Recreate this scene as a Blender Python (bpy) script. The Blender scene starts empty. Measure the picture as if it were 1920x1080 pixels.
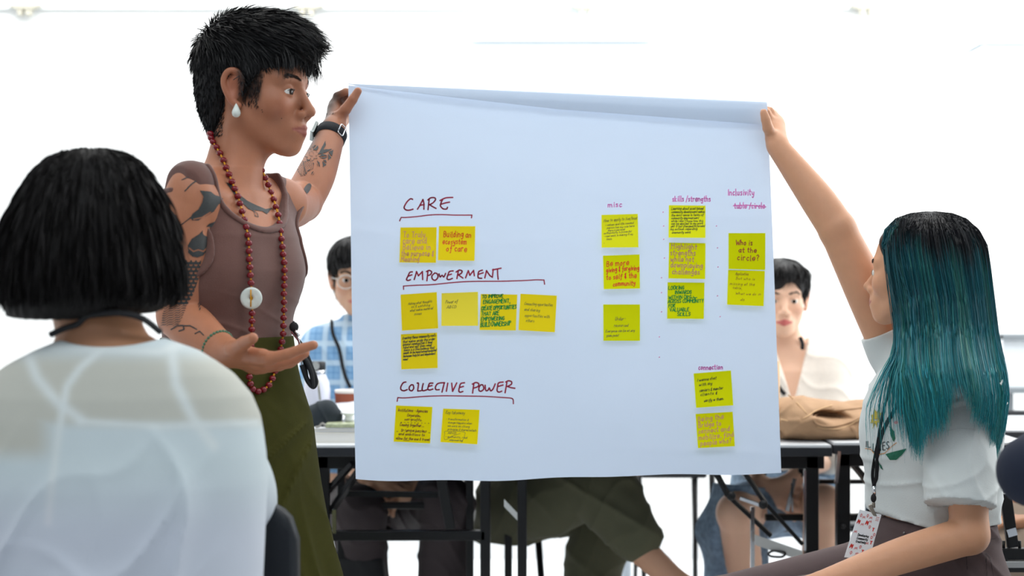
import bpy, math, random
import numpy as np
from mathutils import Vector, Matrix
random.seed(7); RNG = np.random.default_rng(7)
SC = bpy.context.scene; COL = SC.collection
f32 = np.float32
FPX = 2667.0; CAMZ = 1.15
# ------------------------------------------------------------ camera, light, exposure
cam = bpy.data.cameras.new('camera'); camo = bpy.data.objects.new('camera', cam); COL.objects.link(camo)
camo.location = (0, 0, CAMZ); camo.rotation_euler = (math.pi/2, 0, 0)
cam.sensor_width = 36; cam.lens = 50.0; cam.clip_end = 60
cam.dof.use_dof = True; cam.dof.focus_distance = 2.72; cam.dof.aperture_fstop = 3.2
SC.camera = camo
world = bpy.data.worlds.new('world'); SC.world = world; world.use_nodes = True
world.node_tree.nodes['Background'].inputs[0].default_value = (0.80, 0.90, 1.0, 1)
world.node_tree.nodes['Background'].inputs[1].default_value = 0.43
def area(name, loc, rot, sx, sy, power, color=(1, 1, 1)):
    l = bpy.data.lights.new(name, 'AREA'); l.shape = 'RECTANGLE'; l.size = sx; l.size_y = sy; l.energy = power; l.color = color
    o = bpy.data.objects.new(name, l); COL.objects.link(o); o.location = loc; o.rotation_euler = rot; return o
area('added_wall_wash', (0.9, 5.0, 3.02), (math.radians(18), 0, 0), 7.0, 0.7, 125, (1.0, 1.0, 1.0))  # unseen lamp added under the ceiling to blow the back wall out to white
area('ceiling_light_middle', (0.3, 3.3, 3.05), (0, 0, 0), 4.0, 0.7, 32, (1.0, 0.97, 0.93))
area('ceiling_light_front', (-0.1, 1.0, 3.05), (0, 0, 0), 3.4, 0.9, 36, (0.92, 0.97, 1.0))
area('side_light_right', (3.3, 4.2, 1.9), (math.radians(90), 0, math.radians(90)), 2.6, 1.8, 48, (0.95, 0.98, 1.0))  # large area light on the right facing left; no window is built there
SC.view_settings.view_transform = 'Standard'; SC.view_settings.look = 'None'
SC.view_settings.exposure = 0.0; SC.view_settings.gamma = 1.0; SC.view_settings.use_curve_mapping = False
SC.cycles.max_bounces = 6

def P(px, py, Y): return np.array([(px-960)*Y/FPX, Y, CAMZ-(py-540)*Y/FPX])
def unit(v): v = np.asarray(v, float); return v/np.linalg.norm(v)
def lin(c): return tuple(((x/255)/12.92 if x/255 <= .04045 else ((x/255+.055)/1.055)**2.4) for x in c)
# ------------------------------------------------------------ materials
MATS = {}
def mat(name, rgb=(200, 200, 200), rough=.6, metal=0, noise=0, nscale=30, bump=0, bscale=120, spec=.5, sss=0, attr=None, sheen=0, alpha=1, trans=0, aniso=0, stretch=None, transl=0, ior=1.45):
    if name in MATS: return MATS[name]
    m = bpy.data.materials.new(name); m.use_nodes = True; nt = m.node_tree; b = nt.nodes['Principled BSDF']
    c = lin(rgb)+(1,); b.inputs['Base Color'].default_value = c
    b.inputs['Roughness'].default_value = rough; b.inputs['Metallic'].default_value = metal
    b.inputs['Specular IOR Level'].default_value = spec; b.inputs['IOR'].default_value = ior
    if trans: b.inputs['Transmission Weight'].default_value = trans
    if sheen: b.inputs['Sheen Weight'].default_value = sheen
    if sss: b.inputs['Subsurface Weight'].default_value = sss; b.inputs['Subsurface Radius'].default_value = (1, .35, .2); b.inputs['Subsurface Scale'].default_value = .008
    if alpha < 1: b.inputs['Alpha'].default_value = alpha
    src = None
    if attr:
        a = nt.nodes.new('ShaderNodeAttribute'); a.attribute_name = attr; src = a.outputs['Color']
    tc = nt.nodes.new('ShaderNodeTexCoord'); vec = tc.outputs['Object']
    if stretch:
        mp = nt.nodes.new('ShaderNodeMapping'); mp.inputs['Scale'].default_value = stretch; nt.links.new(vec, mp.inputs[0]); vec = mp.outputs[0]
    if noise:
        n = nt.nodes.new('ShaderNodeTexNoise'); n.inputs['Scale'].default_value = nscale; n.inputs['Detail'].default_value = 4
        nt.links.new(vec, n.inputs['Vector'])
        r = nt.nodes.new('ShaderNodeMapRange'); r.inputs['From Min'].default_value = .25; r.inputs['From Max'].default_value = .75
        r.inputs['To Min'].default_value = 1-noise; r.inputs['To Max'].default_value = 1+noise
        nt.links.new(n.outputs['Fac'], r.inputs['Value'])
        mx = nt.nodes.new('ShaderNodeVectorMath'); mx.operation = 'SCALE'
        if src: nt.links.new(src, mx.inputs[0])
        else: mx.inputs[0].default_value = c[:3]
        nt.links.new(r.outputs[0], mx.inputs['Scale']); src = mx.outputs[0]
    if src: nt.links.new(src, b.inputs['Base Color'])
    if bump:
        n = nt.nodes.new('ShaderNodeTexNoise'); n.inputs['Scale'].default_value = bscale; n.inputs['Detail'].default_value = 5
        nt.links.new(vec, n.inputs['Vector'])
        bp = nt.nodes.new('ShaderNodeBump'); bp.inputs['Strength'].default_value = bump; bp.inputs['Distance'].default_value = .002
        nt.links.new(n.outputs['Fac'], bp.inputs['Height']); nt.links.new(bp.outputs[0], b.inputs['Normal'])
    if transl:
        t = nt.nodes.new('ShaderNodeBsdfTranslucent'); t.inputs[0].default_value = c
        if src: nt.links.new(src, t.inputs[0])
        mxs = nt.nodes.new('ShaderNodeMixShader'); mxs.inputs[0].default_value = transl
        nt.links.new(b.outputs[0], mxs.inputs[1]); nt.links.new(t.outputs[0], mxs.inputs[2])
        nt.links.new(mxs.outputs[0], nt.nodes['Material Output'].inputs[0])
    MATS[name] = m; return m
# ------------------------------------------------------------ objects
def tag(o, label=None, cat=None, group=None, kind=None):
    if label: o['label'] = label
    if cat: o['category'] = cat
    if group: o['group'] = group
    if kind: o['kind'] = kind
    return o
def mk(name, V, F, m, parent=None, smooth=True, cols=None, loc=None):
    """one mesh object from numpy arrays (F: (n,3) or (n,4), or a list of both)"""
    V = np.asarray(V, f32); Fs = F if isinstance(F, list) else [F]
    Fs = [np.asarray(f, np.int32) for f in Fs if len(f)]
    me = bpy.data.meshes.new(name)
    o_ = np.array(loc if loc is not None else (0, 0, 0), f32)
    me.vertices.add(len(V)); me.vertices.foreach_set('co', (V-o_).ravel())
    nl = sum(f.size for f in Fs); npoly = sum(len(f) for f in Fs)
    me.loops.add(nl); me.polygons.add(npoly)
    me.loops.foreach_set('vertex_index', np.concatenate([f.ravel() for f in Fs]))
    tot = np.concatenate([np.full(len(f), f.shape[1], np.int32) for f in Fs]); st = np.concatenate([[0], np.cumsum(tot)[:-1]]).astype(np.int32)
    me.polygons.foreach_set('loop_start', st)
    me.polygons.foreach_set('use_smooth', np.full(npoly, smooth))
    me.update(calc_edges=True)
    if cols is not None:
        a = me.color_attributes.new('tint', 'FLOAT_COLOR', 'POINT')
        c4 = np.ones((len(V), 4), f32); c4[:, :3] = cols; a.data.foreach_set('color', c4.ravel())
    me.materials.append(m)
    o = bpy.data.objects.new(name, me); COL.objects.link(o); o.location = tuple(float(x) for x in o_)
    if parent is not None: setpar(o, parent)
    return o
def setpar(o, p):
    o.parent = p; o.matrix_parent_inverse = Matrix.Translation(-Vector(wloc(p)))
def wloc(p):
    v = Vector(p.location)
    while p.parent is not None:
        # parent inverse cancels the parent translation, so location stays a world position
        p = p.parent; break
    return v
def empty(name, loc, label, cat, group=None):
    o = bpy.data.objects.new(name, None); COL.objects.link(o); o.location = tuple(float(x) for x in loc); o.empty_display_size = .05
    return tag(o, label, cat, group)
class G:
    """accumulates small primitives into one mesh"""
    def __init__(s): s.V = []; s.Q = []; s.T = []; s.n = 0
    def _a(s, V, Q=(), T=()):
        s.V.append(np.asarray(V, float)); 
        if len(Q): s.Q.append(np.asarray(Q)+s.n)
        if len(T): s.T.append(np.asarray(T)+s.n)
        s.n += len(V); return s
    def box(s, c, d, R=None):
        c = np.asarray(c, float); d = np.asarray(d, float)/2
        v = np.array([[x, y, z] for x in (-1, 1) for y in (-1, 1) for z in (-1, 1)])*d
        if R is not None: v = v@np.asarray(R).T
        return s._a(v+c, [[0, 1, 3, 2], [4, 6, 7, 5], [0, 4, 5, 1], [2, 3, 7, 6], [0, 2, 6, 4], [1, 5, 7, 3]])
    def bar(s, a, b, w, t, up=(0, 0, 1)):
        """rectangular bar a->b; w across, t along the second side"""
        a = np.asarray(a, float); b = np.asarray(b, float); x = unit(b-a); u = np.asarray(up, float)
        if abs(x@u) > .95: u = np.array([0, 1, 0.])
        y = unit(np.cross(u, x)); z = np.cross(x, y)
        return s.box((a+b)/2, (np.linalg.norm(b-a), w, t), np.stack([x, y, z], 1))
    def tube(s, pts, r, n=8, cap=True, flat=1.0, nrm=None):
        pts = np.asarray(pts, float); m = len(pts); r = np.broadcast_to(np.asarray(r, float), (m,))
        t = np.gradient(pts, axis=0); t /= np.linalg.norm(t, axis=1, keepdims=True)+1e-12
        u = np.array([0, 0, 1.]) if abs(t[0, 2]) < .9 else np.array([1., 0, 0])
        if nrm is not None: u = np.asarray(nrm, float)
        V = []; a = np.linspace(0, 2*np.pi, n, endpoint=False)
        for i in range(m):
            x = unit(np.cross(u, t[i])) ; y = np.cross(t[i], x); 
            if nrm is None: u = y
            V.append(pts[i]+r[i]*(np.outer(np.cos(a), x)+flat*np.outer(np.sin(a), y)))
        V = np.concatenate(V); Q = []
        for i in range(m-1):
            for j in range(n):
                k = (j+1) % n; Q.append([i*n+j, i*n+k, (i+1)*n+k, (i+1)*n+j])
        T = []
        if cap:
            V = np.concatenate([V, pts[:1], pts[-1:]]); c0 = m*n; c1 = c0+1
            for j in range(n):
                k = (j+1) % n; T += [[c0, k, j], [c1, (m-1)*n+j, (m-1)*n+k]]
        return s._a(V, Q, T)
    def lathe(s, prof, c=(0, 0, 0), n=24, R=None):
        prof = np.asarray(prof, float); a = np.linspace(0, 2*np.pi, n, endpoint=False); m = len(prof)
        V = np.array([[r*math.cos(t), r*math.sin(t), z] for r, z in prof for t in a])
        if R is not None: V = V@np.asarray(R).T
        Q = [[i*n+j, i*n+(j+1) % n, (i+1)*n+(j+1) % n, (i+1)*n+j] for i in range(m-1) for j in range(n)]
        return s._a(V+np.asarray(c, float), Q)
    def ball(s, c, r, n=10, R=None):
        r = np.broadcast_to(np.asarray(r, float), (3,)); t = np.linspace(0, np.pi, n//2+2)
        V = np.array([[math.sin(a)*math.cos(b), math.sin(a)*math.sin(b), math.cos(a)] for a in t for b in np.linspace(0, 2*np.pi, n, endpoint=False)])*r
        if R is not None: V = V@np.asarray(R).T
        m = len(t); Q = [[i*n+j, (i+1)*n+j, (i+1)*n+(j+1) % n, i*n+(j+1) % n] for i in range(m-1) for j in range(n)]
        return s._a(V+np.asarray(c, float), Q)
    def grid(s, A):
        a, b = A.shape[:2]; i = np.arange(a*b).reshape(a, b)
        Q = np.stack([i[:-1, :-1], i[:-1, 1:], i[1:, 1:], i[1:, :-1]], -1).reshape(-1, 4)
        return s._a(A.reshape(-1, 3), Q)
    def prism(s, poly, w):
        """polygon (n,3) extruded by vector w"""
        p = np.asarray(poly, float); n = len(p); w = np.asarray(w, float)
        V = np.concatenate([p, p+w, [p.mean(0)], [p.mean(0)+w]]); Q = [[i, (i+1) % n, n+(i+1) % n, n+i] for i in range(n)]
        T = [[2*n, (i+1) % n, i] for i in range(n)]+[[2*n+1, n+i, n+(i+1) % n] for i in range(n)]
        return s._a(V, Q, T)
    def obj(s, name, m, parent=None, smooth=False, bevel=0, cols=None, loc=None, sub=0, solid=0):
        V = np.concatenate(s.V); F = []
        if s.Q: F.append(np.concatenate(s.Q))
        if s.T: F.append(np.concatenate(s.T))
        o = mk(name, V, F, m, parent, smooth, cols, loc)
        if solid: md = o.modifiers.new('s', 'SOLIDIFY'); md.thickness = solid; md.offset = 0
        if bevel: md = o.modifiers.new('b', 'BEVEL'); md.width = bevel; md.segments = 2; md.limit_method = 'ANGLE'
        if sub: md = o.modifiers.new('u', 'SUBSURF'); md.levels = sub; md.render_levels = sub
        return o
def catmull(pts, n=8, closed=False):
    p = np.asarray(pts, float); out = []; m = len(p)
    for i in range(m if closed else m-1):
        if closed: a, b, c, d = p[(i-1) % m], p[i], p[(i+1) % m], p[(i+2) % m]
        else: a, b, c, d = p[max(i-1, 0)], p[i], p[i+1], p[min(i+2, m-1)]
        for t in np.arange(n)/n:
            out.append(.5*((2*b)+(-a+c)*t+(2*a-5*b+4*c-d)*t*t+(-a+3*b-3*c+d)*t**3))
    if not closed: out.append(p[-1])
    return np.array(out)
# ------------------------------------------------------------ implicit surfaces
class Fr:
    def __init__(s, o, fwd, up=(0, 0, 1), sc=1.0):
        x = unit(fwd); y = unit(np.cross(up, x)); z = np.cross(x, y); s.o = np.asarray(o, float); s.R = np.stack([x, y, z], 1); s.s = sc
    def w(s, p): return s.o+s.s*(s.R@np.asarray(p, float))
    def loc(s, W): return ((np.asarray(W)-s.o)@s.R)/s.s
def frame(o, x, zhint, sc=1.0): return Fr(o, x, zhint, sc)
class S:
    def __init__(s): s.ops = []
    def _add(s, fn, lo, hi, k, sg=1): s.ops.append((fn, np.asarray(lo, float), np.asarray(hi, float), k, sg)); return s
    def cone(s, a, b, ra, rb=None, k=.01, sg=1):
        a = np.asarray(a, float); b = np.asarray(b, float); rb = ra if rb is None else rb
        ba = b-a; L = float(ba@ba)+1e-12; r = max(ra, rb)
        def fn(X, Y, Z):
            h = ((X-a[0])*ba[0]+(Y-a[1])*ba[1]+(Z-a[2])*ba[2])/L; h = np.clip(h, 0, 1).astype(f32)
            dx = X-a[0]-h*ba[0]; dy = Y-a[1]-h*ba[1]; dz = Z-a[2]-h*ba[2]
            return np.sqrt(dx*dx+dy*dy+dz*dz)-(ra+(rb-ra)*h)
        return s._add(fn, np.minimum(a, b)-r, np.maximum(a, b)+r, k, sg)
    def chain(s, pts, rs, k=.01, kk=None, n=1):
        pts = np.asarray(pts, float); rs = np.broadcast_to(np.asarray(rs, float), (len(pts),))
        if n > 1: n *= 4; q = catmull(np.c_[pts, rs], n); pts, rs = q[:, :3], q[:, 3]
        for i in range(len(pts)-1): s.cone(pts[i], pts[i+1], float(rs[i]), float(rs[i+1]), k if i == 0 else .0025)
        return s
    def ell(s, c, r, fr=None, k=.01, sg=1, R=None):
        fr = fr or Fr((0, 0, 0), (1, 0, 0)); M = fr.R if R is None else fr.R@np.asarray(R); cw = fr.w(c); r = np.asarray(r, float)*fr.s
        e = np.sqrt((M**2)@(r**2)); M = M.astype(f32)
        def fn(X, Y, Z):
            X = X-cw[0]; Y = Y-cw[1]; Z = Z-cw[2]; k0 = 0; k1 = 0
            for i in range(3):
                q = (X*M[0, i]+Y*M[1, i]+Z*M[2, i])/f32(r[i]); q2 = q*q; k0 = k0+q2; k1 = k1+q2/f32(r[i]**2)
            k0 = np.sqrt(k0); return k0*(k0-1)/(np.sqrt(k1)+f32(1e-6))
        return s._add(fn, cw-e, cw+e, k, sg)
    def loft(s, fr, tab, k=.02, sg=1, p=2.3, fold=None):
        """tab rows: (h, cx, cy, a, b) along the frame's z axis, local x (a) and y (b) half sizes"""
        T = np.array(sorted(tab), float); R = fr.R.astype(f32); m = max(T[:, 3].max(), T[:, 4].max())*1.1
        P8 = np.array([fr.w((x, y, z)) for x in (T[:, 1].min()-m, T[:, 1].max()+m) for y in (T[:, 2].min()-m, T[:, 2].max()+m) for z in (T[0, 0], T[-1, 0])])
        def fn(X, Y, Z):
            X = X-fr.o[0]; Y = Y-fr.o[1]; Z = Z-fr.o[2]
            lx, ly, lz = [((X*R[0, i]+Y*R[1, i]+Z*R[2, i])/f32(fr.s)).astype(f32) for i in range(3)]
            cx, cy, a, b = [np.interp(lz, T[:, 0], T[:, j]).astype(f32) for j in range(1, 5)]
            ux = np.abs(lx-cx)/a; uy = np.abs(ly-cy)/b
            q = (ux**p+uy**p+f32(1e-9))**(1/p); d = (q-1)*np.minimum(a, b)
            if fold is not None: d = d+fold(lx-cx, ly-cy, lz)
            dz = np.maximum(T[0, 0]-lz, lz-T[-1, 0])
            return (np.maximum(d, dz)*fr.s).astype(f32)
        return s._add(fn, P8.min(0), P8.max(0), k, sg)
    def copy(s): n = S(); n.ops = list(s.ops); return n
class Vol:
    def __init__(s, S_, h, inflate=0, post=None, lo=None, hi=None, fold=None):
        ops = S_.ops; pos = [o for o in ops if o[4] > 0]; m = inflate+.012
        L = np.min([o[1] for o in pos], 0)-m if lo is None else np.asarray(lo, float)
        H = np.max([o[2] for o in pos], 0)+m if hi is None else np.asarray(hi, float)
        s.lo = L; s.h = h; s.n = np.ceil((H-L)/h).astype(int)+1
        s.ax = [(L[i]+h*np.arange(s.n[i])).astype(f32) for i in range(3)]
        s.F = np.full(tuple(s.n), .5, f32)
        for fn, lo_, hi_, k, sg in ops:
            mg = max(k, inflate+.006)+h*2; i0 = np.clip(((lo_-mg-L)/h).astype(int), 0, s.n-1); i1 = np.clip(((hi_+mg-L)/h).astype(int)+2, 1, s.n)
            if (i1 <= i0).any(): continue
            sl = tuple(slice(int(a), int(b)) for a, b in zip(i0, i1))
            d = fn(s.ax[0][sl[0], None, None], s.ax[1][None, sl[1], None], s.ax[2][None, None, sl[2]]).astype(f32)
            A = s.F[sl]
            if sg > 0: hh = np.maximum(k-np.abs(A-d), 0)/k; s.F[sl] = np.minimum(A, d)-hh*hh*f32(k*.25)
            else: d = -d; hh = np.maximum(k-np.abs(A-d), 0)/k; s.F[sl] = np.maximum(A, d)+hh*hh*f32(k*.25)
        if fold is not None or post is not None:
            X = s.ax[0][:, None, None]; Y = s.ax[1][None, :, None]; Z = s.ax[2][None, None, :]
            if fold is not None: s.F += fold(X, Y, Z).astype(f32)
        if inflate: s.F -= f32(inflate)
        if post is not None: s.F = np.maximum(s.F, post(X, Y, Z).astype(f32))
    def mesh(s):
        F = s.F.copy(); 
        for ax in range(3):
            sl = [slice(None)]*3
            for e in (0, -1): sl[ax] = e; F[tuple(sl)] = np.maximum(F[tuple(sl)], .001)
        I = F < 0; c = np.zeros(tuple(np.array(F.shape)-1), np.uint8)
        sh = [(a, b, d) for a in (0, 1) for b in (0, 1) for d in (0, 1)]
        n0, n1, n2 = F.shape
        for a, b, d in sh: c += I[a:n0-1+a, b:n1-1+b, d:n2-1+d]
        act = np.argwhere((c > 0) & (c < 8)); N = len(act)
        ids = np.full(c.shape, -1, np.int32); ids[act[:, 0], act[:, 1], act[:, 2]] = np.arange(N)
        cv = np.stack([F[act[:, 0]+a, act[:, 1]+b, act[:, 2]+d] for a, b, d in sh], 1)
        acc = np.zeros((N, 3)); cnt = np.zeros(N)
        for i in range(8):
            for j in range(i+1, 8):
                df = np.array(sh[j])-np.array(sh[i])
                if np.abs(df).sum() != 1: continue
                fa, fb = cv[:, i], cv[:, j]; mk_ = (fa < 0) != (fb < 0)
                t = np.where(mk_, fa/(fa-fb+1e-12*(fa == fb)), 0)
                acc += mk_[:, None]*(np.array(sh[i])+t[:, None]*df); cnt += mk_
        V = s.lo+(act+acc/cnt[:, None])*s.h; Q = []
        for ax in range(3):
            a0 = [slice(None)]*3; a1 = [slice(None)]*3; a0[ax] = slice(0, -1); a1[ax] = slice(1, None)
            A = I[tuple(a0)]; B = I[tuple(a1)]; e = np.argwhere(A != B)
            u, v = [(1, 2), (2, 0), (0, 1)][ax]
            ok = (e[:, u] > 0) & (e[:, v] > 0) & (e[:, u] < c.shape[u]) & (e[:, v] < c.shape[v]); e = e[ok]
            q = []
            for du, dv in ((-1, -1), (0, -1), (0, 0), (-1, 0)):
                w = e.copy(); w[:, u] += du; w[:, v] += dv; q.append(ids[w[:, 0], w[:, 1], w[:, 2]])
            q = np.stack(q, 1); fl = ~A[e[:, 0], e[:, 1], e[:, 2]]; q[fl] = q[fl][:, ::-1]; Q.append(q)
        return V, np.concatenate(Q)
    def at(s, W):
        g = (np.asarray(W)-s.lo)/s.h; g = np.clip(g, 0, s.n-1.001); i = g.astype(int); t = g-i; r = 0
        for a in (0, 1):
            for b in (0, 1):
                for d in (0, 1):
                    w = (t[..., 0] if a else 1-t[..., 0])*(t[..., 1] if b else 1-t[..., 1])*(t[..., 2] if d else 1-t[..., 2])
                    r = r+w*s.F[i[..., 0]+a, i[..., 1]+b, i[..., 2]+d]
        return r
    def normal(s, W):
        e = s.h*.7; g = np.stack([s.at(W+e*np.eye(3)[i])-s.at(W-e*np.eye(3)[i]) for i in range(3)], -1)
        return g/(np.linalg.norm(g, axis=-1, keepdims=True)+1e-9)
    def hit(s, px, py, y0=None, y1=None):
        """first surface point along the line of sight towards (px,py); nan when missed"""
        px = np.asarray(px, float); py = np.asarray(py, float); y0 = y0 or s.lo[1]+s.h; y1 = y1 or s.lo[1]+s.h*(s.n[1]-2)
        res = np.full(px.shape, np.nan); prev = None; st = s.h*.8; Y = y0
        while Y < y1:
            W = np.stack([(px-960)*Y/FPX, np.full(px.shape, Y), CAMZ-(py-540)*Y/FPX], -1)
            ins = np.all((W > s.lo) & (W < s.lo+s.h*(s.n-1)), -1); d = np.where(ins, s.at(W), .5)
            if prev is not None:
                m = np.isnan(res) & (prev > 0) & (d <= 0); res[m] = Y-st*(-d[m])/(prev[m]-d[m]+1e-9)
            prev = d; Y += st
        return res
def P3(px, py, Y): px = np.asarray(px, float); return np.stack([(px-960)*Y/FPX, Y+0*px, CAMZ-(np.asarray(py)-540)*Y/FPX], -1)
def inpoly(x, y, poly):
    p = np.asarray(poly, float); r = np.zeros(np.shape(x), bool); j = len(p)-1
    for i in range(len(p)):
        c = ((p[i, 1] > y) != (p[j, 1] > y)); with_ = (p[j, 0]-p[i, 0])*(y-p[i, 1])/((p[j, 1]-p[i, 1]) or 1e-9)+p[i, 0]
        r ^= c & (x < with_); j = i
    return r
def dline(x, y, pts):
    pts = np.asarray(pts, float); d = np.full(np.shape(x), 1e9)
    for a, b in zip(pts[:-1], pts[1:]):
        ba = b-a; h = np.clip(((x-a[0])*ba[0]+(y-a[1])*ba[1])/(ba@ba+1e-9), 0, 1)
        d = np.minimum(d, np.hypot(x-a[0]-h*ba[0], y-a[1]-h*ba[1]))
    return d
def decal(name, vol, mask, box, m, parent, step=.7, off=.0009, y0=None, y1=None):
    """flat ink laid on the surface: small quads where mask(px,py) holds"""
    x0, y0_, x1, y1_ = box; gx = np.arange(x0, x1, step); gy = np.arange(y0_, y1_, step); X, Y = np.meshgrid(gx, gy, indexing='ij')
    M = mask(X, Y); cell = M[:-1, :-1] & M[1:, :-1] & M[:-1, 1:] & M[1:, 1:]
    use = np.zeros(M.shape, bool)
    for a in (0, 1):
        for b in (0, 1): use[a:use.shape[0]-1+a, b:use.shape[1]-1+b] |= cell
    idx = np.argwhere(use)
    if not len(idx): return None
    D = vol.hit(X[use], Y[use], y0, y1); W = np.stack([(X[use]-960)*D/FPX, D, CAMZ-(Y[use]-540)*D/FPX], -1)
    ok = ~np.isnan(D); W[~ok] = 0; W = W+vol.normal(W)*off
    ids = np.full(M.shape, -1); ids[use] = np.where(ok, np.arange(len(W)), -1)
    q = np.stack([ids[:-1, :-1], ids[:-1, 1:], ids[1:, 1:], ids[1:, :-1]], -1)[cell]; q = q[(q >= 0).all(1)]
    if not len(q): return None
    e = np.abs(W[q][:, :, 1].max(1)-W[q][:, :, 1].min(1)) < .02; q = q[e]
    u, inv = np.unique(q, return_inverse=True)
    return mk(name, W[u], inv.reshape(-1, 4), m, parent)
def ribbons(name, paths, width, m, parent, cols=None, side=None, taper=True):
    """paths (N,K,3): thin flat locks of hair"""
    N, K, _ = paths.shape; t = np.gradient(paths, axis=1); t /= np.linalg.norm(t, axis=2, keepdims=True)+1e-9
    rv = RNG.normal(size=(N, 1, 3)) if side is None else side+RNG.normal(size=(N, 1, 3))*.35
    sd = np.cross(t, rv+0*t); sd /= np.linalg.norm(sd, axis=2, keepdims=True)+1e-9
    w = np.broadcast_to(np.asarray(width), (N,))[:, None]*np.ones(K)
    if taper: w = w*np.clip(np.linspace(1.0, -.0, K)*2.2, .12, 1)
    A = paths+sd*w[..., None]/2; B = paths-sd*w[..., None]/2; V = np.stack([A, B], 2).reshape(-1, 3)
    i = (np.arange(N)[:, None]*K+np.arange(K-1)[None])*2; Q = np.stack([i, i+1, i+3, i+2], -1).reshape(-1, 4)
    c = None if cols is None else np.repeat(cols.reshape(-1, 3), 2, axis=0)
    return mk(name, V, Q, m, parent, True, c)
def smooth01(x, a, b): t = np.clip((x-a)/(b-a), 0, 1); return t*t*(3-2*t)
# ------------------------------------------------------------ people helpers
def head(S_, fr, sc_neck=None, ears=(1, -1), detail=True):
    E = lambda c, r, k=.01, sg=1, R=None: S_.ell(c, r, fr, k, sg, R)
    C = lambda a, b, ra, rb, k=.01, sg=1: S_.cone(fr.w(a), fr.w(b), ra*fr.s, rb*fr.s, k, sg)
    E((-.012, 0, .045), (.098, .074, .082), .02); E((.024, 0, -.017), (.064, .058, .085), .03)
    for s in (1, -1): C((.0, s*.048, -.045), (.058, s*.018, -.094), .0145, .013, .025)
    E((.070, 0, -.096), (.016, .019, .014), .02)
    for s in (1, -1): E((.052, s*.040, -.022), (.026, .022, .023), .02)
    if detail:
        for s in (1, -1):
            C((.082, s*.012, .023), (.070, s*.044, .022), .009, .008, .015)
            E((.096, s*.031, .003), (.016, .019, .0105), .012, -1)
        C((.084, 0, .010), (.104, 0, -.028), .0062, .0095, .010); E((.106, 0, -.033), (.0105, .0105, .0095), .006)
        for s in (1, -1): E((.094, s*.0125, -.038), (.010, .0072, .0072), .005)
        for s in (1, -1): E((.1005, s*.0065, -.0445), (.0045, .0030, .003), .003, -1)
        E((.074, 0, -.066), (.024, .028, .022), .02)
        for s in (1, -1):
            C((.0968, s*.003, -.0608), (.084, s*.023, -.0652), .0040, .0026, .004); C((.0952, 0, -.0710), (.084, s*.021, -.0672), .0048, .0026, .004)
        for s in (1, -1): C((.105, 0, -.0662), (.087, s*.025, -.0650), .0011, .0010, .003, -1)
        for s in (1, -1):
            E((.073, s*.031, 0), (.0140, .0140, .0128), .003); E((.087, s*.0345, -.0005), (.0145, .0150, .0036), .002, -1)
    else:
        E((.100, 0, -.025), (.018, .012, .014), .012)
    for s in ears:
        a = s*.074
        S_.chain([fr.w(q) for q in ((.006, a, -.002), (.010, a*1.03, .018), (.0, a*1.10, .031), (-.014, a*1.16, .030), (-.022, a*1.17, .014), (-.018, a*1.13, -.006), (-.007, a*1.05, -.024), (.003, a*1.0, -.029))],
                 [r*fr.s for r in (.0035, .004, .0042, .0042, .0042, .0042, .0050, .0055)], .004, .003, n=2)
        E((-.006, a*1.03, .004), (.016, .006, .024), .006); E((-.003, a*1.13, .002), (.008, .0065, .013), .004, -1)
def eyes(fr, parent, iris=(60, 40, 28), sides=(1, -1), look=(0, 0), brow=True, vol=None):
    for s in sides:
        c = np.array((.0735, s*.031, 0)); g = G(); g.ball((0, 0, 0), .0124*fr.s, 18)
        Vv = g.V[0]; o = g.obj('eyeball', mat('eye_white', (226, 222, 216), .25), parent, True); 
        o.data.vertices.foreach_set('co', (Vv+fr.w(c)).astype(f32).ravel()); o.data.update()
        d = unit(fr.R@np.array((1, look[0], look[1]))); up = fr.R[:, 2]; y = unit(np.cross(up, d)); z = np.cross(d, y); R = np.stack([y, z, d], 1)
        g = G(); g.lathe([(0, .01275), (.003, .0126), (.0064, .0112)], (0, 0, 0), 16, R); V0 = g.V[0]*fr.s+fr.w(c)
        g.V = [V0]; o2 = g.obj('iris', mat('iris_dark', iris, .4, spec=.15), o, True)
        g = G(); g.lathe([(0, .01300), (.0024, .0128)], (0, 0, 0), 12, R); g.V = [g.V[0]*fr.s+fr.w(c)]; g.obj('pupil', mat('pupil', (8, 8, 8), .15), o, True)
def facepaint(V, fr, base, lip=(176, 96, 88), lipw=1, dark=.0, blush=.10):
    """skin tint by place on the body: lips, a little redder cheeks and ears"""
    L = fr.loc(V); b = np.array(lin(base)); C = np.tile(b, (len(V), 1))
    x, y, z = L.T; ay = np.abs(y)
    up = -.0560-ay*.30+.0015*np.exp(-((ay-.006)/.004)**2); lo = -.0785+ay*.42
    m = smooth01(x, .080, .086)*(x < .125)*smooth01(up-z, -.0012, .0012)*smooth01(z-lo, -.0012, .0012)*(ay < .026)
    C = C*(1-m[:, None]*lipw)+np.array(lin(lip))*m[:, None]*lipw
    red = np.exp(-(((x-.07)/.03)**2+((ay-.045)/.02)**2+((z+.03)/.02)**2))*blush+np.exp(-((ay-.083)/.010)**2-(x/.03)**2-(z/.035)**2)*.18
    C[:, 1] *= 1-red; C[:, 2] *= 1-red
    return C
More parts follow.
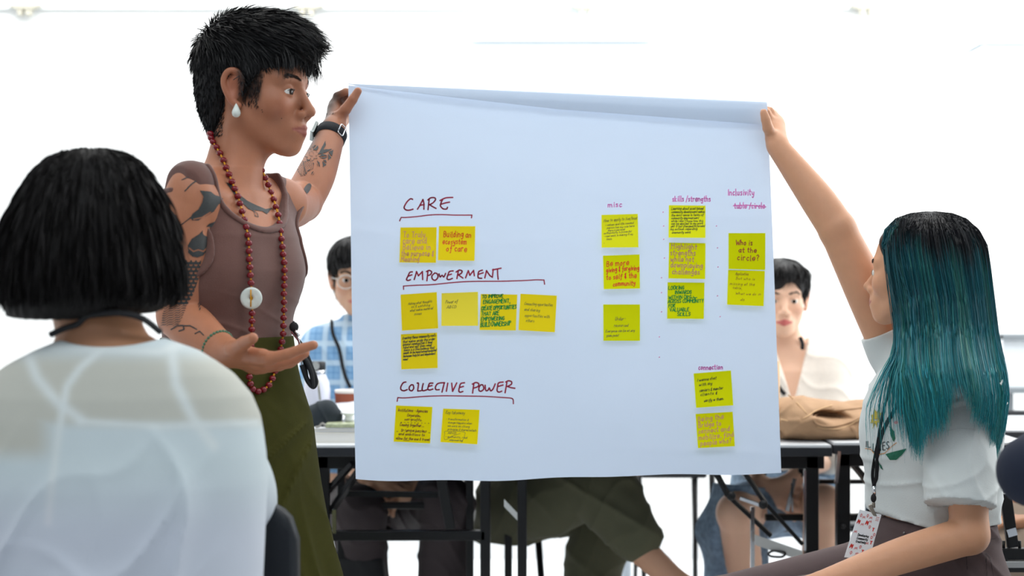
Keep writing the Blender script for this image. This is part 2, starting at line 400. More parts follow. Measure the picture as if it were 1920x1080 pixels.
def brows(fr, vol, parent, m, w=.0055, sides=(1, -1), n=130):
    """eyebrow hairs lying on the brow ridge"""
    for s in sides:
        t = RNG.random(n); y = s*(.013+t*.034); z = .0215+.006*np.sin(t*2.4)-.004*(t > .75)*(t-.75)*4+RNG.normal(size=n)*w*.28
        x = np.full(n, .12); W = fr.o+fr.s*(np.stack([x, y, z], 1)@fr.R.T); d = -fr.R[:, 0]
        for _ in range(60): W = W+d*np.clip(vol.at(W), -.002, .006)[:, None]*.8
        W = W-d*.0006; dr = fr.R@np.array((-.25, s*.9, .30)); P_ = W[:, None]+np.linspace(0, .009, 4)[None, :, None]*dr
        for i in range(1, 4):
            for _ in range(3): P_[:, i] -= vol.normal(P_[:, i])*(vol.at(P_[:, i])-.0008)[:, None]
        ribbons('eyebrow', P_, .0011, m, parent)
def hand(S_, wrist, knuck, tips, thumb, r=.0085, k=.006, palm=.013, wr=.024):
    """wrist point, 4 knuckles (index..little), for each finger the joints after the knuckle, thumb chain starting at its base"""
    wrist = np.asarray(wrist, float); kn = [np.asarray(q, float) for q in knuck]
    for i, q in enumerate(kn):
        S_.cone(wrist+(q-wrist)*.12, q, palm*1.05, r*1.25, .012)
    for i in range(3): S_.cone(kn[i]*.85+wrist*.15, kn[i+1]*.85+wrist*.15, r*1.15, r*1.15, .01)
    for i in range(4):
        f = (1, 1.03, .97, .85)[i]; pts = [kn[i]]+[np.asarray(q, float) for q in tips[i]]; rs = np.linspace(1.05, .80, len(pts))*r*f
        S_.chain(pts, rs, k, .003)
    th = [np.asarray(q, float) for q in thumb]; S_.cone(wrist*.7+th[0]*.3, th[0], palm, r*1.5, .012); S_.chain(th, np.linspace(1.45, .95, len(th))*r, .008, .004)
def autohand(S_, fr, curl=.5, side=1, r=.0085, sc=1.0):
    """relaxed hand: frame x along the hand, y towards the thumb (times side), z out of the back of the hand"""
    f = lambda x, y, z: fr.w((x*sc, y*side*sc, z*sc))
    kn = [f(.088, .026, .0), f(.092, .008, .002), f(.088, -.010, .0), f(.080, -.027, -.002)]; tips = []
    for i, (L, y) in enumerate(zip((.072, .080, .074, .058), (.030, .010, -.012, -.031))):
        q = np.array(fr.loc(kn[i]))/sc; a = 0; out = []; q[1] = abs(1)*q[1]
        q = np.array(((.088, .092, .088, .080)[i], (.026, .008, -.010, -.027)[i], 0.)); 
        for seg, c in zip((.46, .31, .23), (.5, .9, .7)):
            a += curl*c; q = q+np.array((math.cos(a)*L*seg, (y-(.026, .008, -.010, -.027)[i])*.4, -math.sin(a)*L*seg)); out.append(f(*q))
        tips.append(out)
    hand(S_, fr.w((0, 0, 0)), kn, tips, [f(.030, .026, -.008), f(.058, .042, -.018), f(.080, .044, -.026)], r*sc, palm=.013*sc)
def hairdome(name, vol, roots_mask, n, L, m, parent, flow, width=.0016, K=7, lift=.15, sag=.0, cols=None, lo=0, jit=.35):
    """short locks growing from the surface of a hair volume along flow(p, n)"""
    V, Q = vol.mesh(); idx = np.flatnonzero(roots_mask(V)); idx = RNG.choice(idx, n); p = V[idx]; nn = vol.normal(p)
    d = flow(p, nn); d = d-nn*(d*nn).sum(1)[:, None]; d /= np.linalg.norm(d, axis=1, keepdims=True)+1e-9
    d = d+RNG.normal(size=d.shape)*jit*.5+nn*lift*RNG.random((n, 1)); d /= np.linalg.norm(d, axis=1, keepdims=True)
    ln = (L(p) if callable(L) else np.full(n, L))*(.6+.7*RNG.random(n)); out = [p-nn*.001]; q = p-nn*.001
    for i in range(K-1):
        q = q+d*(ln/(K-1))[:, None]; nv = vol.normal(q); pen = vol.at(q); pull = np.clip(pen-.004, 0, .01)
        q = q-nv*(pull*.25)[:, None]+nv*np.clip(-pen, 0, .004)[:, None]; d = d+np.array((0, 0, -sag)); d /= np.linalg.norm(d, axis=1, keepdims=True); out.append(q)
    P_ = np.stack(out, 1); return ribbons(name, P_, width*(.6+.8*RNG.random(n)), m, parent, None if cols is None else cols(P_))
def ridge(t, p=2.0): return (1-np.abs(np.sin(t)))**p
# ------------------------------------------------------------ room
white = mat('wall_paint', (246, 247, 246), .7, noise=.015, nscale=3)
def struct(o, label=None): o['kind'] = 'structure'; return o
WY = 6.05
struct(G().box((0, WY+.05, 1.6), (9.2, .1, 3.4)).obj('wall_back', white))
struct(G().box((-4.0, 3.0, 1.6), (.1, 6.2, 3.4)).obj('wall_left', white))
struct(G().box((4.2, 3.0, 1.6), (.1, 6.2, 3.4)).obj('wall_right', white))
struct(G().box((0.1, 3.0, 3.2), (8.4, 6.2, .1)).obj('ceiling', mat('ceiling_paint', (244, 244, 242), .8, noise=.01, nscale=4)))
struct(G().box((0.1, 3.0, -.05), (8.6, 6.4, .1)).obj('floor', mat('floor_resin', (236, 238, 240), .35, noise=.03, nscale=2.5, bump=.05)))
struct(G().box((0.1, WY-.008, .045), (8.2, .02, .09)).obj('baseboard_back', mat('baseboard_paint', (225, 228, 230), .5), bevel=.003))
struct(G().box((-3.945, 3.0, .045), (.02, 6, .09)).obj('baseboard_left', mat('baseboard_paint'), bevel=.003))
struct(G().box((4.145, 3.0, .045), (.02, 6, .09)).obj('baseboard_right', mat('baseboard_paint'), bevel=.003))
zr = P(960, 14, WY-.03)[2]
struct(G().box((0.1, WY-.012, zr), (8.2, .022, .012)).obj('trim_1', mat('rail_paint', (232, 236, 234), .5), bevel=.002))
for i, (px, lab) in enumerate(((45, 'leftmost small beige bracket on the white wall rail, above the dark bobbed hair'), (575, 'small beige bracket on the white wall rail, right of the short-haired head'),
                          (1100, 'faint small beige bracket on the white wall rail, above the held paper sheet'), (1626, 'rightmost small beige bracket on the white wall rail, above the raised arm'))):
    c = P(px, 20, WY-.05); t = empty('rail_bracket', (c[0], WY-.024, zr), lab, 'bracket', 'beige brackets along the wall rail')
    mb = mat('bracket_metal', (196, 192, 176), .5)
    x, z = c[0], zr
    G().prism([(x-.07, WY-.06, z+.006), (x-.035, WY-.06, z-.010), (x+.035, WY-.06, z-.010), (x+.07, WY-.06, z+.006)], (0, .037, 0)).obj('plate', mb, t)
    for s in (-1, 1): G().prism([(x+s*.005, WY-.055, z-.010), (x+s*.030, WY-.055, z-.010), (x+s*.026, WY-.055, z-.034), (x+s*.010, WY-.055, z-.036)], (0, .03, 0)).obj('prong', mb, t)
def wallunit(px0, px1, py0, lab):
    a = P(px0, py0, WY-.2); b = P(px1, py0, WY-.2); x = (a[0]+b[0])/2; w = b[0]-a[0]; z = a[2]
    t = empty('air_conditioner', (x, WY-.1, z-.28), lab, 'air conditioner', 'white units high on the back wall'); mw = mat('unit_plastic', (246, 248, 250), .4); ml = mat('unit_seam', (214, 224, 230), .5)
    G().box((x, WY-.1, z-.15), (w, .2, .27)).obj('housing', mw, t, bevel=.02)
    G().box((x, WY-.1, z-.004), (w*.99, .19, .008)).obj('top_rim', ml, t, bevel=.002)
    G().box((x, WY-.203, z-.022), (w*.985, .006, .006)).obj('seam', ml, t)
    G().box((x, WY-.19, z-.265), (w*.86, .03, .03)).obj('louver', mw, t, bevel=.006)
wallunit(878, 1228, 74, 'long white wall-mounted air conditioner high above the held paper sheet')
wallunit(1838, 2160, 78, 'white wall-mounted air conditioner cut off at the upper right edge of the photo')
# whiteboard at the right
t = empty('whiteboard', P(2050, 1000, 5.6)*[1, 1, 0], 'glossy whiteboard with a grey metal frame behind the teal hair at the right edge', 'whiteboard')
a = P(1872, 626, 5.6); b = P(2250, 626, 5.6); zb = .75; mf = mat('aluminium', (150, 156, 160), .35, .7)
G().box(((a[0]+b[0])/2, 5.61, (a[2]+zb)/2), (b[0]-a[0], .02, a[2]-zb)).obj('writing_surface', mat('board_gloss', (238, 243, 246), .15), t)
G().box(((a[0]+b[0])/2, 5.59, a[2]-.012), (b[0]-a[0]+.02, .05, .026)).obj('frame', mf, t, bevel=.004)
G().box((a[0], 5.59, (a[2]+zb)/2), (.016, .05, a[2]-zb)).obj('frame', mat('board_frame_white', (226, 230, 232), .4), t, bevel=.004)
G().box(((a[0]+b[0])/2, 5.58, zb), (b[0]-a[0], .06, .024)).obj('marker_tray', mf, t, bevel=.004)
for x in (a[0]+.05, b[0]-.05): G().bar((x, 5.63, zb), (x, 5.63, 0.02), .03, .03).bar((x, 5.4, .02), (x, 5.86, .02), .03, .03).obj('stand_leg', mf, t)
# ------------------------------------------------------------ standing person, tank top and olive skirt
def standing():
    root = empty('person', (-.49, 2.52, 0), 'standing person with short black hair, brown tank top and olive skirt, holding the paper', 'person')
    skin = mat('skin_tan', (190, 138, 106), .48, noise=.05, nscale=45, bump=.12, bscale=500, sss=.12, attr='tint')
    a = math.radians(35); fw = np.array((math.cos(a), -math.sin(a), 0)); lf = np.array((math.sin(a), math.cos(a), 0))
    T = Fr((-.503, 2.52, 0), fw)
    s = S()
    s.loft(T, [(.50, -.01, 0, .085, .13), (.62, -.012, 0, .10, .150), (.80, -.015, 0, .115, .165), (.92, -.01, 0, .105, .155), (1.0, 0, 0, .088, .128), (1.06, 0, 0, .082, .118), (1.12, .0, 0, .088, .122),
               (1.18, .0, 0, .098, .126), (1.24, -.004, 0, .096, .126), (1.285, -.010, 0, .078, .122), (1.32, -.014, 0, .055, .100), (1.335, -.016, 0, .03, .07)], .02)
    for sd in (1, -1): s.ell((.040, sd*.058, 1.178), (.044, .056, .050), T, .05)
    sh_n = P(358, 352, 2.395); sh_f = np.array((-.425, 2.63, 1.305)); nk = T.w((-.012, 0, 1.31))
    for q in (sh_n, sh_f): s.cone(nk+(0, 0, .008), q+(0, 0, .006), .034, .030, .04)
    torso = s.copy()
    # neck and head
    hf = Fr((-.457, 2.55, 1.497), (math.cos(math.radians(17)), -math.sin(math.radians(17)), -.03), (0, 0, 1), .985)
    s.cone(T.w((-.012, 0, 1.30)), hf.w((-.022, 0, -.045)), .050, .047, .03); s.cone(T.w((.018, 0, 1.31)), hf.w((-.008, 0, -.06)), .030, .031, .02)
    s.cone(T.w((.030, .02, 1.315)), hf.w((-.02, .045, -.03)), .009, .012, .02); s.cone(T.w((.030, -.02, 1.315)), hf.w((-.02, -.045, -.03)), .009, .012, .02)
    s.cone(T.w((.040, .015, 1.300)), sh_f+fw*.02+(0, 0, .012), .009, .009, .02); s.cone(T.w((.040, -.015, 1.300)), sh_n+fw*.02+(0, 0, -.004), .008, .008, .02)
    head(s, hf)
    # near arm (tattooed), elbow bent, hand held open palm up
    el = P(338, 592, 2.415); wr = P(418, 658, 2.33)
    s.chain([sh_n+(0, 0, -.027), sh_n*.7+el*.3+(-.008, -.006, 0), sh_n*.4+el*.6, el], [.040, .0435, .043, .037], .035, .012, n=3)
    s.chain([el, el*.6+wr*.4+(0, 0, -.004), wr], [.038, .037, .025], .012, .012, n=3)
    k = lambda x, y, d: P(x, y, d)
    hand(s, wr, [k(505, 672, 2.25), k(500, 682, 2.30), k(492, 688, 2.34), k(482, 690, 2.37)],
         [[k(540, 664, 2.235), k(568, 653, 2.23), k(588, 647, 2.225)], [k(534, 678, 2.29), k(556, 672, 2.28), k(572, 662, 2.275)],
          [k(522, 686, 2.33), k(544, 681, 2.33), k(560, 672, 2.325)], [k(506, 690, 2.375), k(526, 688, 2.375), k(540, 680, 2.37)]],
         [k(440, 655, 2.28), k(458, 643, 2.25), k(474, 634, 2.225)], r=.0090, palm=.017)
    # far arm up to the paper
    e2 = P(566, 378, 2.84); w2 = P(624, 246, 2.97)
    s.chain([sh_f, sh_f*.5+e2*.5+(0, 0, -.006), e2], [.044, .042, .038], .03, .01, n=3)
    s.chain([e2, e2*.6+w2*.4+(.004, 0, -.002), w2], [.039, .038, .0265], .012, .012, n=3)
    hand(s, w2, [k(626, 196, 3.035), k(632, 203, 3.05), k(640, 212, 3.055), k(646, 222, 3.055)],
         [[k(632, 180, 3.04), k(648, 172, 3.035), k(662, 172, 3.030)], [k(642, 186, 3.055), k(656, 182, 3.05), k(668, 184, 3.04)], [k(650, 198, 3.055), k(662, 194, 3.05), k(674, 196, 3.04)], [k(654, 212, 3.055), k(664, 209, 3.05), k(676, 210, 3.04)]],
         [k(634, 222, 2.985), k(648, 205, 2.972), k(661, 187, 2.970), k(671, 171, 2.972)], r=.0088, palm=.018)
    H = .0026
    body = Vol(s, H, lo=(-.67, 2.18, .86), hi=(-.262, 3.10, 1.66))
    V, Q = body.mesh()
    tint = facepaint(V, hf, (162, 106, 78), (138, 72, 66), .8)
    # stubble shadow of clipped hair at the temple and nape is hair colour on the scalp
    L = hf.loc(V); nap = smooth01(-L[:, 0], .035, .07)*smooth01(L[:, 2], -.085, -.06); tmp = smooth01(np.abs(L[:, 1]), .040, .055)*(np.abs(L[:, 1]) < .1)*smooth01(L[:, 0], -.004, .010)*smooth01(-L[:, 0], -.046, -.034)*smooth01(L[:, 2], -.028, -.008)*(L[:, 2] < .09); tint = tint*(1-.86*np.maximum(nap, tmp)[:, None])
    tint = tint*(1+.22*smooth01(1.42-V[:, 2], 0, .05))[:, None]
    mk('body', V, Q, skin, root, True, tint)
    # legs under the skirt: one coarser mesh joined at the hip
    s2 = S(); s2.loft(T, [(.50, -.01, 0, .085, .13), (.62, -.012, 0, .10, .150), (.80, -.015, 0, .105, .150), (.90, -.01, 0, .100, .148)], .02)
    for sd in (1, -1):
        s2.chain([T.w((-.01, sd*.085, .80)), T.w((.01, sd*.085, .45)), T.w((-.01, sd*.08, .09))], [.068, .052, .038], .03, .02, n=3)
        s2.cone(T.w((-.03, sd*.08, .035)), T.w((.13, sd*.095, .026)), .034, .024, .02)
    V, Q = Vol(s2, .008).mesh(); mk('legs', V, Q, skin, root, True, np.tile(np.array(lin((176, 118, 92))), (len(V), 1)))
    eyes(hf, root, (44, 30, 22), look=(-.16, -.05))
    hb = mat('hair_black', (15, 14, 16), .5, spec=.35, noise=.3, nscale=60)
    brows(hf, body, root, mat('brow_hair', (48, 36, 30), .6), n=110)
    # upper lash line
    for sd in (1, -1):
        g = G(); g.tube([hf.w((.081, sd*(.0215), -.0010)), hf.w((.0878, sd*.027, .0042)), hf.w((.0868, sd*.036, .0042)), hf.w((.082, sd*.0435, .0005))], [.0006, .0009, .001, .0005], 5); g.obj('eyelash', hb, root, True)
    # small moles on the cheek and temple
    for px, py in ((491, 206), (492, 210), (528, 222)):
        d = body.hit(np.array([px]), np.array([py]))[0]
        if d == d: G().ball(P(px, py, d), .0011, 6).obj('mole', mat('mole', (70, 42, 34), .6), root, True)
    # ---- hair cap and locks
    hs = S(); E = lambda c, r, k=.02, sg=1: hs.ell(c, r, hf, k, sg)
    E((-.016, 0, .062), (.104, .082, .088)); E((.045, 0, .095), (.062, .066, .042), .03); E((.076, 0, .084), (.026, .050, .026), .02)
    E((-.068, 0, .0), (.046, .062, .062), .03); E((-.070, 0, -.045), (.026, .045, .045), .02)
    for sd in (1, -1): E((.020, sd*.070, .035), (.020, .010, .030), .01)
    # keep the face, the ears and the neck free
    E((.118, 0, -.018), (.062, .09, .088), .01, -1)
    for sd in (1, -1): E((.000, sd*.088, -.006), (.027, .022, .042), .008, -1); E((.06, sd*.08, -.02), (.045, .05, .060), .01, -1)
    cap = Vol(hs, .003); V, Q = cap.mesh()
    hr = mk('hair', V, Q, hb, root)
    crown = hf.w((-.05, 0, .14)); fdir = hf.R[:, 0]
    def flow(p, n):
        l = hf.loc(p); d = p-crown; d = d/(np.linalg.norm(d, axis=1, keepdims=True)+1e-6); top = smooth01(l[:, 2], .05, .11)[:, None]
        return d*(1-top*.4)+top*.9*fdir+np.array((0, 0, -.35))*(1-top)
    def ln(p): l = hf.loc(p); return .012+.034*smooth01(l[:, 2], .03, .10)+.004*smooth01(l[:, 0], 0, .06)
    hairdome('hair_locks', cap, lambda V: hf.loc(V)[:, 2] > -.085, 15000, ln, hb, hr, flow, .0013, lift=.35, sag=.03)
    # fringe locks over the forehead
    n = 1100; u = RNG.random(n); yy = (u-.5)*.13; r0 = np.stack([.074+.018*np.cos(yy*16)-RNG.random(n)*.03, yy, .098-RNG.random(n)*.03-np.abs(yy)*.12], 1)
    clump = np.round(u*26)/26; d = np.stack([.75+0*u, (clump-.5)*.25+RNG.normal(size=n)*.06, -.35+RNG.normal(size=n)*.12], 1); pts = [r0]; q = r0
    Lf = .012+.040*np.abs(np.sin(clump*37))**2+RNG.random(n)*.006
    for i in range(7): d = d+np.array((-.10, 0, -.26)); d /= np.linalg.norm(d, axis=1, keepdims=True); q = q+d*(Lf/7)[:, None]; pts.append(q)
    Pq = np.stack(pts, 1); Pq = hf.o+hf.s*(Pq@hf.R.T); ribbons('fringe', Pq, .0014, hb, hr)
    # short clipped hair: temple and nape
    n = 4500
    Vb = body.mesh()[0]; L = hf.loc(Vb)
    msk = ((np.abs(L[:, 1]) > .045) & (np.abs(L[:, 1]) < .1) & (L[:, 0] > .005) & (L[:, 0] < .048) & (L[:, 2] > -.028-(L[:, 0]-.02)*.2) & (L[:, 2] < .06) & (L[:, 0] < .036+.25*np.clip(L[:, 2]+.01, 0, 1))) | ((L[:, 0] < -.035) & (L[:, 2] < .02) & (L[:, 2] > -.095+.25*np.abs(L[:, 1])))
    idx = RNG.choice(np.flatnonzero(msk), n); p = Vb[idx]; nn = body.normal(p); Pq = p[:, None]+np.linspace(0, 1, 3)[None, :, None]*(nn*.003+np.array((0, 0, -.006))+RNG.normal(size=(n, 3))*.001)[:, None]
    ribbons('clipped_hair', Pq, .0009, hb, hr)
    # ---- tank top
    zt = 1.358
    def post(X, Y, Z):
        X = X-T.o[0]; Y = Y-T.o[1]; lx = X*T.R[0, 0]+Y*T.R[1, 0]; ly = X*T.R[0, 1]+Y*T.R[1, 1]
        front = smooth01(lx, -.02, .02); dep = .055+.047*front
        e1 = np.sqrt((ly/.098)**2+((Z-zt)/dep)**2)-1; neck = -e1*.06
        e2 = np.sqrt(((np.abs(ly)-.203)/.088)**2+((Z-1.230)/.086)**2)-1; arm = -e2*.07
        return np.maximum(np.maximum(neck, np.maximum(arm, np.abs(ly)-.152)), np.maximum(1.045-Z, Z-1.42))
    def fold(X, Y, Z):
        lx = (X-T.o[0])*T.R[0, 0]+(Y-T.o[1])*T.R[1, 0]; ly = (X-T.o[0])*T.R[0, 1]+(Y-T.o[1])*T.R[1, 1]
        w = np.clip((1.16-Z)/.1, 0, 1); return -.0060*smooth01(Z, 1.22, 1.28)-.0030*ridge(Z*62+ly*9+lx*5+1.3*np.sin(ly*14), 3)*w-.0018*ridge(Z*34-ly*22, 3)*w
    tk = mat('tank_knit', (104, 70, 62), .85, noise=.05, nscale=25, bump=.35, bscale=900, sheen=.3)
    tv = Vol(torso, .0026, inflate=.0042, post=post, fold=fold, lo=(-.66, 2.36, 1.03), hi=(-.33, 2.72, 1.40))
    V, Q = tv.mesh(); tank = mk('tank_top', V, Q, tk, root)
    # stitched binding along neckline and armholes: raised rounded rims
    def rim(which, w, name, side=0):
        F0 = tv.F; X = tv.ax[0][:, None, None]; Y = tv.ax[1][None, :, None]; Z = tv.ax[2][None, None, :]
        tb = Vol(torso, .0026, inflate=.0, lo=(-.66, 2.36, 1.03), hi=(-.33, 2.72, 1.40)); d0 = tb.F-.0045-.0060*smooth01(Z, 1.22, 1.28)
        lx = (X-T.o[0])*T.R[0, 0]+(Y-T.o[1])*T.R[1, 0]; ly = (X-T.o[0])*T.R[0, 1]+(Y-T.o[1])*T.R[1, 1]
        front = smooth01(lx, -.02, .02); dep = .055+.047*front
        if which == 'neck': e = (np.sqrt((ly/.098)**2+((Z-zt)/dep)**2)-1)*.075-.004; lim = Z-1.36
        else: e = (np.sqrt(((np.abs(ly)-.203)/.088)**2+((Z-1.230)/.086)**2)-1)*.075-.004; lim = Z-1.36
        tb.F = np.maximum(np.maximum(np.sqrt(d0*d0+e*e)-w, lim), -side*ly if side else -1.).astype(f32); V, Q = tb.mesh(); mk(name, V, Q, tk, tank)
    rim('neck', .0042, 'neck_binding'); rim('arm', .0042, 'arm_binding', 1); rim('arm', .0042, 'arm_binding', -1)
    # ---- skirt
    def sfold(x, y, z):
        th = np.arctan2(y, x); low = np.clip((.98-z)/.45, 0, 1); side = smooth01(np.cos(th-2.3+.6), -.2, .7)
        pl = smooth01(.93-z-.35*np.abs(np.sin(th*.5)), 0, .25)
        xw = T.o[0]+x*T.R[0, 0]+y*T.R[0, 1]; yw = x*T.R[1, 0]+y*T.R[1, 1]; hx, hz = -.330, .945; ph = np.arctan2(hx-xw, hz-z+1e-4); rr = np.hypot(hx-xw, hz-z)
        drape = -.017*ridge(ph*7.5+.4, 1.6)*np.clip(rr/.15, 0, 1)*(z < hz)*smooth01(-ph, -1.15, -.75)*smooth01(ph, -1.3, -.1)*smooth01(-yw, -.06, .02)
        return (drape-.012*ridge(th*6.5+z*2.2, 1.4)*pl*low-.006*ridge(th*3+z*14, 3)*low*.8-.003*ridge(z*40+th*4, 3)*np.clip((1.0-z)/.05, 0, 1)*np.clip((z-.9)/.1, 0, 1)).astype(f32)
    ss = S(); ss.loft(T, [(.12, .015, -.02, .215, .25), (.35, .02, -.01, .185, .22), (.62, .02, 0, .158, .19), (.80, .005, 0, .135, .172), (.92, 0, 0, .117, .164), (.985, 0, 0, .100, .142), (1.062, .0, 0, .089, .126)], .01, fold=sfold)
    sk = mat('skirt_cloth', (60, 59, 20), .9, noise=.05, nscale=12, bump=.25, bscale=700, spec=.2)
    V, Q = Vol(ss, .0045).mesh(); skirt = mk('wrap_skirt', V, Q, sk, root)
    g = G(); wb = S(); wb.loft(T, [(1.030, 0, 0, .0945, .1325), (1.064, 0, 0, .0905, .1275)], .002); V, Q = Vol(wb, .003).mesh(); mk('waistband', V, Q, sk, skirt)
    # ---- tattoos, flat ink
    ink = mat('tattoo_ink', (52, 55, 56), .55, noise=.18, nscale=220)
    c2 = lambda *p: [(280+x/3.274, 230+y/3.274) for x, y in p]; c3 = lambda *p: [(280+x/3.376, 540+y/3.376) for x, y in p]
    tat = lambda mask, box, y0=None, y1=None: decal('tattoo', body, mask, box, ink, root, y0=y0, y1=y1)
    ray = c2((307, 415), (375, 422), (405, 445), (425, 450), (452, 465), (440, 488), (422, 505), (395, 545), (350, 572), (300, 600), (262, 600), (250, 585), (262, 560), (300, 530), (322, 490), (330, 455))
    lt = c2((290, 600), (340, 575), (300, 590), (270, 596))
    tl = c2((262, 575), (205, 620), (150, 672))
    tat(lambda x, y: (inpoly(x, y, ray) & ~(dline(x, y, c2((272, 592), (320, 582), (375, 548))) < .9)) | (dline(x, y, tl) < 1.3), (320, 350, 425, 440))
    tat(lambda x, y: inpoly(x, y, c2((105, 562), (172, 566), (158, 602), (130, 642), (112, 620))), (305, 395, 340, 430))
    tat(lambda x, y: (dline(x, y, c2((348, 332), (300, 350), (258, 378), (218, 420))) < 1.5) | (dline(x, y, c2((200, 352), (230, 338), (300, 330))) < 1.2), (300, 322, 400, 440))
    fish = c2((425, 605), (430, 640), (412, 690), (385, 740), (360, 775), (330, 815), (295, 828), (262, 822), (238, 800), (233, 755), (258, 712), (305, 682), (330, 652), (362, 620), (395, 608))
    def fm(x, y):
        e = c2((382, 683))[0]; r = np.hypot(x-e[0], y-e[1]); f = inpoly(x, y, fish)
        light = (np.hypot((x-c2((358, 668))[0][0])/10, (y-c2((358, 668))[0][1])/9) < 1)
        o = f & ~light; o &= ~(dline(x, y, c2((245, 770), (270, 790), (300, 780), (330, 790), (350, 770))) < 1.0); o &= ~((r < 8) & (x > 0))
        edge = f & (dline(x, y, fish+fish[:1]) < 1.1)
        return o | (r < 1.7) | ((r > 3) & (r < 4.2)) | ((r > 6.2) & (r < 7.4)) | edge | inpoly(x, y, c2((412, 612), (436, 545), (428, 625))) | (dline(x, y, c2((408, 690), (372, 765), (358, 800))) < 1.8)
    tat(fm, (345, 390, 418, 490))
    sc1 = [(341, 487), (377, 488), (373, 520), (362, 552), (350, 575), (342, 598), (334, 612), (301, 612), (306, 585), (316, 560), (325, 535), (336, 510)]
    def scales(x, y):
        f = inpoly(x, y, sc1); rows = np.floor((y-487)/7.5); cx = ((x-340+(rows % 2)*4.5) % 9)-4.5; cy = (y-487)-rows*7.5-1
        r = np.hypot(cx, cy*.9); sc = ((r > 2.9) | (cy < 0)) & (y < 572)
        wv = (np.sin((y*1.5+x*.55+1.5*np.sin(x*.5))) > -.1) & (y >= 572)
        return f & (sc | wv)
    tat(scales, (298, 485, 380, 614))
    tat(lambda x, y: inpoly(x, y, c2((172, 780), (205, 755), (200, 800), (175, 810))), (325, 455, 350, 485))
    tat(lambda x, y: inpoly(x, y, [(381, 530), (390, 532), (386, 548), (378, 560), (375, 590), (370, 572), (377, 550)]) & (np.sin(x*1.5+y*.8) > -.6), (325, 455, 395, 595))
    tat(lambda x, y: (dline(x, y, c3((140, 262), (175, 240), (215, 238), (222, 262), (190, 272))) < 1.6) | (dline(x, y, c3((215, 240), (260, 240), (300, 262))) < 1.5) | (dline(x, y, c3((290, 290), (320, 275), (345, 300))) < 1.4), (318, 605, 390, 640))
    bird = c2((462, 362), (520, 390), (548, 438), (600, 478), (660, 508), (712, 530), (757, 522), (735, 548), (720, 565), (690, 545), (640, 540), (610, 535), (578, 505), (545, 472), (518, 442), (490, 400))
    tat(lambda x, y: inpoly(x, y, bird) | (dline(x, y, c2((628, 538), (660, 555), (668, 580), (645, 572))) < .9) | (dline(x, y, c2((640, 545), (650, 575))) < .8), (415, 335, 520, 412))
    A = (.5, ) ; fl = c2((995, 192))[0]
    def flower(x, y):
        dx, dy = x-fl[0], y-fl[1]; r = np.hypot(dx, dy); th = np.arctan2(dy, dx); pr = 11.5+1.8*np.cos(th*9)
        o = ((np.abs(r-pr) < 1.0) | (r < 4) & ((x*1.3+y).astype(int) % 2 == 0) | ((np.abs(r-4.6) < .6)) | ((np.cos(th*9) < -.86) & (r > 5) & (r < pr)))
        for leaf in (((1030, 200), (1045, 165), (1080, 105), (1085, 140), (1070, 165), (1130, 160), (1085, 185)), ((1000, 170), (1010, 140), (1035, 135), (1040, 155), (1030, 172)), ((1030, 215), (1060, 190), (1105, 205), (1075, 225)),
                     ((1020, 225), (1045, 245), (1050, 290), (1030, 265)), ((990, 335), (995, 305), (1020, 290), (1010, 320)), ((1060, 230), (1085, 230), (1090, 260), (1065, 275)), ((1095, 180), (1130, 165), (1120, 215), (1095, 235)),
                     ((905, 210), (945, 180), (960, 195), (930, 215)), ((845, 262), (865, 265), (862, 300), (845, 290)), ((800, 300), (835, 270), (860, 280), (825, 305))):
            lf_ = c2(*leaf); ax = [lf_[0], np.mean(lf_, 0)]; o |= inpoly(x, y, lf_) & ~(dline(x, y, [lf_[0], lf_[2]]) < .55)
        moth = c2((898, 238), (925, 222), (950, 240), (985, 228), (1012, 250), (1005, 285), (975, 300), (960, 325), (930, 330), (912, 300), (905, 265))
        ins = inpoly(x, y, moth); dd = dline(x, y, moth+moth[:1]); mc = c2((950, 262))[0]; r2 = np.hypot(x-mc[0], (y-mc[1])*1.2)
        o |= ins & ((dd < 1.3) | (np.sin(r2*1.9) > .1) | (np.abs(x-mc[0]-(y-mc[1])*.2) < 1))
        st = c2((905, 190), (950, 215), (960, 195), (975, 220)); o |= (dline(x, y, c2((850, 262), (880, 245), (905, 240))) < .8) | (dline(x, y, c2((918, 200), (935, 232))) < .7) | (dline(x, y, c2((935, 190), (952, 228))) < .7) | (dline(x, y, c2((960, 205), (968, 230))) < .7)
        return o
    tat(flower, (515, 255, 640, 335), 2.72)
    tat(lambda x, y: (np.hypot(((x-575.6)*.85+(y-354.6)*.5)/6.0, ((y-354.6)*.85-(x-575.6)*.5)/12) < 1) | (dline(x, y, c2((935, 455), (910, 480), (895, 500), (880, 530))) < .9), (540, 335, 592, 400), 2.66)
    # ---- earring, watch, bracelet
    for sd in (-1, 1):
        e = G(); c = hf.w((.0015, sd*.0765, -.0340)); R = hf.R
        e.lathe([(0, .0125), (.0016, .0105), (.0042, .005), (.0070, -.001), (.0078, -.005), (.0066, -.0095), (.0035, -.0122), (0, -.013)], c-(0, 0, .004)+hf.R[:, 1]*sd*.004, 18)
        e.obj('earring', mat('jade_white', (214, 222, 216), .18, noise=.08, nscale=90, sss=.1), root, True)
    hf2 = hf
    e = G(); e.tube([hf.w((.010, -.079, .026)), hf.w((-.002, -.088, .014))], .0008, 6); e.obj('ear_piercing', mat('dark_steel', (60, 62, 66), .3, .8), root, True)
    ax = unit(w2-e2); ctr = e2+(w2-e2)*.93; y = unit(np.cross(ax, (0, 1, 0))); z = np.cross(ax, y); R = np.stack([y, z, ax], 1)
    wt = empty('wristwatch', ctr, 'black fabric-strapped wristwatch on the raised tattooed wrist beside the paper', 'watch')
    th = np.linspace(0, 2*np.pi, 40, endpoint=False); r1 = .0295; A = []
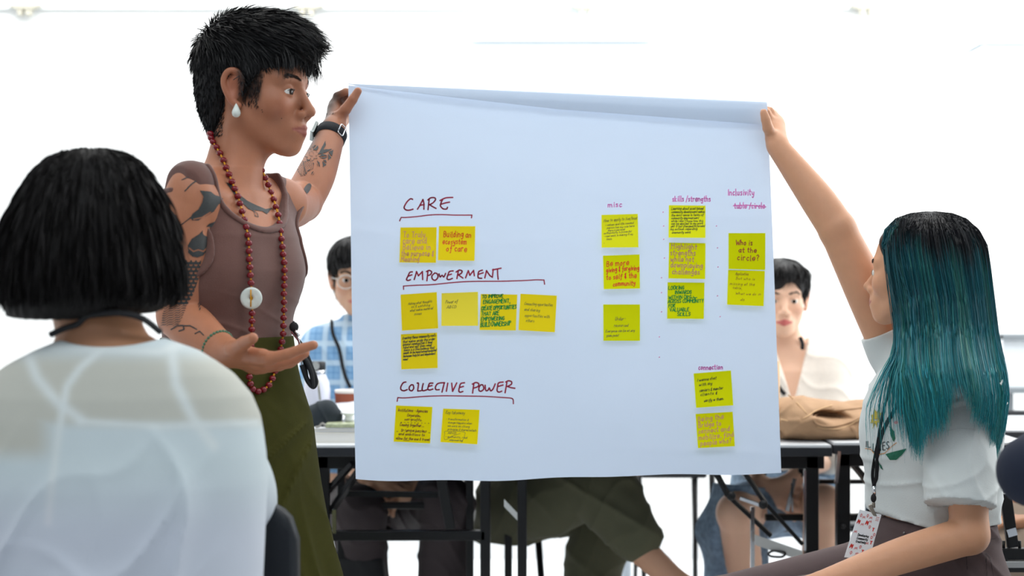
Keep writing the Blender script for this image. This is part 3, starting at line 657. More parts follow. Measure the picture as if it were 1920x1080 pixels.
    for rr, h in ((r1, -.012), (r1+.0030, -.011), (r1+.0030, .011), (r1, .012)): A.append([ctr+R@np.array((rr*math.cos(t), rr*.96*math.sin(t), h)) for t in th]+[ctr+R@np.array((rr, 0, h))])
    A.append(A[0]); G().grid(np.array(A)).obj('strap', mat('watch_strap', (22, 24, 30), .8, bump=.4, bscale=800), wt, True)
    def onband(px, py, off=.0):
        """direction on the band nearest the given line of sight"""
        best = None
        for t in np.linspace(0, 2*np.pi, 240):
            q = ctr+R@np.array(((r1+.004)*math.cos(t), (r1+.004)*.96*math.sin(t), 0)); nn = R@np.array((math.cos(t), math.sin(t), 0))
            x_ = 960+q[0]*FPX/q[1]; y_ = 540-(q[2]-CAMZ)*FPX/q[1]; d = (x_-px)**2+(y_-py)**2+(400 if nn[1] > 0 else 0)
            if best is None or d < best[0]: best = (d, q, nn)
        return best[1], best[2]
    q, nn = onband(627, 259); v = ax; u = np.cross(v, nn); loop = [q+nn*.002+u*a_*.0068+v*b_*.0125 for a_, b_ in ((-1, -.8), (-.8, -1), (.8, -1), (1, -.8), (1, .8), (.8, 1), (-.8, 1), (-1, .8), (-1, -.8))]
    G().tube(loop, .0012, 8).obj('buckle', mat('chrome', (210, 212, 216), .15, 1), wt, True)
    q, nn = onband(588, 246); u = np.cross(v, nn); G().box(q+nn*.003, (.009, .030, .034), np.stack([nn, u, v], 1)).obj('watch_case', mat('case_steel', (150, 156, 156), .25, .9), wt, bevel=.003)
    c = wr*.88+el*.12; ax = unit(wr-el); y = unit(np.cross(ax, (0, 0, 1))); z = np.cross(ax, y)
    bc = [c+.0275*(math.cos(t)*y+math.sin(t)*z) for t in np.linspace(0, 2*np.pi, 31)]
    g = G()
    br = empty('bracelet', c, 'thin bracelet of small green beads on the wrist of the open palm-up hand', 'bracelet'); 
    for b in bc[:-1]: G().ball(b, .0031, 6).obj('bead', mat('green_bead', (70, 112, 84), .35), br, True)
    # ---- long bead necklace
    neck = empty('necklace', (-.45, 2.38, 1.0), 'long dark red bead necklace with a pale jade disc, hanging over the brown tank top', 'necklace')
    pts = [(394.5, 251), (395.5, 259), (399, 266), (405.5, 276), (412, 287), (418.4, 300), (423.5, 314), (429.4, 327), (434.9, 340.6), (440, 354), (445.9, 368), (449.8, 381.8), (453.8, 396.5), (458, 411.7), (461.4, 425.8), (464.8, 440.8), (466.6, 456), (467.2, 470.7), (467.8, 486), (469, 501), (469.7, 516), (470.6, 530.6), (471.5, 545), (472.2, 559), (472.6, 573), (472.8, 587.4), (472.6, 602), (472, 617.6), (471.5, 633), (470.5, 648), (469.5, 663), (468, 679), (467, 694), (467.5, 706.5), (469.6, 719.5), (474, 729.6), (483.8, 734), (493.9, 730.5), (504, 722), (510.7, 709.7), (516, 696), (520, 682), (524, 668), (526.4, 655), (528.8, 640.7), (531, 626), (531.5, 611), (531.8, 596), (532.7, 581.5), (532.7, 566.7), (532.3, 551), (533, 536), (533.6, 521.7), (533.8, 506.7), (533, 491.8), (531, 476.8), (529.9, 462.7), (528, 447.8), (526.2, 433), (524.4, 418.5), (521.6, 402.9), (517.3, 387.9), (513, 373.6), (507.5, 360.4), (503, 346.4), (497.2, 333.2), (490.8, 319.5)]
    pa = np.array(pts); full = S(); full.ops = list(s.ops); 
    db = body.hit(pa[:, 0], pa[:, 1]); dt = tv.hit(pa[:, 0], pa[:, 1]); skv = Vol(ss, .009, lo=(-.68, 2.2, .8), hi=(-.2, 2.8, 1.08)); dk = skv.hit(pa[:, 0], pa[:, 1])
    dep = np.nanmin(np.stack([np.where(np.isnan(q), 9, q) for q in (dt, dk)]+[np.where(np.isnan(db) | (np.arange(len(pa)) > 22) & (np.arange(len(pa)) < 56), 9, db)]), 0)
    for i in range(len(dep)):
        if dep[i] > 5: dep[i] = dep[i-1]
    dep = dep-.0075; i0 = 18; i1 = 56
    for i in range(i0, 36): dep[i] = min(dep[i], dep[i-1]+.0005)
    for i in range(i1, 35, -1): dep[i] = min(dep[i], dep[i+1]+.0005)
    dep = np.convolve(np.pad(dep, 2, 'edge'), np.ones(5)/5, 'valid')
    W = P3(pa[:, 0], pa[:, 1], dep)
    cN = lambda zz: T.w((-.018, 0, zz)); lf_ = T.R[:, 1]
    back = catmull([W[0], cN(1.428)-.056*fw*.85+.05*lf_*.4, cN(1.42)+.060*lf_*.9-.02*fw, cN(1.40)+.060*lf_-.01*fw, cN(1.38)+.06*lf_+.0*fw], 5)[2:]
    for _ in range(14): back = back-body.normal(back)*(body.at(back)-.0066)[:, None]*.7
    cord = np.concatenate([W, back[::-1], W[:1]])
    G().tube(catmull(cord, 2), .0016, 6).obj('cord', mat('cord_yellow', (214, 150, 20), .7), neck, True)
    bm = mat('red_bead', (120, 16, 30), .18, spec=.6)
    proto = None
    for i, w in enumerate(list(W)+list(back[::3])):
        if 22 <= i <= 24: continue
        if proto is None:
            proto = G().ball((0, 0, 0), (.0062, .0062, .0055), 12).obj('bead', bm, neck, True); proto.location = tuple(w); setpar(proto, neck)
        else: b = proto.copy(); COL.objects.link(b); b.location = tuple(w)
    c = W[23]+np.array((0, -.006, 0)); Rd = np.stack([np.array((1, 0, 0)), np.array((0, 0, 1)), np.array((0, -1, 0))], 1)
    G().lathe([(.0035, -.002), (.0175, -.0022), (.0188, 0), (.0175, .0022), (.0135, .0026), (.009, .0018), (.0035, .002), (.0035, -.002)], c, 32, Rd).obj('pendant', mat('jade_white'), neck, True)
    G().tube([W[22], c+(0, -.004, .014), c+(0, -.004, 0), c+(0, -.004, -.014), W[24]], .0012, 6).obj('pendant_cord', mat('cord_yellow'), neck, True)
    # ---- black strap with carabiner at the waistband
    st = empty('belt_strap', P(575, 660, 2.55), 'black folded strap with a small metal clip hooked on the olive skirt waistband', 'strap')
    kb = mat('webbing_black', (22, 24, 28), .75, bump=.3, bscale=600)
    G().tube(catmull([P(548, 612, 2.5), P(556, 632, 2.5), P(572, 655, 2.5), P(586, 690, 2.5), P(594, 715, 2.5), P(588, 727, 2.5), P(578, 718, 2.5), P(573, 690, 2.5), P(566, 660, 2.5)], 6), .0068, 8, flat=.4).obj('webbing', kb, st, True)
    G().tube(catmull([P(560, 660, 2.49), P(574, 676, 2.49), P(584, 700, 2.49), P(586, 724, 2.49), P(576, 712, 2.49), P(566, 684, 2.49)], 6), .009, 8, flat=.5).obj('webbing', kb, st, True)
    G().ball(P(551, 613, 2.49), (.0085, .007, .009), 10).tube([P(550, 606, 2.49), P(551, 602, 2.49)], .002, 6).obj('knot', kb, st, True)
    G().tube(catmull([P(553, 622, 2.485), P(559, 634, 2.485), P(562, 646, 2.485), P(566, 668, 2.485), P(565, 690, 2.485)], 4), .0014, 6).tube([P(553, 620, 2.484), P(561, 630, 2.484)], .0028, 6).obj('clip', mat('chrome'), st, True)
    G().tube(catmull([P(546, 622, 2.48), P(553, 631, 2.48), P(560, 640, 2.48), P(561, 652, 2.48)], 4), .0016, 6).obj('red_cord', mat('cord_maroon', (96, 24, 34), .5), st, True)
    return root, s, T, hf
STAND = standing()
# ------------------------------------------------------------ handwriting strokes (x, y on an 8-high grid: baseline 2, x-height 6, capitals 9)
GL = {}
def _g(t):
    for ln in t.strip().split('\n'):
        k, w, *st = ln.split(); GL[k] = (int(w), [[(int(s[i]), int(s[i+1])) for i in range(0, len(s)-1, 2)] for s in st])
_g('''a 5 46260513022245 464232
b 5 0902 0526454322 02
c 4 4526150312223243
d 5 49423222110315264544
e 5 0444455605 0444352615031222344
f 4 493829211 0636
g 5 46260515042434464140301001
h 5 0902 05264542
i 2 1612 18
j 3 262110 28
k 5 0902 4604 144442
l 2 191222
m 7 0602 0516353632 3556656462
n 5 0602 0516364542
o 5 260514031222334455362646
p 5 0600 052646454332220
q 5 46260504032232 464050
r 4 0602 05263646
s 4 4626150514344432220203
t 4 19132232 0636
u 5 06031222334 4642
v 5 062246
w 7 0603122234 363352646
x 5 0642 4602
y 5 060413334446 46413010
z 5 06460242
A 6 02294 294 5529 1545
B 5 0902 0939485626064 064645435303202
C 5 4838191705031222343
D 5 0902 09294857543202
E 5 490902 42 0636 0242
F 5 490902 0636
G 6 483819170503123242354525
H 6 0902 5952 0656
I 2 1912
J 4 393312020
K 5 0902 4905 164 1652
L 5 090242
M 7 0209356962
N 6 02095259
O 6 391907041232545839
P 5 0902 09394857463606
Q 6 391907041232545839 3452
R 5 0902 09394857463606 2652
S 5 4838190806265543320203
T 6 0959 3932
U 6 0903123253 5952
V 6 093259
W 8 0912365272 89
X 6 0952 5902
Y 6 093659 3632
Z 6 09590252
& 6 521739486703142332465
/ 4 4901
- 4 1545
. 2 1213
, 2 1210
? 5 0819394847252 423 22
: 2 1315 1617
' 2 1917
* 3 1535''')
GL['A'] = (6, [[(0, 2), (3, 9), (6, 2)], [(1, 4), (5, 4)]]); GL['E'] = (5, [[(4, 9), (0, 9), (0, 2), (4, 2)], [(0, 6), (3, 6)]])
GL['W'] = (8, [[(0, 9), (2, 2), (4, 7), (6, 2), (8, 9)]]); GL['e'] = (5, [[(0, 4), (4, 4), (3.5, 6), (1.5, 6), (0, 4), (1, 2), (3, 2), (4, 3)]])
GL['a'] = (5, [[(4, 5.5), (2, 6), (0, 4), (1, 2), (3, 2.5), (4, 5.5)], [(4, 6), (4, 2.5), (4.6, 2)]]); GL['d'] = (5, [[(4, 5), (2, 6), (0, 4), (1, 2), (3, 2.5), (4, 5)], [(4, 9), (4, 2)]])
GL['g'] = (5, [[(4, 5.5), (2, 6), (0, 4.5), (1, 3), (3, 3.2), (4, 5.5)], [(4, 6), (4, 1), (2, -.5), (.5, .5)]]); GL['b'] = (5, [[(0, 9), (0, 2), (2.5, 2), (4, 4), (2.5, 6), (0, 5)]])
GL['y'] = (5, [[(0, 6), (.5, 3.5), (2.5, 3), (4, 5)], [(4, 6), (3.5, 1), (1.5, -.5), (.5, .3)]]); GL['w'] = (7, [[(0, 6), (1.2, 2), (3, 5), (4.5, 2), (6, 6)]])
GL['B'] = (5, [[(0, 9), (0, 2), (3.4, 2.4), (4, 4), (2.4, 5.6), (0, 5.6)], [(0, 9), (3, 8.6), (3.4, 7), (2.4, 5.6)]]); GL['&'] = (5, [[(4, 3), (2, 2), (.5, 3), (1, 4.4), (3, 5.4), (.8, 6.2), (1.5, 8), (3.6, 8)], [(2.3, 9), (2.3, 1)]])
GL['S'] = (5, [[(4, 8), (2.4, 9), (.5, 8), (.8, 6.3), (3.5, 5), (4, 3.3), (2, 2), (0, 3)]]); GL['f'] = (4, [[(4, 8.6), (2.5, 9), (1.8, 7), (1.6, 1), (.4, .4)], [(0, 6), (3.4, 6)]])
GL['k'] = (5, [[(0, 9), (0, 2)], [(3.6, 6), (0, 4), (4, 2)]]); GL['K'] = (5, [[(0, 9), (0, 2)], [(4, 9), (0, 5), (4.4, 2)]]); GL['p'] = (5, [[(0, 6), (0, -.6)], [(0, 5), (2, 6), (4, 4.5), (2.6, 2.4), (0, 2.8)]])
GL['m'] = (7, [[(0, 6), (0, 2)], [(0, 5), (1.6, 6), (2.8, 5), (2.8, 2)], [(2.8, 5), (4.6, 6), (5.8, 5), (6, 2)]]); GL['G'] = (6, [[(4.5, 8), (2.8, 9), (.5, 7), (.5, 4), (2.4, 2), (4.6, 3), (4.8, 5), (3, 5)]])
GL['R'] = (5, [[(0, 9), (0, 2)], [(0, 9), (3.4, 8.6), (3.8, 6.8), (0, 5.4), (4.4, 2)]]); GL['P'] = (5, [[(0, 9), (0, 2)], [(0, 9), (3.6, 8.6), (3.9, 6.6), (0, 5.4)]]); GL['j'] = (3, [[(2, 6), (2, 0), (0, 0)]])
GL['h'] = (5, [[(0, 9), (0, 2)], [(0, 5), (2, 6), (3.6, 5), (3.8, 2)]]); GL['n'] = (5, [[(0, 6), (0, 2)], [(0, 5), (2, 6), (3.6, 5), (3.8, 2)]]); GL['r'] = (4, [[(0, 6), (0, 2)], [(0, 4.5), (1.6, 6), (3, 5.7)]])
GL['s'] = (4, [[(3, 5.6), (1.4, 6), (.4, 5), (2.8, 3.6), (2.4, 2.1), (.2, 2.4)]]); GL['u'] = (5, [[(0, 6), (.3, 2.6), (2.4, 2), (3.8, 3.6)], [(3.8, 6), (3.8, 2)]]); GL['o'] = (5, [[(2, 6), (0, 4), (1.6, 2), (3.8, 3.6), (3, 5.8), (2, 6)]])
GL['t'] = (4, [[(1.6, 8.6), (1.4, 2.6), (3, 2)], [(0, 6.3), (3.4, 6.3)]]); GL['?'] = (4, [[(0, 8), (2, 9.2), (3.6, 7.6), (1.8, 5.6), (1.8, 4)], [(1.6, 2.2), (2, 2)]]); GL['c'] = (4, [[(3.4, 5.5), (1.8, 6), (.2, 4), (1.4, 2), (3.4, 2.8)]])
GL['C'] = (5, [[(4, 8), (2.8, 9), (.5, 7), (.3, 4), (1.8, 2), (4.2, 3)]]); GL['l'] = (2, [[(.6, 9), (.6, 2.2), (1.4, 2)]]); GL['v'] = (4, [[(0, 6), (1.6, 2), (3.6, 6)]])
class Ink:
    """pen strokes collected in picture-plane units, laid as thin ink on a surface Y(px,py)"""
    def __init__(s): s.st = []
    def stroke(s, pts, w): s.st.append((np.asarray(pts, float), w)); return s
    def text(s, t, x0, y0, x1, h, w, slope=0, slant=0, jit=.25, smooth=2):
        tot = sum((GL[c][0]+1.6 if c in GL else 3.4) for c in t)-1.0; sx = (x1-x0)/max(tot, 1); sy = h/7; x = 0; r = random.Random(hash_(t)+int(x0*7+y0))
        for c in t:
            if c in GL:
                wd, ss = GL[c]; dy = r.uniform(-jit, jit)*sy*1.4; sc = 1+r.uniform(-jit, jit)*.3
                for q in ss:
                    p = [(x0+(x+a*1.0)*sx+slant*(b-2)*sy, y0-(b-2)*sy*sc+dy+slope*(x+a)*sx) for a, b in q]
                    p = [(a+r.uniform(-jit, jit)*sx*.45, b+r.uniform(-jit, jit)*sy*.45) for a, b in p]
                    if smooth > 1 and len(p) > 2: p = catmull(p, smooth)
                    s.st.append((np.array(p), w))
                x += wd+1.6
            else: x += 3.4
        return s
    def build(s, name, Yf, m, parent, off=.0004, mp=None):
        V = []; Q = []; T = []; n = 0
        for p, w in s.st:
            if len(p) < 2: p = np.array([p[0], p[0]+(.3, .3)])
            d = np.diff(p, axis=0); L = np.hypot(d[:, 0], d[:, 1])+1e-9; t = d/L[:, None]; nn = np.stack([-t[:, 1], t[:, 0]], 1)*w/2; e = t*w*.35
            for a, b, o, q in zip(p[:-1], p[1:], nn, e): V += [a-q+o, a-q-o, b+q-o, b+q+o]; Q.append([n, n+1, n+2, n+3]); n += 4
            if w > 1.0:
                for c in p: V += [c+(w*.5*math.cos(k), w*.5*math.sin(k)) for k in np.arange(6)*math.pi/3]; T.append([n, n+1, n+2]); T.append([n, n+2, n+3]); T.append([n, n+3, n+4]); T.append([n, n+4, n+5]); n += 6
        V = np.array(V)
        if mp is not None: W = mp(V[:, 0], V[:, 1])
        else: W = P3(V[:, 0], V[:, 1], Yf(V[:, 0], V[:, 1])-off)
        F = [np.array(Q)]+([np.array(T)] if T else [])
        return mk(name, W, F, m, parent, False)
def hash_(t): return sum(ord(c)*(i+3) for i, c in enumerate(t))
# ------------------------------------------------------------ the held sheet
PY0 = 3.0
def Ypap(x, y):
    x = np.asarray(x, float); y = np.asarray(y, float); u = (x-655)/790; v = (y-180)/715
    a = .010*np.sin(u*3.1+.4)*np.cos(v*2.2)+.0045*np.sin((u*5-v*3.2)*1.9)*np.exp(-v*1.3)+.0022*np.sin(v*21+u*4.5)*np.exp(-((u-.72)/.35)**2)*v
    # creases running from the held corners
    a = a+.0035*np.exp(-((y-(250+(x-655)*.22))/26)**2)*np.exp(-u*1.3)-.003*np.exp(-((y-(330-(1440-x)*.10))/30)**2)*np.exp(-(1-u)*2)
    a = a+.0022*np.exp(-((y-(430+26*np.sin(u*5)))/14)**2)+.0018*np.exp(-((y-(820+30*u))/9)**2)*np.exp(-((u-.9)/.3)**2)-.010*np.exp(-((v-1)/.04)**2)*.25*np.sin(u*9)
    return PY0+a
def pap_xy(u, v):
    L = np.array([(653, 160, 0), (656, 330, .23), (660, 600, .6), (667, 898, 1)]); R = np.array([(1434, 196, 0), (1442, 270, .1), (1450, 470, .39), (1465, 888, 1)])
    xl = np.interp(v, L[:, 2], L[:, 0]); yl = np.interp(v, L[:, 2], L[:, 1]); xr = np.interp(v, R[:, 2], R[:, 0]); yr = np.interp(v, R[:, 2], R[:, 1])
    x = xl*(1-u)+xr*u; y = yl*(1-u)+yr*u; return x, y+v**6*(6*np.sin(np.pi*np.minimum(u*1.6, 1)**.8)*(u < 1)+1.5*np.sin(u*23))
sheet = empty('paper_sheet', P(1060, 895, PY0), 'large pale blue-white paper sheet with handwriting, its top edge rolled, held up between two people', 'paper')
pm = mat('paper_blue_white', (204, 219, 239), .75, noise=.012, nscale=5, bump=.06, bscale=300, transl=.30)
U, Vv = np.meshgrid(np.linspace(0, 1, 200), np.linspace(0, 1, 180), indexing='ij'); X, Y = pap_xy(U, Vv)
G().grid(P3(X, Y, Ypap(X, Y))).obj('sheet', pm, sheet, True)
# rolled top: the end of the same sheet bent forward, the roll widening to the right
A = []
for u in np.linspace(0, 1, 120):
    xt, yt = 653+783*u, 157+35*u; low = np.interp(u, [0, .05, .5, .75, 1], [158.5, 165, 207, 222, 237]); hgt = max(low-yt, 1.2); r = hgt/2*PY0/FPX
    c = P(xt, yt+hgt/2, PY0); row = []
    for t in np.linspace(0, 1, 34):
        an = t*math.pi*1.5-.5; row.append((c[0], PY0-.002-r*.35-r*(1-.15*t)*.35*math.sin(an), c[2]+r*(1-.12*t*t)*math.cos(an)))
    A.append(row)
G().grid(np.array(A)).obj('rolled_edge', mat('paper_roll', (212, 225, 241), .75, transl=.24), sheet, True)
red = mat('marker_crimson', (168, 22, 62), .5); pink = mat('marker_pink', (236, 120, 200), .5)
o5 = lambda ox, oy, sc, pts: [(ox+x/sc, oy+y/sc) for x, y in pts]
def heading(name, ox, oy, sc, strokes, w=2.7):
    k = Ink()
    for q in strokes: k.stroke(catmull(o5(ox, oy, sc, q), 4) if len(q) > 2 else o5(ox, oy, sc, q), w)
    k.build(name, Ypap, red, sheet)
heading('handwritten_heading', 730, 350, 5.685, [
    [(248, 135), (225, 130), (190, 160), (160, 210), (162, 235), (185, 250), (215, 250), (252, 240)], [(300, 240), (325, 200), (358, 137)], [(358, 137), (368, 180), (368, 240)], [(325, 200), (372, 190)],
    [(412, 245), (418, 190), (425, 135)], [(410, 142), (440, 120), (480, 118), (492, 138), (465, 172), (428, 192)], [(428, 192), (460, 212), (498, 232)],
    [(540, 148), (600, 120), (676, 115)], [(572, 130), (552, 170), (545, 205), (572, 235), (608, 238), (620, 220)], [(545, 190), (590, 175), (642, 165)]])
heading('heading_underline', 730, 350, 5.685, [[(110, 365), (118, 345), (126, 328)], [(126, 328), (180, 328), (300, 318), (430, 302), (560, 298), (700, 303), (880, 303)], [(880, 303), (875, 333)]], 2.2)
heading('handwritten_heading', 730, 350, 5.685, [
    [(245, 908), (218, 915), (198, 955), (183, 990), (200, 1000), (225, 992)], [(200, 955), (240, 940)], [(265, 990), (278, 950), (290, 905)], [(290, 905), (310, 950)], [(310, 950), (352, 905)], [(352, 905), (355, 990)],
    [(400, 1003), (412, 895)], [(395, 905), (425, 893), (450, 908), (440, 935), (408, 950)], [(485, 920), (455, 950), (460, 985), (490, 997), (518, 965), (510, 930), (485, 920)], [(530, 930), (542, 962), (562, 945), (580, 962), (600, 925)],
    [(680, 898), (642, 905), (625, 940), (615, 982), (640, 990), (672, 978)], [(622, 945), (662, 932)], [(720, 980), (735, 900)], [(712, 910), (745, 890), (775, 900), (765, 925), (735, 940)], [(735, 940), (785, 975)],
    [(812, 972), (842, 895)], [(842, 895), (858, 945)], [(858, 945), (898, 893)], [(898, 893), (906, 950)], [(992, 890), (955, 905), (945, 945), (950, 972), (985, 977)], [(948, 935), (1000, 918)],
    [(1018, 972), (1036, 895)], [(1036, 895), (1070, 945), (1098, 965)], [(1098, 965), (1108, 880)], [(1100, 888), (1190, 869)], [(1153, 880), (1154, 930), (1160, 987)]])
heading('heading_underline', 730, 350, 5.685, [[(152, 1095), (150, 1060)], [(150, 1060), (260, 1052), (450, 1045), (700, 1020), (900, 1010), (1200, 1008), (1450, 1000), (1560, 993), (1648, 995)], [(1648, 995), (1655, 1040)]], 2.2)
heading('handwritten_heading', 730, 700, 5.818, [
    [(180, 95), (150, 105), (125, 150), (130, 180), (160, 190), (195, 178)], [(240, 125), (218, 150), (220, 180), (245, 190), (265, 165), (260, 130), (240, 125)], [(303, 108), (318, 112), (310, 185), (318, 192), (345, 190)], [(370, 112), (360, 150), (358, 182), (375, 190), (408, 180)],
    [(475, 108), (440, 110), (425, 145), (420, 172), (440, 182), (475, 172)], [(425, 145), (466, 133)], [(562, 104), (525, 115), (503, 150), (510, 178), (545, 178)], [(600, 103), (588, 150), (574, 205)], [(562, 104), (603, 102)], [(637, 108), (622, 196)], [(680, 108), (690, 197)], [(690, 197), (735, 105)],
    [(820, 103), (780, 112), (765, 150), (758, 190), (772, 206), (802, 198)], [(765, 155), (808, 143)], [(922, 110), (908, 215)], [(905, 118), (945, 100), (975, 115), (965, 145), (918, 162)], [(1000, 125), (980, 150), (978, 185), (1000, 195), (1030, 170), (1020, 130), (1000, 125)],
    [(1045, 130), (1052, 185), (1075, 185), (1090, 160), (1105, 190), (1130, 172), (1155, 115)], [(1242, 95), (1192, 105), (1180, 150), (1176, 188), (1195, 205), (1226, 195)], [(1180, 145), (1240, 128)], [(1263, 212), (1282, 100)], [(1270, 95), (1300, 82), (1332, 92), (1330, 120), (1288, 143)], [(1288, 143), (1330, 157), (1370, 163)]])
heading('heading_underline', 730, 700, 5.818, [[(85, 305), (92, 265)], [(92, 265), (180, 268), (380, 252), (600, 245), (850, 248), (1050, 252), (1250, 265), (1330, 272), (1350, 290), (1353, 332)]], 2.2)
for t, x0, y0, x1, h, sl in (('misc', 1140, 388, 1167, 9.5, 0), ('skills /strengths', 1261, 377.5, 1333, 10, 0), ('Inclusivity', 1365, 366, 1415, 11, 0), ('table /circle', 1377, 390.5, 1435, 10, 0), ('connection', 1310, 693.5, 1356, 9, -.03)):
    k = Ink().text(t, x0, y0, x1, h, 1.7, slope=sl, jit=.18)
    if t[0] == 't': k.stroke([(1375, 386), (1400, 384.6), (1436, 388)], 1.8)
    k.build('handwritten_title', Ypap, pink, sheet)
dots = [(1243, 398), (1244, 424), (1244, 449), (1245.5, 484), (1240, 521), (1240, 549), (1240, 585), (1236, 632), (1236, 670), (1343, 424), (1345, 465), (1346, 501), (1345, 555), (1350, 594)]
for d in dots: Ink().stroke([d, (d[0]+.7, d[1]-.5)], 1.6).build('marker_dot', Ypap, mat('marker_dot_pink', (220, 60, 150), .5), sheet)
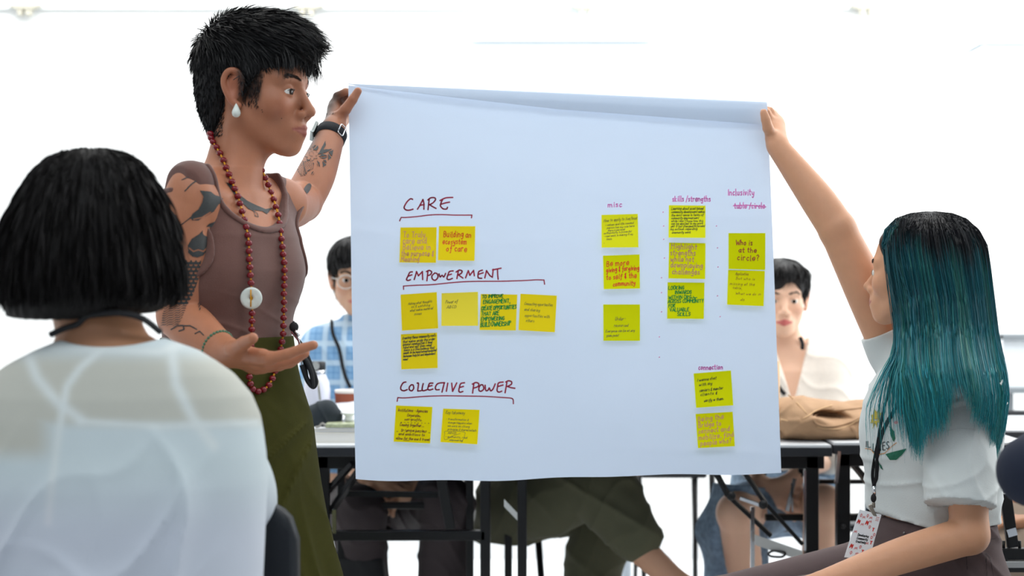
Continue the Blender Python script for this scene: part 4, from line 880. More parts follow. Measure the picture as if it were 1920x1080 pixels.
# ------------------------------------------------------------ sticky notes
GOLD = (254, 228, 30); LIME = (236, 238, 6)
BLK = ('pen_grey', (118, 112, 60)); NAVY = ('pen_navy', (52, 58, 70)); REDP = ('marker_red', (232, 40, 22)); PEACH = ('marker_peach', (226, 168, 112)); GRN = ('marker_green', (0, 140, 52)); MAR = ('marker_maroon', (166, 34, 44)); DK = ('pen_black', (44, 46, 30)); BRN = ('pen_brown', (130, 72, 30))
FNT = ('pen_faint', (148, 136, 70)); MAUVE = ('marker_mauve', (204, 150, 110))
NOTES = [
 ((750.8, 426.5), (818.8, 426), (817.4, 492.8), (748.8, 492.1), GOLD, .008, 'yellow sticky note reading "To Truly care" in faint peach marker, under the CARE heading', PEACH, 1.7,
  [('To Truly', .08, .28, .70, .14), ('care and', .08, .45, .74, .14), ('Believe in', .09, .63, .86, .14), ('the purpose &', .05, .81, .95, .13), ('Meaning', .05, .96, .55, .12)], 0),
 ((823, 424), (891.3, 424), (889.7, 489), (821, 488), GOLD, .012, 'yellow sticky note reading "Building an ecosystem of care" in red marker', REDP, 1.5,
  [('Building an', .14, .32, .90, .15), ('ecosystem', .12, .52, .78, .14), ('of care', .22, .73, .80, .15)], 0),
 ((751, 552.4), (818.9, 547.7), (821.6, 615.6), (753.7, 620), GOLD, .009, 'first yellow sticky note in the EMPOWERMENT row, four faint thin pen lines', BLK, .7,
  [('Asking what thoughts', .20, .30, .86, .06), ('on & watching', .28, .39, .80, .06), ('what makes material', .24, .49, .88, .06), ('moves', .36, .60, .56, .06)], -.04),
 ((828, 549.8), (896.2, 547.2), (896.2, 610.8), (827.5, 611), (255, 236, 70), .017, 'sticky note in the EMPOWERMENT row with only two short pen words, bottom curling up', BLK, .8,
  [('Power of', .11, .32, .44, .08), ('ABCD', .14, .47, .40, .07)], -.04),
 ((901.5, 551.2), (970, 552.4), (967.2, 619.6), (899, 618.7), GOLD, .010, 'yellow sticky note filled with green capitals about building ownership', GRN, 1.75,
  [('TO IMPROVE', .04, .12, .62, .08), ('ENGAGEMENT,', .08, .27, .82, .09), ('CREATE OPPORTUNITIES', .03, .45, .99, .09), ('THAT ARE', .03, .60, .53, .09), ('EMPOWERING', .04, .75, .68, .09), ('BUILD OWNERSHIP', .03, .91, .86, .10)], -.06),
 ((976, 550.8), (1044.2, 554.3), (1040.2, 623), (972, 619), GOLD, .009, 'rightmost yellow sticky note of the EMPOWERMENT row, four faint pen lines', BLK, .7,
  [('Connecting opportunities', .12, .30, .90, .07), ('and sharing', .13, .46, .56, .07), ('opportunities with', .15, .62, .84, .07), ('others', .19, .76, .42, .07)], 0),
 ((751.5, 626.8), (819.7, 623.7), (820.6, 690), (752.3, 692.6), GOLD, .012, 'yellow sticky note with eight lines of small dark script, alone under the EMPOWERMENT row', NAVY, .9,
  [('Creating these community roots', .04, .15, .96, .07), ('that makes guide the order', .05, .25, .94, .06), ('beyond communities & lead', .05, .33, .86, .06), ('hand and self lines need', .06, .41, .84, .06), ('there is a fine balance that', .07, .49, .92, .06), ('needs to be maintained/updated', .06, .57, .97, .06), ('between helpful and dependent', .06, .66, .94, .06), ('need', .05, .75, .18, .06)], -.05),
 ((742.5, 760.2), (810.8, 763), (806.5, 831.5), (738, 828), (250, 232, 10), .008, 'left yellow sticky note below COLLECTIVE POWER, purple-brown script between dashed lines', ('pen_plum', (120, 52, 40)), .95,
  [('Institutions - Agencies', .06, .16, .88, .07), ('Corporates.', .32, .29, .70, .06), ('non-profits.', .26, .40, .74, .06), ('Coming together...', .14, .56, .80, .07), ('to remove barriers', .18, .70, .88, .06), ('and ambitions to', .12, .81, .84, .06), ('allow for the one & travel', .06, .93, .98, .06), ('- - - - - - - - -', .14, .48, .94, .05), ('- - - - - - - -', .04, .735, .98, .05)], 0),
 ((830.9, 766.2), (899.3, 768.4), (895, 833.2), (825.7, 828.9), (254, 232, 16), .016, 'right yellow sticky note below COLLECTIVE POWER with a scribbled ring round faint words', BLK, .7,
  [('Key takeaway', .08, .15, .60, .08), ('- transformation &', .10, .33, .72, .05), ('change happens when', .16, .43, .82, .05), ('we work on strong', .16, .53, .76, .05), ('principles & shared beliefs', .17, .63, .95, .05), ('ABCD', .18, .74, .40, .05), ('- authentic, real', .12, .85, .72, .05), ('empowering!', .24, .94, .62, .05)], 0),
 ((1127.8, 403), (1196, 401), (1197, 463.7), (1128, 464.2), (246, 244, 34), .014, 'yellow-green sticky note of small faint grey script, uppermost in the misc column', BLK, .7,
  [('How to apply to live/lead', .06, .22, .97, .08), ('- values and life needed', .10, .34, .88, .05), ('person has my role here', .15, .43, .90, .05), ('there is personal', .17, .51, .64, .05), ('authenticity is powerful', .06, .59, .82, .05), ('- real work in making it my', .06, .68, .86, .05), ('basis', .14, .77, .28, .05), ('.', .06, .87, .09, .05)], -.06),
 ((1130.5, 479.3), (1199.2, 477), (1200, 541), (1132, 542.2), LIME, .012, 'yellow-green sticky note in red marker reading "Be more giving & forgiving"', REDP, 1.6,
  [('Be more', .10, .32, .72, .14), ('giving & forgiving', .08, .50, .99, .12), ('to self & the', .08, .72, .92, .13), ('community', .26, .92, .88, .12)], -.05),
 ((1131, 570.8), (1200, 570.8), (1200, 639), (1131.5, 639), (228, 232, 8), .009, 'yellow-green sticky note lowest in the misc column, sparse thin pen words', BLK, .8,
  [('Under-', .32, .44, .60, .08), ('resourced', .29, .62, .68, .07), ('Everyone can be at any', .06, .77, .86, .06), ('given point', .08, .89, .42, .06)], -.03),
 ((1254.2, 384.7), (1323, 385.5), (1322.7, 446), (1253.5, 445.5), (248, 248, 30), .014, 'yellow-green sticky note covered in nine rows of dark slanted script, top of the skills column', ('pen_green_black', (56, 66, 40)), .85,
  [('Learning about asset based', .07, .14, .94, .07), ('community development makes', .07, .24, .98, .06), ('the most sense in terms of', .07, .34, .95, .06), ('community empowerment', .07, .43, .82, .06), ('while I don\'t know how this', .07, .52, .94, .06), ('can be applied to my work', .07, .60, .94, .06), ('yet it has changed/informed', .06, .68, .98, .06), ('my outlook regarding', .05, .77, .78, .06), ('community work', .09, .87, .60, .06)], -.02),
 ((1254.5, 454.8), (1323, 456), (1322.2, 523.3), (1253.3, 522), LIME, .009, 'yellow-green sticky note reading "Highlight strengths" in pinkish-brown marker, mid skills column', MAUVE, 1.75,
  [('Highlight', .07, .17, .78, .13), ('strengths', .04, .35, .74, .13), ('while not', .05, .52, .70, .13), ('downplaying', .06, .69, .94, .13), ('challenges', .10, .87, .86, .13)], 0),
 ((1251.8, 529.2), (1321, 530), (1319.7, 598), (1250.8, 597.4), (232, 236, 6), .010, 'yellow-green sticky note in green capitals about valuable skills, bottom of the skills column', GRN, 1.6,
  [('LOOKING', .03, .20, .46, .08), ('INWARDS', .20, .32, .66, .08), ('WITHIN ORG', .03, .46, .66, .08), ('ACROSS COMMUNITY', .02, .57, .99, .08), ('FOR', .04, .69, .22, .07), ('VALUABLE', .07, .80, .60, .08), ('SKILLS', .28, .92, .64, .08)], -.03),
 ((1366, 437), (1435.2, 437), (1434.7, 506.2), (1366, 504.3), (226, 232, 4), .004, 'yellow-green sticky note asking "Who is at the circle?" in maroon marker', MAR, 1.6,
  [('Who is', .20, .33, .66, .13), ('at the', .28, .53, .78, .12), ('circle?', .24, .75, .84, .13)], 0),
 ((1365.4, 506.0), (1434.2, 508.2), (1431.8, 574), (1363.2, 571.2), (236, 236, 8), .011, 'yellow-green sticky note joined directly under the circle question, faint pencil script', BRN, .6,
  [('Application', .20, .14, .56, .07), ('But who is', .22, .27, .74, .06), ('missing at the', .06, .43, .74, .07), ('table,', .14, .54, .40, .06), ('What we do in', .22, .70, .92, .06), ('do', .36, .87, .48, .07)], 0),
 ((1300.5, 700.3), (1370.5, 694.7), (1375, 760), (1305.3, 764.7), (234, 238, 8), .012, 'tilted yellow-green sticky note with five black pen lines, below the connection title', DK, 1.0,
  [('I wanna chat', .08, .24, .60, .07), ('with my', .12, .38, .48, .07), ('seniors & mentor', .12, .55, .76, .07), ('clients &', .14, .67, .60, .07), ('verify w them.', .22, .85, .76, .07)], -.05),
 ((1304.2, 776.2), (1373.8, 772), (1378, 836.7), (1308.7, 840.3), (238, 236, 6), .012, 'yellow-green sticky note reading "Being the Bridge to connect", lowest note on the right side', PEACH, 1.7,
  [('Being the', .06, .22, .76, .12), ('Bridge to', .06, .40, .68, .12), ('connect and', .05, .58, .90, .12), ('mobilize. find', .04, .76, .99, .12), ('people who?', .08, .93, .92, .12)], -.05)]
for n, (tl, tr, br, bl, colr, lift, lab, ink, w, lines, sl) in enumerate(NOTES):
    q = np.array([tl, tr, br, bl], float)
    def nxy(u, v, q=q): return [q[0, i]*(1-u)*(1-v)+q[1, i]*u*(1-v)+q[2, i]*u*v+q[3, i]*(1-u)*v for i in (0, 1)]
    bend = RNG.uniform(-.003, .003)
    def surf(u, v, x, y, lift=lift, bend=bend, n=n): return Ypap(x, y)-.0010-(.0012 if n == 16 else 0)-lift*np.clip((v-.12)/.88, 0, 1)**1.5-bend*(u-.5)*v
    U, Vv = np.meshgrid(np.linspace(0, 1, 10), np.linspace(0, 1, 12), indexing='ij'); X, Y = nxy(U, Vv)
    nt = empty('sticky_note', P3(*nxy(.5, 1.), surf(.5, 1., *nxy(.5, 1.))), lab, 'sticky note', 'square sticky notes on the held paper')
    G().grid(P3(X, Y, surf(U, Vv, X, Y))).obj('note_paper', mat('note_%d_%d_%d' % colr, colr, .8, noise=.01, nscale=8, transl=.04, spec=.1), nt, True)
    k = Ink(); qw = math.hypot(*(q[1]-q[0])); qh = math.hypot(*(q[3]-q[0]))
    for t, x0, y0, x1, h in lines: k.text(t, x0*qw, y0*qh, x1*qw, h*qh*1.15, w*.86, slope=sl, slant=.25 if w < 1.2 else .05, jit=.3, smooth=2 if w > .8 else 1)
    if n == 8: k.stroke(catmull([(.10*qw, .72*qh), (.12*qw, .67*qh), (.60*qw, .66*qh), (.64*qw, .76*qh), (.60*qw, .90*qh), (.55*qw, .95*qh)], 4), .6).stroke(catmull([(.10*qw, .72*qh), (.09*qw, .86*qh), (.14*qw, .92*qh), (.32*qw, .80*qh), (.52*qw, .71*qh)], 4), .6)
    if n == 14: k.stroke([(.70*qw, .38*qh), (.76*qw, .44*qh), (.68*qw, .50*qh)], 1.5).stroke([(.66*qw, .43*qh), (.80*qw, .41*qh)], 1.5)
    if n == 7: k.stroke([(.28*qw, .955*qh), (.42*qw, .95*qh)], .8)
    def mp(a, b, qw=qw, qh=qh, nxy=nxy, surf=surf):
        u, v = a/qw, b/qh; x, y = nxy(u, v); return P3(np.array(x), np.array(y), surf(u, v, x, y)-.0004)
    k.build('handwriting', None, mat(ink[0], ink[1], .6), nt, mp=mp)
# ------------------------------------------------------------ foreground seated person seen from behind
def pxpy(V): return 960+V[:, 0]*FPX/V[:, 1], 540-(V[:, 2]-CAMZ)*FPX/V[:, 1]
def foreground():
    YF = 1.9; root = empty('person', (P(215, 600, YF)[0], YF, 0), 'seated person seen from behind with a black bob and thin white blouse, nearest the camera', 'person')
    skin = mat('skin_neck', (172, 122, 90), .5, sss=.1)
    s = S(); h = Fr(P(176, 474, 1.945), (.45, .89, 0), sc=.82)
    head(s, h, detail=False); nb = P(205, 655, 1.93)
    s.cone(nb+(0, .0, -.02), h.w((-.02, 0, -.05)), .060, .052, .03)
    T = Fr((P(215, 0, YF)[0], YF, 0), (0, 1, 0)); z = lambda y: CAMZ-(y-540)*YF/FPX; k = 1/1404
    rows = [(z(625), .0, 0, .028, .045), (z(640), .0, .0, .042, .072), (z(656), .0, -.003, .054, .102), (z(680), 0, 0, .070, .132), (z(700), 0, 0, .080, .152), (z(740), 0, 0, .096, .176), (z(780), 0, 0, .105, .188), (z(850), 0, 0, .116, .196), (z(900), 0, 0, .122, .198), (z(1080), 0, 0, .125, .192), (z(1250), 0, 0, .135, .190), (.46, 0, 0, .14, .19)]
    t = S(); t.loft(T, [(a, b, c, d-.012, e-.012) for a, b, c, d, e in rows], .03, p=2.2)
    s.ops += t.ops
    for sd in (1, -1):
        s.chain([T.w((.02, sd*.115, z(775))), T.w((.08, sd*.140, z(950))), T.w((.27, sd*.12, z(1000)))], [.038, .036, .026], .02, .02, n=2)
        s.ell((.31, sd*.11, z(1010)), (.05, .03, .02), T)
        s.chain([T.w((.02, sd*.09, .52)), T.w((.42, sd*.11, .51)), T.w((.44, sd*.11, .10))], [.085, .06, .04], .03, .02); s.cone(T.w((.42, sd*.11, .045)), T.w((.58, sd*.13, .03)), .036, .026)
    V, Q = Vol(s, .007).mesh(); mk('body', V, Q, skin, root)
    # trousers and shoes, mostly below the frame
    tr = S()
    tr.loft(T, [(.44, 0, 0, .13, .18), (.62, 0, 0, .12, .175)], .03)
    for sd in (1, -1): tr.chain([T.w((.02, sd*.09, .52)), T.w((.42, sd*.11, .51)), T.w((.44, sd*.11, .14))], [.090, .068, .055], .03, .02)
    V, Q = Vol(tr, .009, inflate=.008).mesh(); mk('trousers', V, Q, mat('trouser_black', (24, 25, 28), .8), root)
    # blouse
    b = S(); b.ops = list(t.ops)
    b.ops = []; b.loft(T, rows, .03, p=2.2)
    for sd in (1, -1): b.chain([T.w((.02, sd*.108, z(800))), T.w((.07, sd*.140, z(920))), T.w((.20, sd*.13, z(995)))], [.055, .056, .050], .03, .03, n=2)
    def fold(X, Y, Z):
        lx = X-T.o[0]; rt = np.clip((lx+.02)*9, 0, 1)*np.clip((.20-lx)*18, 0, 1); lo = np.clip((.84-Z)*9, 0, 1)
        q = -.013*ridge(lx*30+Z*11+.9*np.sin(Z*19), 2.5)*rt*np.clip((.99-Z)*8, 0, 1)-.015*ridge(Z*36+lx*11+.8*np.sin(lx*24), 2.5)*lo*np.clip((.12-lx)*6, 0, 1)-.008*ridge((Z*24-lx*20)+.7*np.sin(lx*31), 3)*np.clip((1.0-Z)*6, 0, 1)*np.clip((.17-lx)*12, 0, 1)
        return q
    def post(X, Y, Z):
        lx = X-T.o[0]+.0; e = np.sqrt(((lx+.002)/.088)**2+((Z-z(606))/.030)**2)-1
        return np.maximum(-e*.03, .50-Z)
    bv = Vol(b, .0045, inflate=.003, post=post, fold=fold); V, Q = bv.mesh()
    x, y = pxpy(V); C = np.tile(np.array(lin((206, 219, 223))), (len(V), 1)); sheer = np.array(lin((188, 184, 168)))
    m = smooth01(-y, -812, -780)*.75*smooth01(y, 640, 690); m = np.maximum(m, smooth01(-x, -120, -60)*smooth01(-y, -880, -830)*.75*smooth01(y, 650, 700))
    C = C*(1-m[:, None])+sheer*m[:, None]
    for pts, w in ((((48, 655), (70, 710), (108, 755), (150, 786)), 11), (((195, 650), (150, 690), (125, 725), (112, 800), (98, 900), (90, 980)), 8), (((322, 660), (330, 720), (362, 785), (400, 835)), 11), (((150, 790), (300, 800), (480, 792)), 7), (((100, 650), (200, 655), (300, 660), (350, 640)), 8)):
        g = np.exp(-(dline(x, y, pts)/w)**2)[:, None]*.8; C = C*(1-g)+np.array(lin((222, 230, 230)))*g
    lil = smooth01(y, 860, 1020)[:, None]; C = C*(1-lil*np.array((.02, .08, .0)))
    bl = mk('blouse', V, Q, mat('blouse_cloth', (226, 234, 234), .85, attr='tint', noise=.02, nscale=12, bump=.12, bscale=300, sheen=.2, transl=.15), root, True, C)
    # lanyard cord round the neck
    cord = [P(94, 628, 1.87), P(120, 616, 1.868), P(145, 608, 1.862), P(165, 592, 1.860), P(207, 586, 1.858), P(245, 590, 1.862), P(272, 600, 1.87), P(300, 622, 1.90)]
    ln = empty('lanyard', P(207, 590, 1.87), 'black lanyard cord round the neck of the person in the white blouse', 'lanyard')
    G().tube(catmull(cord, 6), .0042, 8).obj('cord', mat('cord_black', (16, 16, 20), .7), ln, True)
    # bob hair
    hs = S(); H = Fr((0, 1.93, 0), (0, 1, 0)); kk = 1/1382; zz = lambda y: CAMZ-(y-540)*kk; cx = lambda x: -((x-960)*1.93/FPX)
    rw = [(zz(y), .012, cx(c), hw*kk*.92, hw*kk) for y, c, hw in ((277, 172, 14), (283, 172, 48), (295, 170, 78), (312, 168, 98), (345, 167, 122), (390, 166, 144), (450, 164, 160), (505, 168, 165), (545, 165, 160), (575, 156, 147), (600, 142, 126))]
    hf_ = lambda x, y, z: (-.0035*ridge(np.arctan2(y, x)*17+z*9, 2)-.0015*ridge(np.arctan2(y, x)*41+z*22, 2)).astype(f32)
    hs.loft(H, rw, .01, p=2.0, fold=hf_); hs.ell((.03, cx(168), zz(625)), (.10, .14, .028), H, .02, -1)
    def cut(X, Y, Z): x_ = 960+X*FPX/Y; yy = 540-(Z-CAMZ)*FPX/Y; lim = 606-.085*np.maximum(x_-60, 0)-14*np.exp(-((x_+5)/40)**2); return (yy-lim)*kk
    cap = Vol(hs, .0045, post=cut); V, Q = cap.mesh(); hb = mat('hair_dark_brown', (14, 11, 11), .6, spec=.2, noise=.3, nscale=80)
    hr = mk('hair', V, Q, hb, root)
    crown = P(168, 282, 1.95)
    def flow(p, n): d = p-crown; d[:, 2] -= .06; return d
    hairdome('hair_locks', cap, lambda V: V[:, 2] > zz(540), 8000, lambda p: .02+.055*smooth01(-p[:, 2], -1.33, -1.22)*smooth01(p[:, 2], zz(590), zz(400))+.0, hb, hr, flow, .0026, lift=.06, sag=.10, jit=.14)
    n = 60; p = crown+np.stack([RNG.normal(size=n)*.05, RNG.normal(size=n)*.03, -.004-RNG.random(n)*.008], 1); d = np.stack([RNG.normal(size=n)*.5, RNG.normal(size=n)*.3, .5+RNG.random(n)*.5], 1)*.012
    ts = np.linspace(0, 1, 7)[None, :, None]; tag(ribbons('stray_hairs', p[:, None]+d[:, None]*ts*1.6+np.array((1, 0, -1))*np.sign(d[:, None, :1])*ts**2*.012, .0007, hb, hr), kind='stuff')
    G().ball(P(334, 476, 1.95), .0055, 10).obj('earring', mat('chrome'), root, True)
    # chair
    ch = empty('chair', (P(300, 0, 2.0)[0], 1.98, 0), 'black plastic chair of the person in the white blouse, rounded backrest corner beside her', 'chair')
    kp = mat('plastic_black', (30, 33, 38), .45, bump=.05, bscale=200)
    x1 = P(565, 0, 2.06)[0]; x0 = P(30, 0, 2.06)[0]; zt = P(0, 938, 2.06)[2]; A = []
    g = G(); n = 40; out = []
    for j in range(n+1):
        u = j/n; x = x0+(x1-x0)*u; edge = min(u, 1-u)*(x1-x0); r = .050; top = zt-(r-math.sqrt(max(r*r-(r-min(edge, r))**2, 0))); yb = 2.06+.05*(2*u-1)**2*0
        out.append([(x, 2.075-.02*((z_-.5)/.35)-.035*(2*u-1)**2, z_) for z_ in np.linspace(.56, top, 14)])
    g.grid(np.array(out)); o = g.obj('backrest', kp, ch, True, solid=.016)
    G().box(((x0+x1)/2, 2.02, .445), (x1-x0-.02, .43, .022)).obj('seat', kp, ch, True, bevel=.01)
    for sx in (x0+.03, x1-.03):
        G().tube([(sx, 1.84, 0), (sx, 1.86, .44)], .011, 8).obj('leg', mat('steel_black', (16, 17, 19), .35, .3), ch, True)
        G().tube([(sx, 2.22, 0), (sx, 2.08, .44), (sx, 2.075, .60)], .011, 8).obj('leg', mat('steel_black'), ch, True)
foreground()
# ------------------------------------------------------------ seated person with teal hair
def teal():
    root = empty('person', (.82, 2.78, 0), 'seated person with long teal hair and white T-shirt, raised arm holding the paper', 'person')
    skin = mat('skin_light', (200, 148, 116), .5, noise=.03, nscale=50, bump=.1, bscale=500, sss=.12, attr='tint')
    T = Fr((.82, 2.78, 0), (-.97, -.25, 0)); s = S()
    z = lambda y, Y=2.78: CAMZ-(y-540)*Y/FPX
    body_rows = [(.44, -.02, 0, .115, .170), (.56, -.01, 0, .112, .168), (z(1000), 0, 0, .098, .145), (z(960), 0, 0, .094, .135), (z(900), 0, 0, .097, .138), (z(830), .002, 0, .102, .145), (z(760), -.002, 0, .100, .152), (z(710), -.015, 0, .082, .150), (z(675), -.025, 0, .060, .120), (z(655), -.03, 0, .04, .08)]
    s.loft(T, body_rows, .03)
    for sd in (1, -1): s.ell((.055, sd*.06, z(800)), (.042, .055, .048), T, .05)
    torso = s.copy()
    hf = Fr(P(1716, 516, 2.80), (-.80, .60, .07), sc=.90)
    s.cone(T.w((-.03, 0, z(690))), hf.w((-.02, 0, -.04)), .052, .046, .03)
    head(s, hf, ears=())
    shf = P(1676, 655, 2.93); elf = P(1569, 428, 2.93); wf = P(1459, 276, 2.975)
    s.cone(T.w((-.03, 0, z(690))), shf, .036, .038, .04); shn = P(1806, 728, 2.665); s.cone(T.w((-.03, 0, z(690))), shn, .036, .036, .04)
    s.chain([shf, shf*.5+elf*.5+(.004, 0, -.006), elf], [.046, .0435, .0365], .03, .01, n=3); s.chain([elf, elf*.62+wf*.38+(.003, 0, 0), wf], [.0365, .0345, .0225], .012, .01, n=3)
    k = P
    hand(s, wf, [k(1447, 232, 3.02), k(1452, 226, 3.035), k(1458, 226, 3.045), k(1461, 232, 3.05)],
         [[k(1438, 211, 3.018), k(1420, 206, 3.016), k(1406, 210, 3.018)], [k(1444, 208, 3.034), k(1426, 202, 3.03), k(1410, 204, 3.025)], [k(1450, 212, 3.045), k(1436, 208, 3.042), k(1424, 212, 3.035)], [k(1452, 222, 3.05), k(1442, 220, 3.048), k(1432, 224, 3.04)]],
         [k(1449, 258, 2.985), k(1440, 240, 2.966), k(1436, 224, 2.958), k(1432, 211, 2.956)], r=.0088, palm=.0155)
    eln = P(1818, 1003, 2.60); wn = P(1548, 1092, 2.56); mid = P(1690, 1042, 2.58)
    s.chain([shn, eln], [.042, .034], .03, .02, n=2); s.chain([eln, mid, wn], [.034, .0315, .0225], .012, .012, n=3)
    hfr = frame(wn, (-.95, .05, -.22), (0, -.25, 1)); autohand(s, hfr, .55, 1)
    # thighs, calves, feet
    kn = P(1340, 1176, 2.62); kf = P(1335, 1150, 2.96); hn = P(1795, 1130, 2.70); hfp = P(1770, 1060, 2.90)
    for a, b in ((hn, kn), (hfp, kf)):
        s.chain([a, b], [.080, .056], .03, .02); an = b+np.array((.02, 0, -b[2]+.09)); s.chain([b, b*.5+an*.5+(.01, 0, 0), an], [.054, .047, .034], .02, .02, n=2); s.cone(an+(0, 0, -.045), an+(-.16, -.02, -.065), .036, .024, .02)
    body = Vol(s, .0045); V, Q = body.mesh(); mk('body', V, Q, skin, root, True, facepaint(V, hf, (208, 154, 120), (168, 94, 88)))
    eyes(hf, root, (60, 42, 30), look=(0, .05)); brows(hf, body, root, mat('brow_hair'), n=60)
    # trousers
    tr = S(); tr.loft(T, body_rows[:4], .03)
    for a, b in ((hn, kn), (hfp, kf)):
        tr.chain([a, b], [.086, .064], .04, .02); an = b+np.array((.02, 0, -b[2]+.14)); tr.chain([b, an], [.062, .056], .02, .02)
    def tf(X, Y, Z): return -.0035*ridge(Z*46+X*30+np.sin(X*22), 3)*np.clip((X-.62)*6, 0, 1)
    tv = Vol(tr, .0045, inflate=.006, fold=tf, post=lambda X, Y, Z: Z-z(966)+0*X); V, Q = tv.mesh(); tm = mat('trouser_brown', (86, 70, 70), .85, noise=.05, nscale=40, bump=.3, bscale=900)
    tro = mk('trousers', V, Q, tm, root); seam = mat('seam_brown', (58, 46, 46), .8)
    for pts in (((1865, 1010), (1850, 1012), (1835, 1016)), ((1848, 1038), (1856, 1045), (1862, 1080)), ((1848, 1038), (1850, 1080)), ((1811, 1036), (1813, 1068))):
        decal('seam', tv, lambda x, y: dline(x, y, pts) < 1.0, (min(p[0] for p in pts)-3, min(p[1] for p in pts)-3, max(p[0] for p in pts)+4, 1080), seam, tro, off=.0012)
    for px, py, r in ((1696, 1000, .0032), (1656, 968, .008)):
        d = tv.hit(np.array([px]), np.array([py]))[0]
        if d == d: G().lathe([(0, -.002), (r*.7, -.0025), (r, 0)], P(px, py, d), 14, np.stack([np.array((1, 0, 0)), np.array((0, 0, 1)), np.array((0, 1, 0))], 1)).obj('button', mat('button_metal', (120, 116, 116), .3, .8), tro, True)
    # T-shirt
    sh = S(); sh.loft(T, [(a, b, c, d+(.014 if a < z(880) else .006), e+(.012 if a < z(880) else .004)) for a, b, c, d, e in body_rows if a > .6], .03)
    for sd in (1, -1): sh.ell((.048, sd*.06, z(815)), (.045, .058, .055), T, .06)
    for q in (shf, shn): sh.cone(T.w((-.03, 0, z(688))), q, .040, .046, .04)
    hem = P(1800, 948, 2.60); sh.chain([shn, shn*.5+hem*.5+(-.002, 0, 0), hem], [.052, .060, .064], .04, .02, n=2)
    sh.cone(shf, shf*.84+elf*.16, .050, .052, .03)
    ax = unit(hem-shn); ax2 = unit(elf-shf)
    def fold(X, Y, Z):
        lx = X-T.o[0]; arm = ((X-.88)/.09)
        q = -.0065*ridge((Z*21+lx*17)*1.0+.9*np.sin(lx*20), 2.5)*np.clip((.90-Z)*5, 0, 1)*np.clip((2.72-Y)*12+.4, .3, 1)-.004*ridge(Z*30-lx*24+np.sin(Z*40), 3)
        return q-.004*ridge(X*48+Z*8+np.sin(Z*25), 3)*np.clip((2.66-Y)*15, 0, 1)
    def post(X, Y, Z):
        near = Y < 2.705; d1 = (X-hem[0])*ax[0]+(Y-hem[1])*ax[1]+(Z-hem[2])*ax[2]-.002
        e2 = shf*.84+elf*.16; d2 = (X-e2[0])*ax2[0]+(Y-e2[1])*ax2[1]+(Z-e2[2])*ax2[2]-.0
        r = np.maximum(d2, z(972)-.006*np.sin(X*40)+.012*np.clip((.76-X)/.06, 0, 1)-Z)
        e = T.w((0, 0, z(668))); nk = .078-np.sqrt((X-e[0]-.018)**2*1.1+(Y-e[1])**2+((Z-e[2]-.015)*1.4)**2); return np.maximum(r, nk)
    # sleeve end is cut in the arm's own volume so the shirt body stays whole
    slv = S(); slv.ops = []
    def cutlow(X, Y, Z): return (X-hem[0])*ax[0]+(Y-hem[1])*ax[1]+(Z-hem[2])*ax[2]
    sv = Vol(sh, .004, fold=fold, post=post); X = sv.ax[0][:, None, None]; Y = sv.ax[1][None, :, None]; Z = sv.ax[2][None, None, :]
    dl = cutlow(X, Y, Z); nearm = np.sqrt((X-hem[0])**2+(Y-hem[1])**2) < .085; inner = np.sqrt((X-hem[0]-dl*ax[0])**2+(Y-hem[1]-dl*ax[1])**2+(Z-hem[2]-dl*ax[2])**2*0)
    body_only = Vol(S().loft(T, [(a, b, c, d+.014, e+.012) for a, b, c, d, e in body_rows if a > .6], .03), .004, lo=sv.lo, hi=sv.lo+(sv.n-1)*.004, fold=fold, post=post)
    nn = tuple(np.minimum(sv.F.shape, body_only.F.shape)); sv.F = sv.F[:nn[0], :nn[1], :nn[2]].copy(); bo = body_only.F[:nn[0], :nn[1], :nn[2]]; sv.n = np.array(nn); sv.ax = [a[:n_] for a, n_ in zip(sv.ax, nn)]
    dl = dl[:nn[0], :nn[1], :nn[2]]; sv.F = np.where(dl > 0, np.maximum(bo, np.minimum(dl, 1)*0+bo), np.maximum(sv.F, np.minimum(-1e9, dl))).astype(f32); sv.F = np.minimum(sv.F, bo)
    # hollow sleeve opening
    V, Q = sv.mesh(); wm = mat('tshirt_white', (212, 218, 217), .85, noise=.02, nscale=30, bump=.2, bscale=500, sheen=.2, transl=.08)
    shirt = mk('t_shirt', V, Q, wm, root)
    # sleeve hem band
    a0 = hem-ax*.020; y_ = unit(np.cross(ax, (0, 1, 0))); z_ = np.cross(ax, y_)
    # print on the chest
    def ink(mask, box, m): decal('print', sv, mask, box, m, shirt, off=.0012)
    c7 = lambda *p: [(1400+x/2.842, 700+y/2.842) for x, y in p]
    star = c7((715, 172), (712, 205), (722, 215), (712, 240), (722, 268), (700, 262), (698, 298), (688, 268), (672, 305), (676, 265), (660, 268), (668, 240), (662, 222), (678, 218), (680, 182), (696, 205))
    ink(lambda x, y: inpoly(x, y, star) & ~(dline(x, y, c7((682, 245), (690, 252), (700, 245))) < .6), (1628, 755, 1660, 812), mat('print_gold', (176, 158, 40), .7))
    leaf = c7((740, 430), (790, 415), (830, 405), (858, 398), (835, 430), (800, 462), (765, 462)); leaf2 = c7((762, 275), (790, 310), (795, 350), (785, 368), (768, 330)); leaf3 = c7((700, 465), (720, 490), (735, 522), (715, 505))
    ink(lambda x, y: inpoly(x, y, leaf) | inpoly(x, y, leaf2) | inpoly(x, y, leaf3), (1640, 790, 1710, 890), mat('print_green', (10, 96, 70), .7))
    ink(lambda x, y: dline(x, y, c7((635, 400), (665, 405), (690, 438), (740, 425), (780, 385), (800, 370))) < 1.1, (1620, 825, 1690, 860), mat('print_orange', (196, 128, 40), .7))
    ink(lambda x, y: (np.hypot(x-c7((798, 262))[0][0], y-c7((798, 262))[0][1]) < 3.4) | (np.hypot(x-c7((905, 322))[0][0], y-c7((905, 322))[0][1]) < 2.6), (1670, 780, 1725, 820), mat('print_pink', (232, 110, 110), .7))
